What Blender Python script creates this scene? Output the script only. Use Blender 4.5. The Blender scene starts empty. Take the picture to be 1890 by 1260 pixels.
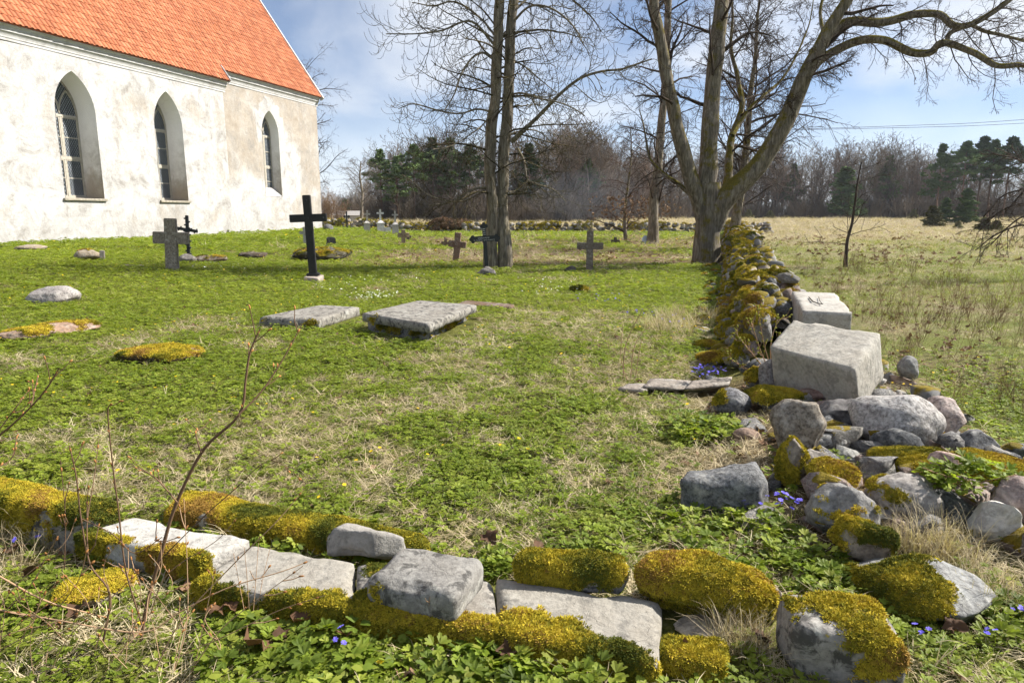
import bpy, bmesh, math, random
import numpy as np
from math import sin, cos, tan, pi, radians, atan2, sqrt
from mathutils import Vector, Matrix, Euler

random.seed(7)
RNG = np.random.default_rng(11)
scene = bpy.context.scene
COL = scene.collection

# ------------------------------------------------------------------ camera
IW, IH, FPX, HZ = 1890.0, 1260.0, 1260.0, 391.0
CAMZ = 1.65
PITCH = math.atan((IH / 2 - HZ) / FPX)
cam_d = bpy.data.cameras.new('camera')
cam_d.sensor_width = 36.0
cam_d.lens = 36.0 * FPX / IW
cam_d.clip_start = 0.05
cam_d.clip_end = 3000
cam = bpy.data.objects.new('camera', cam_d)
COL.objects.link(cam)
cam.location = (0, 0, CAMZ)
cam.rotation_euler = (pi / 2 - PITCH, 0, 0)
scene.camera = cam

# ------------------------------------------------------------------ sky, sun, exposure
SUN_AZ, SUN_EL = radians(75), radians(41)
world = bpy.data.worlds.new('World')
scene.world = world
world.use_nodes = True
wn = world.node_tree
wn.nodes.clear()


def wnode(t, **k):
    n = wn.nodes.new(t)
    for a, b in k.items():
        setattr(n, a, b)
    return n


w_out = wnode('ShaderNodeOutputWorld')
w_bg = wnode('ShaderNodeBackground')
w_bg.inputs['Strength'].default_value = 0.064
w_sky = wnode('ShaderNodeTexSky', sky_type='NISHITA')
w_sky.sun_disc = False
w_sky.sun_elevation = SUN_EL
w_sky.sun_rotation = SUN_AZ
w_sky.air_density = 0.8
w_sky.altitude = 1200
w_sky.dust_density = 0.0
w_sky.ozone_density = 3.0
w_tc = wnode('ShaderNodeTexCoord')
w_sep = wnode('ShaderNodeSeparateXYZ')
w_add = wnode('ShaderNodeMath', operation='ADD')
w_add.inputs[1].default_value = 0.28
w_max = wnode('ShaderNodeMath', operation='MAXIMUM')
w_max.inputs[1].default_value = 0.05
w_dx = wnode('ShaderNodeMath', operation='DIVIDE')
w_dy = wnode('ShaderNodeMath', operation='DIVIDE')
w_cmb = wnode('ShaderNodeCombineXYZ')
w_cmb.inputs[2].default_value = 26.6
w_n1 = wnode('ShaderNodeTexNoise')
w_n1.inputs['Scale'].default_value = 1.1
w_n1.inputs['Detail'].default_value = 9
w_n1.inputs['Roughness'].default_value = 0.52
w_n1.inputs['Distortion'].default_value = 0.35
w_ramp = wnode('ShaderNodeValToRGB')
w_ramp.color_ramp.elements[0].position = 0.42
w_ramp.color_ramp.elements[1].position = 0.62
w_ramp.color_ramp.elements[0].color = (0.16, 0.16, 0.16, 1)
w_ramp.color_ramp.elements[1].color = (0.93, 0.93, 0.93, 1)
w_n2 = wnode('ShaderNodeTexNoise')
w_n2.inputs['Scale'].default_value = 3.1
w_n2.inputs['Detail'].default_value = 6
w_crmp = wnode('ShaderNodeValToRGB')
w_crmp.color_ramp.elements[0].position = 0.3
w_crmp.color_ramp.elements[1].position = 0.68
w_crmp.color_ramp.elements[0].color = (5.6, 6.1, 7.0, 1)
w_crmp.color_ramp.elements[1].color = (7.8, 8.0, 8.3, 1)
w_mix = wnode('ShaderNodeMix', data_type='RGBA')
L = wn.links.new
L(w_tc.outputs['Generated'], w_sep.inputs[0])
L(w_sep.outputs[2], w_add.inputs[0])
L(w_add.outputs[0], w_max.inputs[0])
L(w_sep.outputs[0], w_dx.inputs[0]); L(w_max.outputs[0], w_dx.inputs[1])
L(w_sep.outputs[1], w_dy.inputs[0]); L(w_max.outputs[0], w_dy.inputs[1])
L(w_dx.outputs[0], w_cmb.inputs[0]); L(w_dy.outputs[0], w_cmb.inputs[1])
L(w_cmb.outputs[0], w_n1.inputs['Vector']); L(w_cmb.outputs[0], w_n2.inputs['Vector'])
L(w_n1.outputs['Fac'], w_ramp.inputs[0]); L(w_n2.outputs['Fac'], w_crmp.inputs[0])
w_hz = wnode('ShaderNodeMapRange', clamp=True)                       # low banks of cloud whiten the sky all round the horizon
w_hz.inputs['From Min'].default_value = 0.20
w_hz.inputs['From Max'].default_value = 0.0
w_hz.inputs['To Min'].default_value = 0.0
w_hz.inputs['To Max'].default_value = 0.92
w_hm = wnode('ShaderNodeMath', operation='MAXIMUM')
L(w_sep.outputs[2], w_hz.inputs['Value'])
L(w_ramp.outputs[0], w_hm.inputs[0]); L(w_hz.outputs[0], w_hm.inputs[1])
L(w_hm.outputs[0], w_mix.inputs['Factor'])
L(w_sky.outputs[0], w_mix.inputs['A']); L(w_crmp.outputs[0], w_mix.inputs['B'])
L(w_mix.outputs['Result'], w_bg.inputs['Color'])
L(w_bg.outputs[0], w_out.inputs[0])

sun_d = bpy.data.lights.new('sun', 'SUN')
sun_d.energy = 5.0
sun_d.angle = radians(0.53)
sun_d.color = (1.0, 0.955, 0.88)
sun = bpy.data.objects.new('sun', sun_d)
COL.objects.link(sun)
SUN_DIR = Vector((sin(SUN_AZ) * cos(SUN_EL), cos(SUN_AZ) * cos(SUN_EL), sin(SUN_EL)))
sun.rotation_euler = SUN_DIR.to_track_quat('Z', 'Y').to_euler()

scene.view_settings.view_transform = 'Standard'
scene.view_settings.look = 'None'
scene.view_settings.exposure = 1.08
scene.view_settings.gamma = 1.0
scene.cycles.use_denoising = True
scene.cycles.use_adaptive_sampling = True
scene.cycles.adaptive_threshold = 0.03
scene.cycles.max_bounces = 5
scene.cycles.diffuse_bounces = 2
scene.cycles.transparent_max_bounces = 8
scene.cycles.sample_clamp_indirect = 8.0

# ------------------------------------------------------------------ pixel geometry
def ray(px, py):
    dx, dy = (px - IW / 2) / FPX, (IH / 2 - py) / FPX
    return np.array([dx, cos(PITCH) + dy * sin(PITCH), -sin(PITCH) + dy * cos(PITCH)])


CAMP = np.array([0, 0, CAMZ])


def sstep(a, b, x):
    t = np.clip((x - a) / (b - a), 0, 1)
    return t * t * (3 - 2 * t)


# ---- value noise in numpy
def _hash(ix, iy, iz, seed):
    h = (ix * 374761393 + iy * 668265263 + iz * 2147483647 + seed * 974711) & 0xFFFFFFFF
    h = ((h ^ (h >> 13)) * 1274126177) & 0xFFFFFFFF
    h = (h ^ (h >> 16)) & 0xFFFFFFFF
    return h / 4294967295.0


def noise3(p, scale=1.0, seed=0):
    p = np.asarray(p, float) * scale + 1000.5
    i = np.floor(p).astype(np.int64)
    f = p - i
    f = f * f * (3 - 2 * f)
    r = 0
    for dx in (0, 1):
        wx = f[..., 0] if dx else 1 - f[..., 0]
        for dy in (0, 1):
            wy = f[..., 1] if dy else 1 - f[..., 1]
            for dz in (0, 1):
                wz = f[..., 2] if dz else 1 - f[..., 2]
                r = r + wx * wy * wz * _hash(i[..., 0] + dx, i[..., 1] + dy, i[..., 2] + dz, seed)
    return r          # 0..1


def fbm(p, scale=1.0, oct=4, seed=0, rough=0.5):
    a, s, r = 1.0, 0.0, 0
    for k in range(oct):
        r = r + a * noise3(p, scale * 2 ** k, seed + k * 17)
        s += a
        a *= rough
    return r / s


def n2(x, y, scale=1.0, oct=3, seed=0):
    p = np.stack([np.asarray(x, float), np.asarray(y, float), np.zeros_like(np.asarray(x, float))], -1)
    return fbm(p, scale, oct, seed)


def ground(x, y):
    x = np.asarray(x, float); y = np.asarray(y, float)
    z = 0.36 * sstep(-5.5, -13.5, x) * sstep(9, 20, y) * (1 - sstep(70, 110, y))
    z = z + 0.10 * (n2(x, y, 0.22, 3, 5) - 0.5) * sstep(4.5, 9, y) * (1 - sstep(40, 70, y))
    z = z + 0.05 * (n2(x, y, 1.1, 2, 9) - 0.5)
    z = z + 0.5 * sstep(55, 120, y)                                  # the land lifts a little towards the wood
    sd = (x - 2.757) * 0.956 - (y - 6.665) * 0.294                  # metres right of the stone wall, metres along it
    al = (x - 2.757) * 0.294 + (y - 6.665) * 0.956
    z = z + 0.14 * sstep(-0.75, -0.05, sd) * (1 - sstep(0.6, 1.7, sd)) * sstep(-4.3, -2.9, al) * (1 - sstep(0.3, 1.0, al))
    return z


def G(px, py, dz=0.0):
    d = ray(px, py)
    t = 5.0
    z = 0.0
    for _ in range(40):
        t = (z + dz - CAMZ) / d[2]
        t = min(max(t, 0.1), 900)
        p = CAMP + d * t
        z = 0.5 * z + 0.5 * float(ground(p[0], p[1]))
    return CAMP + d * t


def at(px, py, Y):
    d = ray(px, py)
    return CAMP + d * (Y / d[1])


def proj(p):
    p = np.asarray(p, float) - CAMP
    xr, yu, zf = p[..., 0], p[..., 1] * sin(PITCH) + p[..., 2] * cos(PITCH), p[..., 1] * cos(PITCH) - p[..., 2] * sin(PITCH)
    return np.stack([IW / 2 + FPX * xr / zf, IH / 2 - FPX * yu / zf, zf], -1)


# ------------------------------------------------------------------ object helpers
def tag(o, label=None, cat=None, group=None, kind=None):
    if label: o['label'] = label
    if cat: o['category'] = cat
    if group: o['group'] = group
    if kind or cat: o['kind'] = kind or 'thing'
    return o


def empty(name, loc=(0, 0, 0), rz=0.0):
    o = bpy.data.objects.new(name, None)
    o.empty_display_size = 0.2
    o.location = loc
    o.rotation_euler = (0, 0, rz)
    COL.objects.link(o)
    return o


def mesh_np(name, V, F, mats=(), smooth=False, midx=None, attrs=None, fsmooth=None):
    """V (n,3); F list of (array (m,k)) or plain list of tuples"""
    me = bpy.data.meshes.new(name)
    V = np.asarray(V, np.float32)
    if isinstance(F, np.ndarray):
        F = [F]
    if len(F) and isinstance(F[0], np.ndarray):
        nl = sum(f.size for f in F); nf = sum(len(f) for f in F)
        me.vertices.add(len(V)); me.vertices.foreach_set('co', V.ravel())
        me.loops.add(nl); me.loops.foreach_set('vertex_index', np.concatenate([f.ravel() for f in F]).astype(np.int32))
        me.polygons.add(nf)
        tot = np.concatenate([np.full(len(f), f.shape[1]) for f in F])
        st = np.concatenate([[0], np.cumsum(tot)[:-1]]) if nf else np.zeros(0)
        me.polygons.foreach_set('loop_start', st.astype(np.int32))
    else:
        me.from_pydata([tuple(map(float, v)) for v in V], [], [tuple(int(i) for i in f) for f in F])
    for m in mats:
        me.materials.append(m)
    if midx is not None:
        me.polygons.foreach_set('material_index', np.asarray(midx, np.int32))
    if smooth:
        me.polygons.foreach_set('use_smooth', np.ones(len(me.polygons), bool))
    for k, (typ, dom, dat) in (attrs or {}).items():
        a = me.attributes.new(k, typ, dom)
        dat = np.asarray(dat, np.int32 if typ == 'INT' else np.float32)
        a.data.foreach_set('color' if 'COLOR' in typ else ('vector' if 'VECTOR' in typ else 'value'), dat.ravel())
    me.update(calc_edges=True)
    me.validate()
    return me


def obj(name, me, parent=None, loc=(0, 0, 0), rot=(0, 0, 0), scale=(1, 1, 1)):
    o = bpy.data.objects.new(name, me)
    o.location = loc
    o.rotation_euler = rot
    o.scale = scale
    if parent is not None:
        o.parent = parent
    COL.objects.link(o)
    return o


def bm_mesh(name, bm, mats, smooth=False):
    me = bpy.data.meshes.new(name)
    bm.normal_update()
    bm.to_mesh(me)
    bm.free()
    for m in (mats if isinstance(mats, (list, tuple)) else [mats]):
        me.materials.append(m)
    if smooth:
        me.polygons.foreach_set('use_smooth', np.ones(len(me.polygons), bool))
    return me


BOXF = np.array([[0, 3, 2, 1], [4, 5, 6, 7], [0, 1, 5, 4], [1, 2, 6, 5], [2, 3, 7, 6], [3, 0, 4, 7]])


class MB:
    """collects plain shapes into one mesh"""
    def __init__(s):
        s.V, s.F, s.n = [], [], 0

    def add(s, V, F):
        V = np.asarray(V, float)
        s.V.append(V)
        for f in F:
            s.F.append(tuple(int(i) + s.n for i in f))
        s.n += len(V)
        return s

    def box(s, x0, x1, y0, y1, z0, z1, M=None):
        V = np.array([[x0, y0, z0], [x1, y0, z0], [x1, y1, z0], [x0, y1, z0], [x0, y0, z1], [x1, y0, z1], [x1, y1, z1], [x0, y1, z1]], float)
        if M is not None:
            V = V @ np.array(M)[:3, :3].T + np.array(M)[:3, 3]
        return s.add(V, BOXF)

    def mesh(s, name, mats, bevel=0, seg=2, smooth=False, jitter=0, seed=0):
        bm = bmesh.new()
        vs = [bm.verts.new(v) for v in np.concatenate(s.V)]
        for f in s.F:
            try:
                bm.faces.new([vs[i] for i in f])
            except ValueError:
                pass
        bmesh.ops.recalc_face_normals(bm, faces=bm.faces)
        if bevel:
            bmesh.ops.bevel(bm, geom=list(bm.edges), offset=bevel, segments=seg, affect='EDGES', clamp_overlap=True)
        if jitter:
            rg = np.random.default_rng(seed)
            for v in bm.verts:
                v.co += Vector(rg.normal(0, jitter, 3))
        return bm_mesh(name, bm, mats, smooth)


# ---- scatter: one mesh holds loose points and prototype faces, nodes turn them into copies
_groups = {}


def scatter_group(K):
    if K in _groups:
        return _groups[K]
    ng = bpy.data.node_groups.new('scatter_%d' % K, 'GeometryNodeTree')
    ng.interface.new_socket('Geometry', in_out='INPUT', socket_type='NodeSocketGeometry')
    ng.interface.new_socket('Geometry', in_out='OUTPUT', socket_type='NodeSocketGeometry')
    N = ng.nodes.new
    gi, go = N('NodeGroupInput'), N('NodeGroupOutput')

    def named(nm, typ):
        a = N('GeometryNodeInputNamedAttribute'); a.data_type = typ
        a.inputs['Name'].default_value = nm
        return a.outputs['Attribute']

    def eq(sock, k):
        c = N('FunctionNodeCompare'); c.data_type = 'INT'; c.operation = 'EQUAL'
        c.inputs[3].default_value = k
        ng.links.new(sock, c.inputs[2])
        return c.outputs[0]
    pid, idx = named('pid', 'INT'), named('idx', 'INT')
    rot, scl = named('rot', 'FLOAT_VECTOR'), named('scl', 'FLOAT')
    e2r = N('FunctionNodeEulerToRotation')
    ng.links.new(rot, e2r.inputs[0])
    sp = N('GeometryNodeSeparateGeometry'); sp.domain = 'POINT'
    ng.links.new(gi.outputs[0], sp.inputs[0]); ng.links.new(eq(pid, -1), sp.inputs[1])
    jn = N('GeometryNodeJoinGeometry')
    for k in range(K):
        sk = N('GeometryNodeSeparateGeometry'); sk.domain = 'POINT'
        ng.links.new(gi.outputs[0], sk.inputs[0]); ng.links.new(eq(pid, k), sk.inputs[1])
        io = N('GeometryNodeInstanceOnPoints')
        ng.links.new(sp.outputs[0], io.inputs['Points'])
        ng.links.new(eq(idx, k), io.inputs['Selection'])
        ng.links.new(sk.outputs[0], io.inputs['Instance'])
        ng.links.new(e2r.outputs[0], io.inputs['Rotation'])
        ng.links.new(scl, io.inputs['Scale'])
        ng.links.new(io.outputs[0], jn.inputs[0])
    ng.links.new(jn.outputs[0], go.inputs[0])
    _groups[K] = ng
    return ng


def scatter(name, protos, mats, pts, rot, scl, idx, tint=None, parent=None, smooth=False):
    """protos: list of (V, list of faces, list of material index)"""
    n = len(pts)
    Vs, Fs, Ms, pid = [np.asarray(pts, float)], [], [], [np.full(n, -1)]
    off = n
    for k, (V, F, M) in enumerate(protos):
        V = np.asarray(V, float)
        Vs.append(V); pid.append(np.full(len(V), k))
        Fs += [tuple(int(i) + off for i in f) for f in F]
        Ms += list(M)
        off += len(V)
    tot = off
    def pad(a, w=1):
        a = np.asarray(a, float).reshape(n, -1)
        return np.concatenate([a, np.zeros((tot - n, a.shape[1]))])
    me = bpy.data.meshes.new(name)
    me.from_pydata(np.concatenate(Vs).tolist(), [], Fs)
    for m in mats:
        me.materials.append(m)
    me.polygons.foreach_set('material_index', np.asarray(Ms, np.int32))
    if smooth:
        me.polygons.foreach_set('use_smooth', np.ones(len(me.polygons), bool))
    for nm, typ, dat in (('pid', 'INT', np.concatenate(pid)), ('idx', 'INT', pad(idx)[:, 0]), ('rot', 'FLOAT_VECTOR', pad(rot)),
                         ('scl', 'FLOAT', pad(scl)[:, 0]), ('tint', 'FLOAT', pad(tint if tint is not None else np.random.default_rng(n).random(n))[:, 0])):
        a = me.attributes.new(nm, typ, 'POINT')
        a.data.foreach_set('vector' if 'VECTOR' in typ else 'value', np.asarray(dat, np.int32 if typ == 'INT' else np.float32).ravel())
    me.update()
    o = obj(name, me, parent)
    md = o.modifiers.new('copies', 'NODES')
    md.node_group = scatter_group(len(protos))
    return o


# ------------------------------------------------------------------ materials
class NT:
    def __init__(s, name, rough=0.85, spec=0.25):
        s.m = bpy.data.materials.new(name)
        s.m.use_nodes = True
        s.t = s.m.node_tree
        s.b = s.t.nodes['Principled BSDF']
        s.b.inputs['Roughness'].default_value = rough
        s.b.inputs['Specular IOR Level'].default_value = spec

    def n(s, typ, ins=None, **k):
        x = s.t.nodes.new(typ)
        for a, b in k.items():
            setattr(x, a, b)
        for key, v in (ins or {}).items():
            s.set(x.inputs[key], v)
        return x

    def set(s, inp, v):
        if isinstance(v, bpy.types.NodeSocket):
            s.t.links.new(v, inp)
        elif isinstance(v, bpy.types.Node):
            s.t.links.new(v.outputs[0], inp)
        else:
            inp.default_value = v

    def coord(s, kind='Object', scale=(1, 1, 1)):
        c = s.n('ShaderNodeTexCoord').outputs[kind] if kind != 'World' else s.n('ShaderNodeNewGeometry').outputs['Position']
        if tuple(scale) != (1, 1, 1):
            mp = s.n('ShaderNodeMapping', {'Vector': c, 'Scale': scale})
            c = mp.outputs[0]
        return c

    def noise(s, vec, scale=5, detail=4, rough=0.55, dist=0.0):
        return s.n('ShaderNodeTexNoise', {'Vector': vec, 'Scale': scale, 'Detail': detail, 'Roughness': rough, 'Distortion': dist}).outputs['Fac']

    def ramp(s, fac, stops, interp='LINEAR'):
        r = s.n('ShaderNodeValToRGB', {'Fac': fac})
        cr = r.color_ramp
        cr.interpolation = interp
        while len(cr.elements) < len(stops):
            cr.elements.new(0.5)
        for e, (p, c) in zip(cr.elements, stops):
            e.position = p
            e.color = (c, c, c, 1) if isinstance(c, (int, float)) else (*c, 1)
        return r.outputs[0]

    def mix(s, fac, a, b, mode='MIX'):
        x = s.n('ShaderNodeMix', data_type='RGBA', blend_type=mode)
        s.set(x.inputs['Factor'], fac)
        for nm, v in (('A', a), ('B', b)):
            s.set(x.inputs[nm], (*v, 1) if isinstance(v, tuple) and len(v) == 3 else v)
        return x.outputs['Result']

    def math(s, op, a, b=0.0, clamp=False):
        x = s.n('ShaderNodeMath', operation=op, use_clamp=clamp)
        s.set(x.inputs[0], a); s.set(x.inputs[1], b)
        return x.outputs[0]

    def attr(s, name, typ='GEOMETRY', out='Fac'):
        return s.n('ShaderNodeAttribute', attribute_name=name, attribute_type=typ).outputs[out]

    def rnd(s):
        return s.n('ShaderNodeObjectInfo').outputs['Random']

    def bump(s, h, strength=0.5, dist=0.02):
        s.set(s.b.inputs['Normal'], s.n('ShaderNodeBump', {'Height': h, 'Strength': strength, 'Distance': dist}))
        return s

    def color(s, c):
        s.set(s.b.inputs['Base Color'], (*c, 1) if isinstance(c, tuple) and len(c) == 3 else c)
        return s


def plain(name, c, rough=0.85, var=0.25, scale=8, bump=0.2, spec=0.25):
    k = NT(name, rough, spec)
    v = k.coord('Object')
    f = k.noise(v, scale, 5)
    k.color(k.ramp(f, [(0.25, tuple(x * (1 - var) for x in c)), (0.75, tuple(min(1, x * (1 + var)) for x in c))]))
    if bump:
        k.bump(k.noise(v, scale * 6, 4), bump, 0.01)
    return k.m

# ------------------------------------------------------------------ material library
M = {}


def m_stone(name, speck=60, contrast=0.45, lichen=0.0, bump=0.6, wmoss=False):
    """granite and limestone alike: the object's own colour, speckle, lichen patches, moss where the mesh says so"""
    k = NT(name, 0.88, 0.2)
    v = k.coord('Object')
    base = k.n('ShaderNodeObjectInfo').outputs['Color']
    big = k.noise(v, 3.5, 5, 0.6, 0.3)
    fine = k.noise(v, speck, 3, 0.7)
    mid = k.noise(v, speck * 0.28, 5, 0.65)
    c = k.mix(k.ramp(big, [(0.3, 0.0), (0.72, 0.55)]), base, k.mix(1.0, base, (0.62, 0.56, 0.48), 'MULTIPLY'))
    c = k.mix(k.ramp(fine, [(0.38, 0.0), (0.66, contrast)]), c, k.mix(1.0, c, (0.28, 0.27, 0.27), 'MULTIPLY'))
    c = k.mix(k.ramp(mid, [(0.52, 0.0), (0.70, contrast * 0.9)]), c, k.mix(0.6, c, (0.55, 0.53, 0.48)))
    if lichen:
        li = k.noise(v, 11, 6, 0.7, 0.5)
        c = k.mix(k.ramp(li, [(0.50, 0.0), (0.60, lichen)]), c, (0.055, 0.052, 0.048))
        li2 = k.noise(v, 7, 6, 0.65, 0.4)
        c = k.mix(k.ramp(li2, [(0.56, 0.0), (0.64, lichen * 0.6)]), c, (0.46, 0.45, 0.40))
    ms = k.attr('moss')
    if wmoss:
        geo = k.n('ShaderNodeNewGeometry')
        sp_ = k.n('ShaderNodeSeparateXYZ', {0: geo.outputs['Normal']})
        wv = geo.outputs['Position']
        qq = k.math('ADD', k.math('MULTIPLY', sp_.outputs[2], 0.5), k.math('MULTIPLY', k.math('SUBTRACT', k.noise(wv, 2.4, 5, 0.65), 0.5), 2.6))
        qq = k.math('ADD', qq, k.math('MULTIPLY', sp_.outputs[0], -0.28))
        ms = k.ramp(qq, [(0.34, 0.0), (0.48, 1.0)])
    mc = k.ramp(k.noise(v, 40, 4, 0.7), [(0.3, (0.075, 0.06, 0.008)), (0.7, (0.26, 0.19, 0.018))])
    c = k.mix(k.ramp(ms, [(0.35, 0.0), (0.55, 1.0)]), c, mc)
    k.color(c)
    vor = k.n('ShaderNodeTexVoronoi', {'Vector': k.n('ShaderNodeVectorMath', {0: v, 1: k.n('ShaderNodeTexNoise', {'Vector': v, 'Scale': 6.0, 'Detail': 4}).outputs['Color']}, operation='ADD').outputs[0], 'Scale': 5.0}, feature='DISTANCE_TO_EDGE').outputs['Distance']
    crack = k.ramp(vor, [(0.0, 0.0), (0.035, 1.0)])
    h = k.math('ADD', k.math('MULTIPLY', k.noise(v, speck * 0.5, 6, 0.7), 0.5), k.math('ADD', k.math('MULTIPLY', k.noise(v, 9, 6, 0.6), 1.0), k.math('MULTIPLY', k.math('MULTIPLY', crack, k.ramp(big, [(0.45, 0.0), (0.6, 1.0)])), 0.16)))
    k.bump(h, bump, 0.02)
    return k.m


M['granite'] = m_stone('granite', 42, 0.95, 0.0, 0.8)
M['field_stone'] = m_stone('field_stone', 30, 0.7, 0.35, 1.0)
M['wall_stone'] = m_stone('mossy_wall_stone', 30, 0.7, 0.35, 1.0, True)
M['limestone'] = m_stone('limestone', 45, 0.45, 0.9, 0.7)
M['pale_limestone'] = m_stone('pale_limestone', 40, 0.32, 0.38, 0.8)

# moss tufts
k = NT('moss', 0.9, 0.15)
t = k.attr('tint', 'INSTANCER')
r = k.rnd()
c = k.ramp(t, [(0.0, (0.075, 0.088, 0.012)), (0.25, (0.17, 0.16, 0.014)), (0.5, (0.37, 0.295, 0.022)), (0.78, (0.55, 0.415, 0.036)), (1.0, (0.24, 0.125, 0.035))])
c = k.mix(k.math('MULTIPLY', r, 0.35), c, k.mix(1.0, c, (0.45, 0.5, 0.5), 'MULTIPLY'))
k.color(c)
k.b.inputs['Subsurface Weight'].default_value = 0.0
M['moss'] = k.m


def leafy(name, cols, trans=0.35, rough=0.6, spec=0.3):
    k = NT(name, rough, spec)
    t = k.attr('tint', 'INSTANCER')
    n = len(cols)
    c = k.ramp(t, [(i / max(1, n - 1), x) for i, x in enumerate(cols)])
    r = k.rnd()
    c = k.mix(1.0, c, k.ramp(r, [(0, 0.7), (1, 1.25)]), 'MULTIPLY')
    k.color(c)
    tr = k.n('ShaderNodeBsdfTranslucent')
    k.set(tr.inputs['Color'], k.mix(1.0, c, (1.25, 1.35, 0.7), 'MULTIPLY'))
    mx = k.n('ShaderNodeMixShader', {0: trans})
    k.t.links.new(k.b.outputs[0], mx.inputs[1]); k.t.links.new(tr.outputs[0], mx.inputs[2])
    k.t.links.new(mx.outputs[0], k.t.nodes['Material Output'].inputs[0])
    return k.m


M['leaf'] = leafy('green_leaf', [(0.088, 0.130, 0.014), (0.155, 0.212, 0.020), (0.23, 0.28, 0.030), (0.31, 0.335, 0.055)], 0.45)
M['grass'] = leafy('green_grass', [(0.115, 0.15, 0.02), (0.20, 0.23, 0.035), (0.29, 0.295, 0.07)], 0.4)
M['straw'] = leafy('dry_grass', [(0.27, 0.20, 0.115), (0.45, 0.365, 0.225), (0.62, 0.53, 0.36)], 0.22, 0.7)
M['weed'] = leafy('dry_weed', [(0.10, 0.06, 0.034), (0.20, 0.125, 0.06), (0.30, 0.21, 0.11)], 0.12, 0.8)
M['litter'] = leafy('dead_leaf', [(0.10, 0.052, 0.026), (0.20, 0.115, 0.065), (0.33, 0.215, 0.135)], 0.12, 0.75)
M['yellow'] = leafy('yellow_petal', [(0.72, 0.50, 0.01), (0.85, 0.60, 0.02)], 0.25)
M['blue'] = leafy('blue_petal', [(0.12, 0.10, 0.62), (0.22, 0.18, 0.78)], 0.25)
M['white_petal'] = leafy('white_petal', [(0.75, 0.76, 0.72), (0.85, 0.85, 0.82)], 0.25)

# bark
def m_bark(name, c0, c1, moss=0.0, ridges=1.0):
    k = NT(name, 0.92, 0.12)
    wide = k.coord('World')
    mp = k.n('ShaderNodeMapping', {'Vector': wide, 'Scale': (5.0, 5.0, 0.8)}).outputs[0]
    f = k.noise(mp, 3.2, 6, 0.65, 0.6)
    g = k.noise(wide, 2.2, 5, 0.6)
    c = k.ramp(f, [(0.33, tuple(x * 0.42 for x in c0)), (0.5, c0), (0.72, c1)])
    c = k.mix(k.ramp(g, [(0.45, 0.0), (0.7, 0.5)]), c, k.mix(1.0, c, (1.15, 1.15, 0.95), 'MULTIPLY'))
    if moss:
        geo = k.n('ShaderNodeNewGeometry')
        nz = k.n('ShaderNodeSeparateXYZ', {0: geo.outputs['Normal']}).outputs[2]
        q = k.math('ADD', nz, k.math('MULTIPLY', k.math('SUBTRACT', k.noise(wide, 3.0, 5, 0.7), 0.5), 2.4))
        c = k.mix(k.ramp(q, [(0.08, 0.0), (0.42, moss)]), c, k.ramp(k.noise(wide, 25, 3), [(0.3, (0.06, 0.056, 0.008)), (0.7, (0.19, 0.15, 0.018))]))
    k.color(c)
    if ridges:
        k.bump(f, 0.9 * ridges, 0.05)
    return k.m


M['bark_ash'] = m_bark('grey_bark', (0.18, 0.152, 0.117), (0.37, 0.325, 0.26), 0.25)
M['bark_maple'] = m_bark('mossy_bark', (0.155, 0.132, 0.102), (0.33, 0.29, 0.232), 0.95)
M['twig_ash'] = m_bark('ash_twig', (0.052, 0.042, 0.030), (0.105, 0.087, 0.062), 0.3, 0)
M['twig_maple'] = m_bark('maple_twig', (0.048, 0.035, 0.026), (0.09, 0.068, 0.052), 0.0, 0)
M['twig_lime'] = m_bark('lime_twig', (0.090, 0.058, 0.042), (0.15, 0.10, 0.075), 0.0, 0)


def m_twig(name, c, var=0.35):
    k = NT(name, 0.9, 0.1)
    r = k.rnd()
    w = k.noise(k.coord('World'), 0.25, 3)
    col = k.mix(1.0, k.mix(1.0, (c[0], c[1], c[2], 1), k.ramp(r, [(0, 1 - var), (1, 1 + var)]), 'MULTIPLY'), k.ramp(w, [(0.3, 0.75), (0.7, 1.25)]), 'MULTIPLY')
    k.color(col)
    return k.m


M['wood_twig'] = m_twig('bare_wood_twig', (0.135, 0.106, 0.078))
M['wood_trunk'] = m_twig('bare_wood_trunk', (0.125, 0.108, 0.092))
M['birch_twig'] = m_twig('reddish_twig', (0.145, 0.102, 0.074))
M['shrub_twig'] = m_twig('tan_shrub_twig', (0.24, 0.155, 0.09))
M['pine_trunk'] = m_twig('pine_trunk', (0.135, 0.085, 0.058))
M['pine_needle'] = m_twig('pine_needle', (0.090, 0.130, 0.045), 0.45)
M['juniper'] = m_twig('juniper_needle', (0.15, 0.145, 0.055), 0.4)
M['fresh_twig'] = m_twig('fresh_twig', (0.14, 0.085, 0.052), 0.3)
M['stem_tan'] = m_twig('tan_stem', (0.34, 0.22, 0.13), 0.3)
M['bud'] = m_twig('bud', (0.36, 0.17, 0.06), 0.3)

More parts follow.
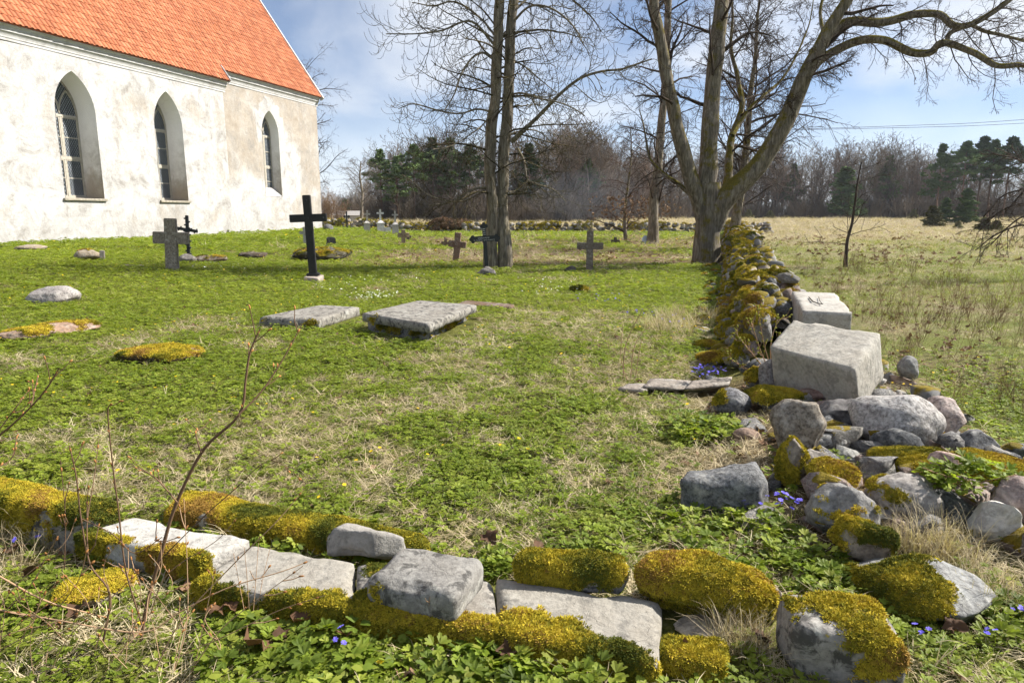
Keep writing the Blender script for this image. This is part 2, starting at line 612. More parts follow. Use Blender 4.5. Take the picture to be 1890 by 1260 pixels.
# plaster of the church
k = NT('lime_plaster', 0.93, 0.1)
v = k.coord('Object')
mapz = k.n('ShaderNodeMapping', {'Vector': v, 'Scale': (1.0, 1.0, 0.32)}).outputs[0]
a = k.noise(v, 0.42, 7, 0.62, 0.3)
bb = k.noise(v, 2.0, 7, 0.66, 0.4)
st = k.noise(mapz, 1.8, 7, 0.66, 0.2)
fine = k.noise(v, 14, 5, 0.7)
bare = k.attr('bare')
z = k.n('ShaderNodeSeparateXYZ', {0: v}).outputs[2]
wht = k.ramp(fine, [(0.3, (0.43, 0.415, 0.395)), (0.7, (0.54, 0.532, 0.52))])
q = k.math('ADD', k.math('ADD', k.math('MULTIPLY', a, 0.9), k.math('MULTIPLY', st, 0.55)), bare)
mask = k.ramp(q, [(0.72, 0.0), (0.79, 0.40), (0.88, 0.8), (1.02, 1.0)])
tan_c = k.ramp(bb, [(0.3, (0.28, 0.225, 0.165)), (0.5, (0.36, 0.305, 0.24)), (0.7, (0.43, 0.38, 0.315))])
wht = k.mix(k.attr('bounce_white'), wht, (0.80, 0.79, 0.77))  # window reveals painted whiter, standing in for bounced light in their shade
c = k.mix(k.math('MULTIPLY', mask, 0.85), wht, tan_c)
gr = k.ramp(k.noise(v, 1.0, 12, 0.80, 0.6), [(0.46, 0.0), (0.62, 0.9)])
c = k.mix(k.math('MULTIPLY', k.math('MULTIPLY', gr, k.math('SUBTRACT', 1.0, k.attr('bounce_white'))), k.ramp(bb, [(0.36, 0.25), (0.58, 1.0)])), c, (0.25, 0.23, 0.205))
low = k.ramp(k.math('ADD', z, k.math('MULTIPLY', st, -1.3)), [(0.05, 0.6), (0.9, 0.0)])
c = k.mix(k.math('MULTIPLY', low, k.ramp(k.noise(v, 3.2, 9, 0.75, 0.6), [(0.40, 0.0), (0.62, 1.0)])), c, (0.32, 0.30, 0.275))
crk = k.n('ShaderNodeTexVoronoi', {'Vector': k.n('ShaderNodeVectorMath', {0: v, 1: k.n('ShaderNodeTexNoise', {'Vector': v, 'Scale': 1.5, 'Detail': 5}).outputs['Color']}, operation='ADD').outputs[0], 'Scale': 0.55}, feature='DISTANCE_TO_EDGE').outputs['Distance']
ck = k.math('MULTIPLY', k.ramp(crk, [(0.0, 1.0), (0.006, 0.0)]), k.ramp(a, [(0.5, 0.0), (0.6, 0.55)]))
c = k.mix(ck, c, (0.33, 0.29, 0.25))
dirt = k.attr('dirt')
c = k.mix(k.math('MULTIPLY', dirt, k.ramp(k.math('ADD', bb, k.math('MULTIPLY', dirt, 0.25)), [(0.42, 0.0), (0.66, 0.9)])), c, k.mix(bb, (0.36, 0.29, 0.2), (0.15, 0.14, 0.125)))
k.color(c)
hh = k.math('ADD', k.math('MULTIPLY', k.noise(v, 6, 8, 0.6), 0.7), k.math('MULTIPLY', mask, -0.25))
k.bump(hh, 0.55, 0.06)
M['plaster'] = k.m

k = NT('cornice_plaster', 0.9, 0.1)
v = k.coord('Object')
k.color(k.ramp(k.noise(v, 2.5, 7, 0.7), [(0.3, (0.36, 0.345, 0.32)), (0.5, (0.50, 0.49, 0.475)), (0.8, (0.55, 0.545, 0.535))]))
k.bump(k.noise(v, 9, 5), 0.3, 0.02)
M['cornice'] = k.m

k = NT('clay_tile', 0.8, 0.25)
r = k.n('ShaderNodeVectorMath', {0: k.n('ShaderNodeNewGeometry').outputs['Random Per Island'], 1: (1, 1, 1)}, operation='MULTIPLY').outputs[0]
rr = k.math('FRACT', k.math('ADD', k.n('ShaderNodeNewGeometry').outputs['Random Per Island'], k.rnd()))
w = k.noise(k.coord('World'), 0.5, 4)
c = k.ramp(rr, [(0.0, (0.30, 0.098, 0.042)), (0.5, (0.41, 0.140, 0.060)), (1.0, (0.50, 0.190, 0.090))])
c = k.mix(k.ramp(w, [(0.45, 0.0), (0.75, 0.30)]), c, (0.40, 0.125, 0.06))
c = k.mix(k.ramp(k.noise(k.coord('World'), 9, 4), [(0.55, 0.0), (0.75, 0.35)]), c, (0.30, 0.12, 0.07))
k.color(c)
M['tile'] = k.m
M['tile_base'] = plain('tile_bed', (0.30, 0.085, 0.035), 0.9)  # darker orange for the roof slab under the tiles
M['lead_grey'] = plain('lead_sheet', (0.42, 0.43, 0.44), 0.5, 0.15)
M['frame'] = plain('weathered_white_frame', (0.42, 0.385, 0.32), 0.8, 0.25, 12)
M['came'] = plain('lead_came', (0.02, 0.021, 0.023), 0.5, 0.2)
k = NT('old_glass', 0.12, 0.5)
v = k.coord('Object')
k.color(k.ramp(k.noise(v, 4, 3), [(0.3, (0.16, 0.18, 0.20)), (0.7, (0.32, 0.35, 0.38))]))
k.bump(k.noise(v, 18, 2), 0.12, 0.02)
M['glass'] = k.m
M['sill'] = plain('stone_sill', (0.33, 0.295, 0.235), 0.9, 0.35, 9)
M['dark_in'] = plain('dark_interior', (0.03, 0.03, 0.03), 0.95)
M['iron'] = plain('black_iron', (0.020, 0.021, 0.023), 0.55, 0.4, 10, 0.25, 0.4)
M['black_wood'] = plain('black_painted_wood', (0.021, 0.020, 0.020), 0.6, 0.35, 14, 0.3, 0.35)
M['letter'] = plain('pale_lettering', (0.55, 0.54, 0.5), 0.7)
M['enamel'] = plain('white_enamel', (0.55, 0.63, 0.70), 0.35, 0.2, 6, 0.05, 0.5)
M['wire'] = plain('cable', (0.05, 0.05, 0.055), 0.6)
M['shed'] = plain('pale_shed', (0.42, 0.40, 0.36), 0.9, 0.2)
M['shed_roof'] = plain('shed_roof', (0.28, 0.26, 0.24), 0.9, 0.2)

# ground
k = NT('soil_and_turf', 0.97, 0.08)
v = k.coord('World')
fld = k.attr('field')
br = k.attr('brown')
n1 = k.noise(v, 0.55, 6, 0.62, 0.3)
n2_ = k.noise(v, 5.5, 6, 0.7)
n3 = k.noise(v, 42, 4, 0.75)
soil = k.ramp(n3, [(0.3, (0.020, 0.016, 0.010)), (0.6, (0.055, 0.045, 0.026)), (0.8, (0.12, 0.095, 0.055))])
turf = k.ramp(k.math('ADD', k.math('MULTIPLY', n3, 0.6), k.math('MULTIPLY', n2_, 0.4)), [(0.3, (0.030, 0.045, 0.010)), (0.5, (0.135, 0.145, 0.028)), (0.68, (0.23, 0.215, 0.07))])
yard = k.mix(k.ramp(n2_, [(0.30, 0.35), (0.60, 0.9)]), soil, turf)
yard = k.mix(br, yard, k.ramp(k.math('ADD', k.math('MULTIPLY', n3, 0.5), k.math('MULTIPLY', n2_, 0.5)), [(0.35, (0.055, 0.036, 0.02)), (0.55, (0.16, 0.115, 0.062)), (0.7, (0.24, 0.18, 0.10))]))
straw_c = k.ramp(k.math('ADD', k.math('MULTIPLY', n3, 0.5), k.math('MULTIPLY', n2_, 0.5)), [(0.3, (0.14, 0.108, 0.066)), (0.5, (0.26, 0.208, 0.13)), (0.7, (0.36, 0.295, 0.19))])
gf = k.math('MULTIPLY', k.attr('fgreen'), k.ramp(k.math('ADD', k.math('MULTIPLY', n1, 0.6), k.math('MULTIPLY', n2_, 0.4)), [(0.38, 0.0), (0.58, 1.0)]))
fieldc = k.mix(gf, straw_c, (0.125, 0.14, 0.035))
k.color(k.mix(fld, yard, fieldc))
k.bump(k.math('ADD', k.math('MULTIPLY', n3, 0.5), n2_), 0.8, 0.05)
M['ground'] = k.m

# ------------------------------------------------------------------ ground sheet
# line of the stone wall on the right and of the far wall
WD = ray(1340, HZ)[:2]; WD = WD / np.linalg.norm(WD)              # church and wall run the same way
WNRM = np.array([WD[1], -WD[0]])                                   # towards the right
WP0 = np.array([2.757, 6.665])                                      # a point on the wall's centre line
FW0, FW1 = np.array([-18.0, 57.0]), np.array([19.8, 53.5])                       # far wall


def wall_side(x, y):
    """metres to the right of the right-hand wall's centre line"""
    return (np.asarray(x) - WP0[0]) * WNRM[0] + (np.asarray(y) - WP0[1]) * WNRM[1]


def beyond_far(x, y):
    d = (FW1 - FW0) / np.linalg.norm(FW1 - FW0)
    n = np.array([-d[1], d[0]])
    return (np.asarray(x) - FW0[0]) * n[0] + (np.asarray(y) - FW0[1]) * n[1]


def field_mask(x, y):
    return np.maximum(sstep(0.2, 1.2, wall_side(x, y)) * sstep(6.5, 8.5, y), sstep(-0.5, 1.5, beyond_far(x, y)))


rad = np.concatenate([[0.0], np.geomspace(0.35, 340, 250)])
ang = np.concatenate([np.linspace(radians(40), radians(140), 300), np.linspace(radians(140), radians(400), 120)[1:-1]])
RR, AA = np.meshgrid(rad[1:], ang, indexing='ij')
X, Y = RR * np.cos(AA), RR * np.sin(AA)
nA = len(ang)
V = np.concatenate([[[0, 0, 0]], np.stack([X.ravel(), Y.ravel(), np.zeros(X.size)], -1)])
V[:, 2] = ground(V[:, 0], V[:, 1])
ii, jj = np.meshgrid(np.arange(len(rad) - 2), np.arange(nA), indexing='ij')
q = 1 + np.stack([ii * nA + jj, (ii + 1) * nA + jj, (ii + 1) * nA + (jj + 1) % nA, ii * nA + (jj + 1) % nA], -1).reshape(-1, 4)
tri = np.stack([np.zeros(nA, int), 1 + np.arange(nA), 1 + (np.arange(nA) + 1) % nA], -1)
fm = field_mask(V[:, 0], V[:, 1])


def brown_mask(x, y):
    """strips of bare earth and leaf litter: round the big trees, among the far graves, along the outer foot of the wall"""
    t1, t2 = G(917, 495), G(1303, 485)
    b = sstep(0.36, 0.52, n2(x, y, 0.33, 3, 41)) * sstep(19.5, 23, y) * (1 - sstep(46, 52, y)) * sstep(-11, -4, x) * 0.95
    ws = wall_side(x, y)
    b = np.maximum(b, sstep(0.2, 0.9, ws) * (1 - sstep(2.0, 4.2, ws + 2.0 * (n2(x, y, 0.6, 3, 3) - 0.5))) * sstep(5, 7, y) * (1 - sstep(14, 22, y)) * 0.6)
    b = np.maximum(b, 0.95 * sstep(-1.0, -0.55, ws + 0.4 * (n2(x, y, 1.5, 2, 6) - 0.5)) * (1 - sstep(0.9, 1.5, ws)) * (1 - sstep(6.0, 7, y)) * sstep(2.7, 3.2, y))
    return b


fgreen = sstep(0.15, 0.42, n2(V[:, 0], V[:, 1], 0.12, 3, 77)) * (1 - sstep(20, 55, V[:, 1])) + 0.18
me = mesh_np('ground', V, [q, tri], [M['ground']], True, attrs={
    'field': ('FLOAT', 'POINT', fm), 'brown': ('FLOAT', 'POINT', brown_mask(V[:, 0], V[:, 1])), 'fgreen': ('FLOAT', 'POINT', fgreen)})
g_o = obj('ground', me)
g_o['kind'] = 'structure'

# ------------------------------------------------------------------ church
CD, CN = WD, WNRM                                                   # along the nave (away from the camera), out of the wall
cb = G(190, 447)
CZ = 0.30                                                           # height of the wall foot
cb = CAMP + ray(190, 447) * ((CZ - CAMZ) / ray(190, 447)[2])


def WP(px, py, off=0.0):
    """pixel -> (u, z) on the plane lying OFF metres outside the nave wall"""
    d = ray(px, py)
    n3_ = np.array([CN[0], CN[1], 0.0])
    t = (np.dot(n3_, cb - CAMP) + off) / np.dot(n3_, d)
    p = CAMP + d * t
    return float(np.dot(p[:2] - cb[:2], CD)), float(p[2] - CZ)


CH_OFF = -0.42                                                       # the choir wall stands back
church = empty('church', (cb[0], cb[1], CZ), atan2(CD[1], CD[0]))
tag(church, 'white plastered church with steep orange tiled roof and pointed windows', 'church')
# church local axes: x = along the wall, -y = out of the wall (towards the graveyard), z = up
u_left = WP(0, 300)[0] - 16.0
u_step = WP(421, 300)[0]
u_end = WP(589, 300, CH_OFF)[0]
z_c0 = (WP(0, 71.5)[1] + WP(418, 172)[1]) / 2                        # foot of nave cornice
z_c1 = (WP(441, 154, CH_OFF)[1] + WP(587, 187, CH_OFF)[1]) / 2       # foot of choir cornice
print('church u', u_left, u_step, u_end, 'cornice', z_c0, z_c1)


def arch(uc, w, zb, zs, za, n=9):
    """outline of a pointed opening, from bottom left, anticlockwise seen from outside"""
    h = w / 2
    H = za - zs
    # circle through (h,zs) and (0,za) with centre on the spring line
    R = (h * h + H * H) / (2 * h)
    cx = h - R
    pts = [(uc - h, zb), (uc + h, zb)]
    a1 = math.atan2(H, -cx)
    for i in range(n + 1):
        a = a1 * i / n
        pts.append((uc + cx + R * cos(a), zs + R * sin(a)))
    for i in range(n - 1, -1, -1):
        a = a1 * i / n
        pts.append((uc - cx - R * cos(a), zs + R * sin(a)))
    return pts


def win_spec(apex, bl, br, spring, off):
    (ua, za), (ul, zl), (ur, zr), (us, zs) = WP(*apex, off), WP(*bl, off), WP(*br, off), WP(*spring, off)
    return dict(uc=(ul + ur) / 2, w=ur - ul, zb=(zl + zr) / 2, zs=zs, za=za)


WINS = [win_spec((136, 132), (121, 367), (193, 367), (177, 212), 0), win_spec((308, 169), (298, 371), (348, 371), (340, 238), 0)]
WINC = [win_spec((500, 205), (490, 346), (521, 364), (516, 250), CH_OFF)]
WINC[0]['zb'] = WP(521, 363, CH_OFF)[1]
# another window of the nave, out of the picture to the left
du = WINS[1]['uc'] - WINS[0]['uc']
WINS.append(dict(WINS[0], uc=WINS[0]['uc'] - du))
for w_ in WINS + WINC:
    print({a: round(b, 2) for a, b in w_.items()})


def wall_panel(name, u0, u1, z0, z1, yoff, wins, depth, bare_fn):
    """a wall with pointed openings and their reveals"""
    V, F, bare, dirt = [], [], [], []
    bm = bmesh.new()
    NX, NZ = int((u1 - u0) / 0.35), int((z1 - z0) / 0.35)
    outer = [(u0, z0), (u1, z0), (u1, z1), (u0, z1)]
    loops = [outer] + [arch(**w_) for w_ in wins]
    es = []
    for lp in loops:
        vs = [bm.verts.new((u, yoff, z)) for u, z in lp]
        for i in range(len(vs)):
            es.append(bm.edges.new((vs[i], vs[(i + 1) % len(vs)])))
    bmesh.ops.triangle_fill(bm, edges=es, use_beauty=True, normal=(0, -1, 0))
    # cut into a grid so that vertex values can vary over the wall
    for i in range(1, NX):
        u = u0 + (u1 - u0) * i / NX
        bmesh.ops.bisect_plane(bm, geom=list(bm.verts) + list(bm.edges) + list(bm.faces), plane_co=(u, 0, 0), plane_no=(1, 0, 0))
    for j in range(1, NZ):
        z_ = z0 + (z1 - z0) * j / NZ
        bmesh.ops.bisect_plane(bm, geom=list(bm.verts) + list(bm.edges) + list(bm.faces), plane_co=(0, 0, z_), plane_no=(0, 0, 1))
    bm.verts.ensure_lookup_table()
    for v_ in bm.verts:
        V.append(v_.co[:])
    for f_ in bm.faces:
        F.append([l.index for l in f_.verts])
    bm.verts.index_update()
    F = [[l.index for l in f_.verts] for f_ in bm.faces]
    bm.free()
    V = np.array(V)
    nv = len(V)
    und = 0.03 * (n2(V[:, 0], V[:, 2], 0.7, 3, 4) - 0.5) * 2
    V[:, 1] += und * 0.8
    bare = list(bare_fn(V[:, 0], V[:, 2]))
    dirt = list(np.zeros(nv))
    bounce_white = list(np.zeros(nv))
    V = [tuple(x) for x in V]
    for w_ in wins:
        lp = arch(**w_)
        inn = arch(w_['uc'] + 0.04, w_['w'] * 0.90, w_['zb'] + 0.06, w_['zs'], w_['za'] - 0.10)
        n = len(lp)
        R = 7
        base = len(V)
        for r_ in range(R + 1):
            t_ = r_ / R
            for (a, b) in zip(lp, inn):
                V.append((a[0] * (1 - t_) + b[0] * t_, yoff + depth * t_ - (0.012 if r_ == 0 else 0), a[1] * (1 - t_) + b[1] * t_))
                hgt = (a[1] - w_['zb']) / (w_['zs'] - w_['zb'])
                bare.append(-0.30 + 0.50 * max(0, 1 - hgt * 1.1))
                dirt.append(max(0, 1.0 - hgt * 1.15) * (1 - t_ * 0.7))
                bounce_white.append(min(1, 0.45 + 0.5 * hgt))  # reveal colour whitens upwards in place of bounced light
        for r_ in range(R):
            for i in range(n):
                a, b = base + r_ * n + i, base + r_ * n + (i + 1) % n
                F.append([a, b, b + n, a + n])
    me = mesh_np(name, V, F, [M['plaster']], attrs={'bare': ('FLOAT', 'POINT', bare), 'dirt': ('FLOAT', 'POINT', dirt), 'bounce_white': ('FLOAT', 'POINT', bounce_white)})
    return obj(name, me, church)


NAVE_T, Z_LOW = 0.0, -0.6
RD, RDC = 1.02, 0.62                                                           # depth of the window recess


def bare_nave(u, z):
    r_ = n2(u, z, 0.35, 3, 61)
    return -0.06 + 0.22 * (r_ - 0.45)


def bare_choir(u, z):
    t_ = (u - u_step) / (u_end - u_step)
    b = 0.20 + 0.30 * (n2(u, z, 0.30, 2, 19) - 0.45)
    b = b - 0.75 * np.exp(-((t_ - 0.22) / 0.16) ** 2 - ((z - 1.9) / 1.5) ** 2)      # fresh whitewash left below the window
    b = b - 0.75 * np.exp(-((t_ - 0.62) / 0.12) ** 2 - ((z - 3.9) / 1.6) ** 2)
    b = b - 0.8 * sstep(0.75, 0.3, z)
    w_ = WINC[0]
    d = np.hypot((u - w_['uc']) / (w_['w'] * 0.62), np.maximum(0, z - w_['zs']) / (w_['za'] - w_['zs']) * 0.9)
    b = b - 0.6 * (np.abs(d - 1.0) < 0.28) * (z > w_['zs'] - 0.5)
    return b


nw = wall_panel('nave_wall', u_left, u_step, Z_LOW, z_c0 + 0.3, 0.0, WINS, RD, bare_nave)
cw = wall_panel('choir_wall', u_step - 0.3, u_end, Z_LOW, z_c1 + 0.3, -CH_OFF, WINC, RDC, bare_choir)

# roof pitch from the gable edge in the photo
ev = WP(594, 172, CH_OFF + 0.5)
e3 = lambda u, off, z_: np.array([cb[0] + CD[0] * u + CN[0] * off, cb[1] + CD[1] * u + CN[1] * off, CZ + z_])
best = None
for pt in np.linspace(0.8, 1.7, 91):
    for t_ in np.linspace(2, 9, 141):
        e = proj(e3(ev[0], CH_OFF + 0.5 - t_, ev[1] + t_ * pt)) - np.array([482, 0, 0])
        err = abs(e[0]) + abs(e[1])
        if best is None or err < best[0]:
            best = (err, pt, t_)
RP = best[1]
print('roof pitch', math.degrees(math.atan(RP)), best)
SL = 1 / sqrt(1 + RP * RP)                                          # horizontal run of one metre of slope
CORN, COUT = 0.62, 0.27                                              # height and reach of the cornice
EAVE_Y, EAVE_Z = -(COUT + 0.07), z_c0 + CORN + 0.0
HALF = 6.6                                                           # eave to ridge, horizontally


def roof_z(y):
    return EAVE_Z + (y - EAVE_Y) * RP


ch_eave_y = -CH_OFF - COUT - 0.06
ch_eave_z = roof_z(ch_eave_y)
z_c1 = ch_eave_z - CORN
RIDGE_Y = EAVE_Y + HALF + 1.2
# body behind the front walls
mb = MB()
mb.add([(u_left, 0.01, Z_LOW), (u_left, 2 * RIDGE_Y, Z_LOW), (u_left, 2 * RIDGE_Y, z_c0), (u_left, RIDGE_Y, roof_z(RIDGE_Y) - 0.3), (u_left, 0.01, z_c0)], [[0, 1, 2, 3, 4]])
mb.add([(u_step, 0.004, Z_LOW), (u_step, 0.9, Z_LOW), (u_step, 0.9, z_c0 + 0.9), (u_step, 0.004, z_c0 + 0.3)], [[0, 1, 2, 3]])
y1 = 2 * RIDGE_Y + CH_OFF
mb.add([(u_end, -CH_OFF, Z_LOW), (u_end, y1, Z_LOW), (u_end, y1, z_c1), (u_end, RIDGE_Y, roof_z(RIDGE_Y) - 0.25), (u_end, -CH_OFF, z_c1 + 0.35)], [[0, 1, 2, 3, 4]])
mb.add([(u_left, y1, Z_LOW), (u_end, y1, Z_LOW), (u_end, y1, z_c1), (u_left, y1, z_c1)], [[0, 1, 2, 3]])
obj('gable_wall', mb.mesh('gable_wall', M['plaster']), church)


def cornice(name, u0, u1, ywall, zf):
    prof = [(0.004, 0), (-0.05, 0), (-0.05, 0.10), (-0.09, 0.105), (-0.10, 0.16), (-0.14, 0.22), (-0.22, 0.28), (-0.30, 0.32), (-0.30, 0.40), (-0.34, 0.41),
            (-0.345, 0.46), (-0.39, 0.50), (-0.46, 0.53), (-0.49, 0.535), (-0.49, 0.62), (0.004, 0.62)]
    V = [(u0, ywall + y * 0.55, zf + z_) for y, z_ in prof] + [(u1, ywall + y * 0.55, zf + z_) for y, z_ in prof]
    n = len(prof)
    F = [(i, (i + 1) % n, n + (i + 1) % n, n + i) for i in range(n)] + [tuple(range(n))[::-1], tuple(range(n, 2 * n))]
    bm = bmesh.new()
    vs = [bm.verts.new(v_) for v_ in V]
    for f_ in F:
        bm.faces.new([vs[i] for i in f_])
    bmesh.ops.recalc_face_normals(bm, faces=bm.faces)
    return obj(name, bm_mesh(name, bm, M['cornice']), church)


cornice('cornice', u_left, u_step + 0.16, 0.0, z_c0)
cornice('cornice', u_step + 0.17, u_end + 0.12, -CH_OFF, z_c1)

# roof: boarded slab with clay tiles on it
S_MAX = (RIDGE_Y - EAVE_Y) / SL
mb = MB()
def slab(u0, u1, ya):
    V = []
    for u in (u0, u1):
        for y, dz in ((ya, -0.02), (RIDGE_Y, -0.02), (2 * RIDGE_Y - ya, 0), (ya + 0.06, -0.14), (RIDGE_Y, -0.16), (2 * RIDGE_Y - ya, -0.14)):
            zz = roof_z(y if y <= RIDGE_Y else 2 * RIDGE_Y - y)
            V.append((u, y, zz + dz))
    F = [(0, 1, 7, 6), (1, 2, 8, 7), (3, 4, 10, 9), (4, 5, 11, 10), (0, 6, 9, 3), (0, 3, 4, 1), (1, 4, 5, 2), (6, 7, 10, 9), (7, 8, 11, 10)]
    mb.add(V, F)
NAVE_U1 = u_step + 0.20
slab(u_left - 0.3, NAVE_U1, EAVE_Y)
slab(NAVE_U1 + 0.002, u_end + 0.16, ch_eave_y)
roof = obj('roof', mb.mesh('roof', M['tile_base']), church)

# a single pantile in roof coordinates: x along the eave, y up the slope, z out of the roof
TW, TL = 0.245, 0.36
prof = [(0.0, 0.012), (0.035, 0.040), (0.075, 0.052), (0.115, 0.040), (0.15, 0.012), (0.20, 0.0), (0.262, 0.008)]


def tile_geo(x0, y0, lift=0.0, jx=0.0):
    V, F = [], []
    n = len(prof)
    for (yy, hz) in ((0.0, 0.030), (TL + 0.04, 0.002)):
        for (xx, hh) in prof:
            V.append((x0 + xx + jx, y0 + yy, hh + hz + lift))
    for (xx, hh) in prof:
        V.append((x0 + xx + jx, y0 + 0.002, hh + 0.012 + lift))
    for i in range(n - 1):
        F.append((i, i + 1, n + i + 1, n + i))
        F.append((2 * n + i, 2 * n + i + 1, i + 1, i))
    return V, F


RM = Matrix.Rotation(math.atan(RP), 4, 'X')                          # roof plane in church coordinates
ROOF_O = Vector((0, EAVE_Y, EAVE_Z))
tiles = []
rg = np.random.default_rng(3)
for s_i in range(int(S_MAX / TL)):
    for (ua, ub, y_e) in ((u_left - 0.3, NAVE_U1, EAVE_Y), (NAVE_U1, u_end + 0.16, ch_eave_y)):
        s0 = (y_e - EAVE_Y) / SL
        y0 = s0 + s_i * TL - 0.05
        if y0 > S_MAX - 0.1:
            continue
        for i in range(int((ub - ua) / TW)):
            x0 = ub - (i + 1) * TW
            p = RM @ Vector((x0, y0, 0)) + ROOF_O
            w3 = e3(p.x, -p.y, p.z)
            pr = proj(w3)
            if pr[2] < 1 or pr[0] < -260 or pr[1] < -220:
                continue
            tiles.append((pr[2] if pr[0] > 0 and pr[1] > 0 else 999, x0, y0))
tiles.sort()
print('tiles', len(tiles))
tv, tf = tile_geo(0, 0)
one = mesh_np('tile', tv, tf, [M['tile']])
tilt = Matrix.Translation(ROOF_O) @ RM
for k_, (d_, x0, y0) in enumerate(tiles[:300]):
    o = obj('tile', one, roof)
    o.matrix_local = tilt @ Matrix.Translation((x0 + rg.normal(0, 0.004), y0 + rg.normal(0, 0.006), abs(rg.normal(0, 0.004))))
VV, FF, off = [], [], 0
for (d_, x0, y0) in tiles[300:]:
    v_, f_ = tile_geo(x0, y0 + rg.normal(0, 0.006), abs(rg.normal(0, 0.005)), rg.normal(0, 0.004))
    VV += v_
    FF += [tuple(i + off for i in f) for f in f_]
    off += len(v_)
o = obj('tile_covering', mesh_np('tile_covering', VV, FF, [M['tile']]), roof)
o.matrix_local = tilt
o['kind'] = 'stuff'
# verge boards: white edge of the far gable and grey flashing where the nave roof ends
for (ua, ub, y_e, h_, mt, nm, yb) in ((u_end + 0.10, u_end + 0.24, ch_eave_y - 0.1, 0.12, 'cornice', 'verge_board', RIDGE_Y), (NAVE_U1 - 0.02, NAVE_U1 + 0.035, EAVE_Y - 0.04, 0.09, 'lead_grey', 'flashing', ch_eave_y + 0.12)):
    mb = MB()
    s0, s1 = (y_e - EAVE_Y) / SL, (yb - EAVE_Y) / SL
    mb.box(ua, ub, s0, s1, -0.16, h_, tilt)
    obj(nm, mb.mesh(nm, M[mt], 0.01, 1), church)
# little tiled eave of the vestry that peeps out behind the corner
mb = MB()
mb.box(u_end + 0.02, u_end + 0.5, 0.75 - CH_OFF, 3.4, z_c1 - 0.75, z_c1 - 0.67)
q_ = MB()
for i in range(5):
    v_, f_ = tile_geo(0, 0)
    Mx = Matrix.Translation((u_end + 0.55, 0.8 - CH_OFF + i * 0.25, z_c1 - 0.95)) @ Matrix.Rotation(pi / 2, 4, 'Z') @ Matrix.Rotation(radians(35), 4, 'X')
    q_.add([tuple(Mx @ Vector(x)) for x in v_], f_)
obj('vestry_eave', q_.mesh('vestry_eave', M['tile']), church)


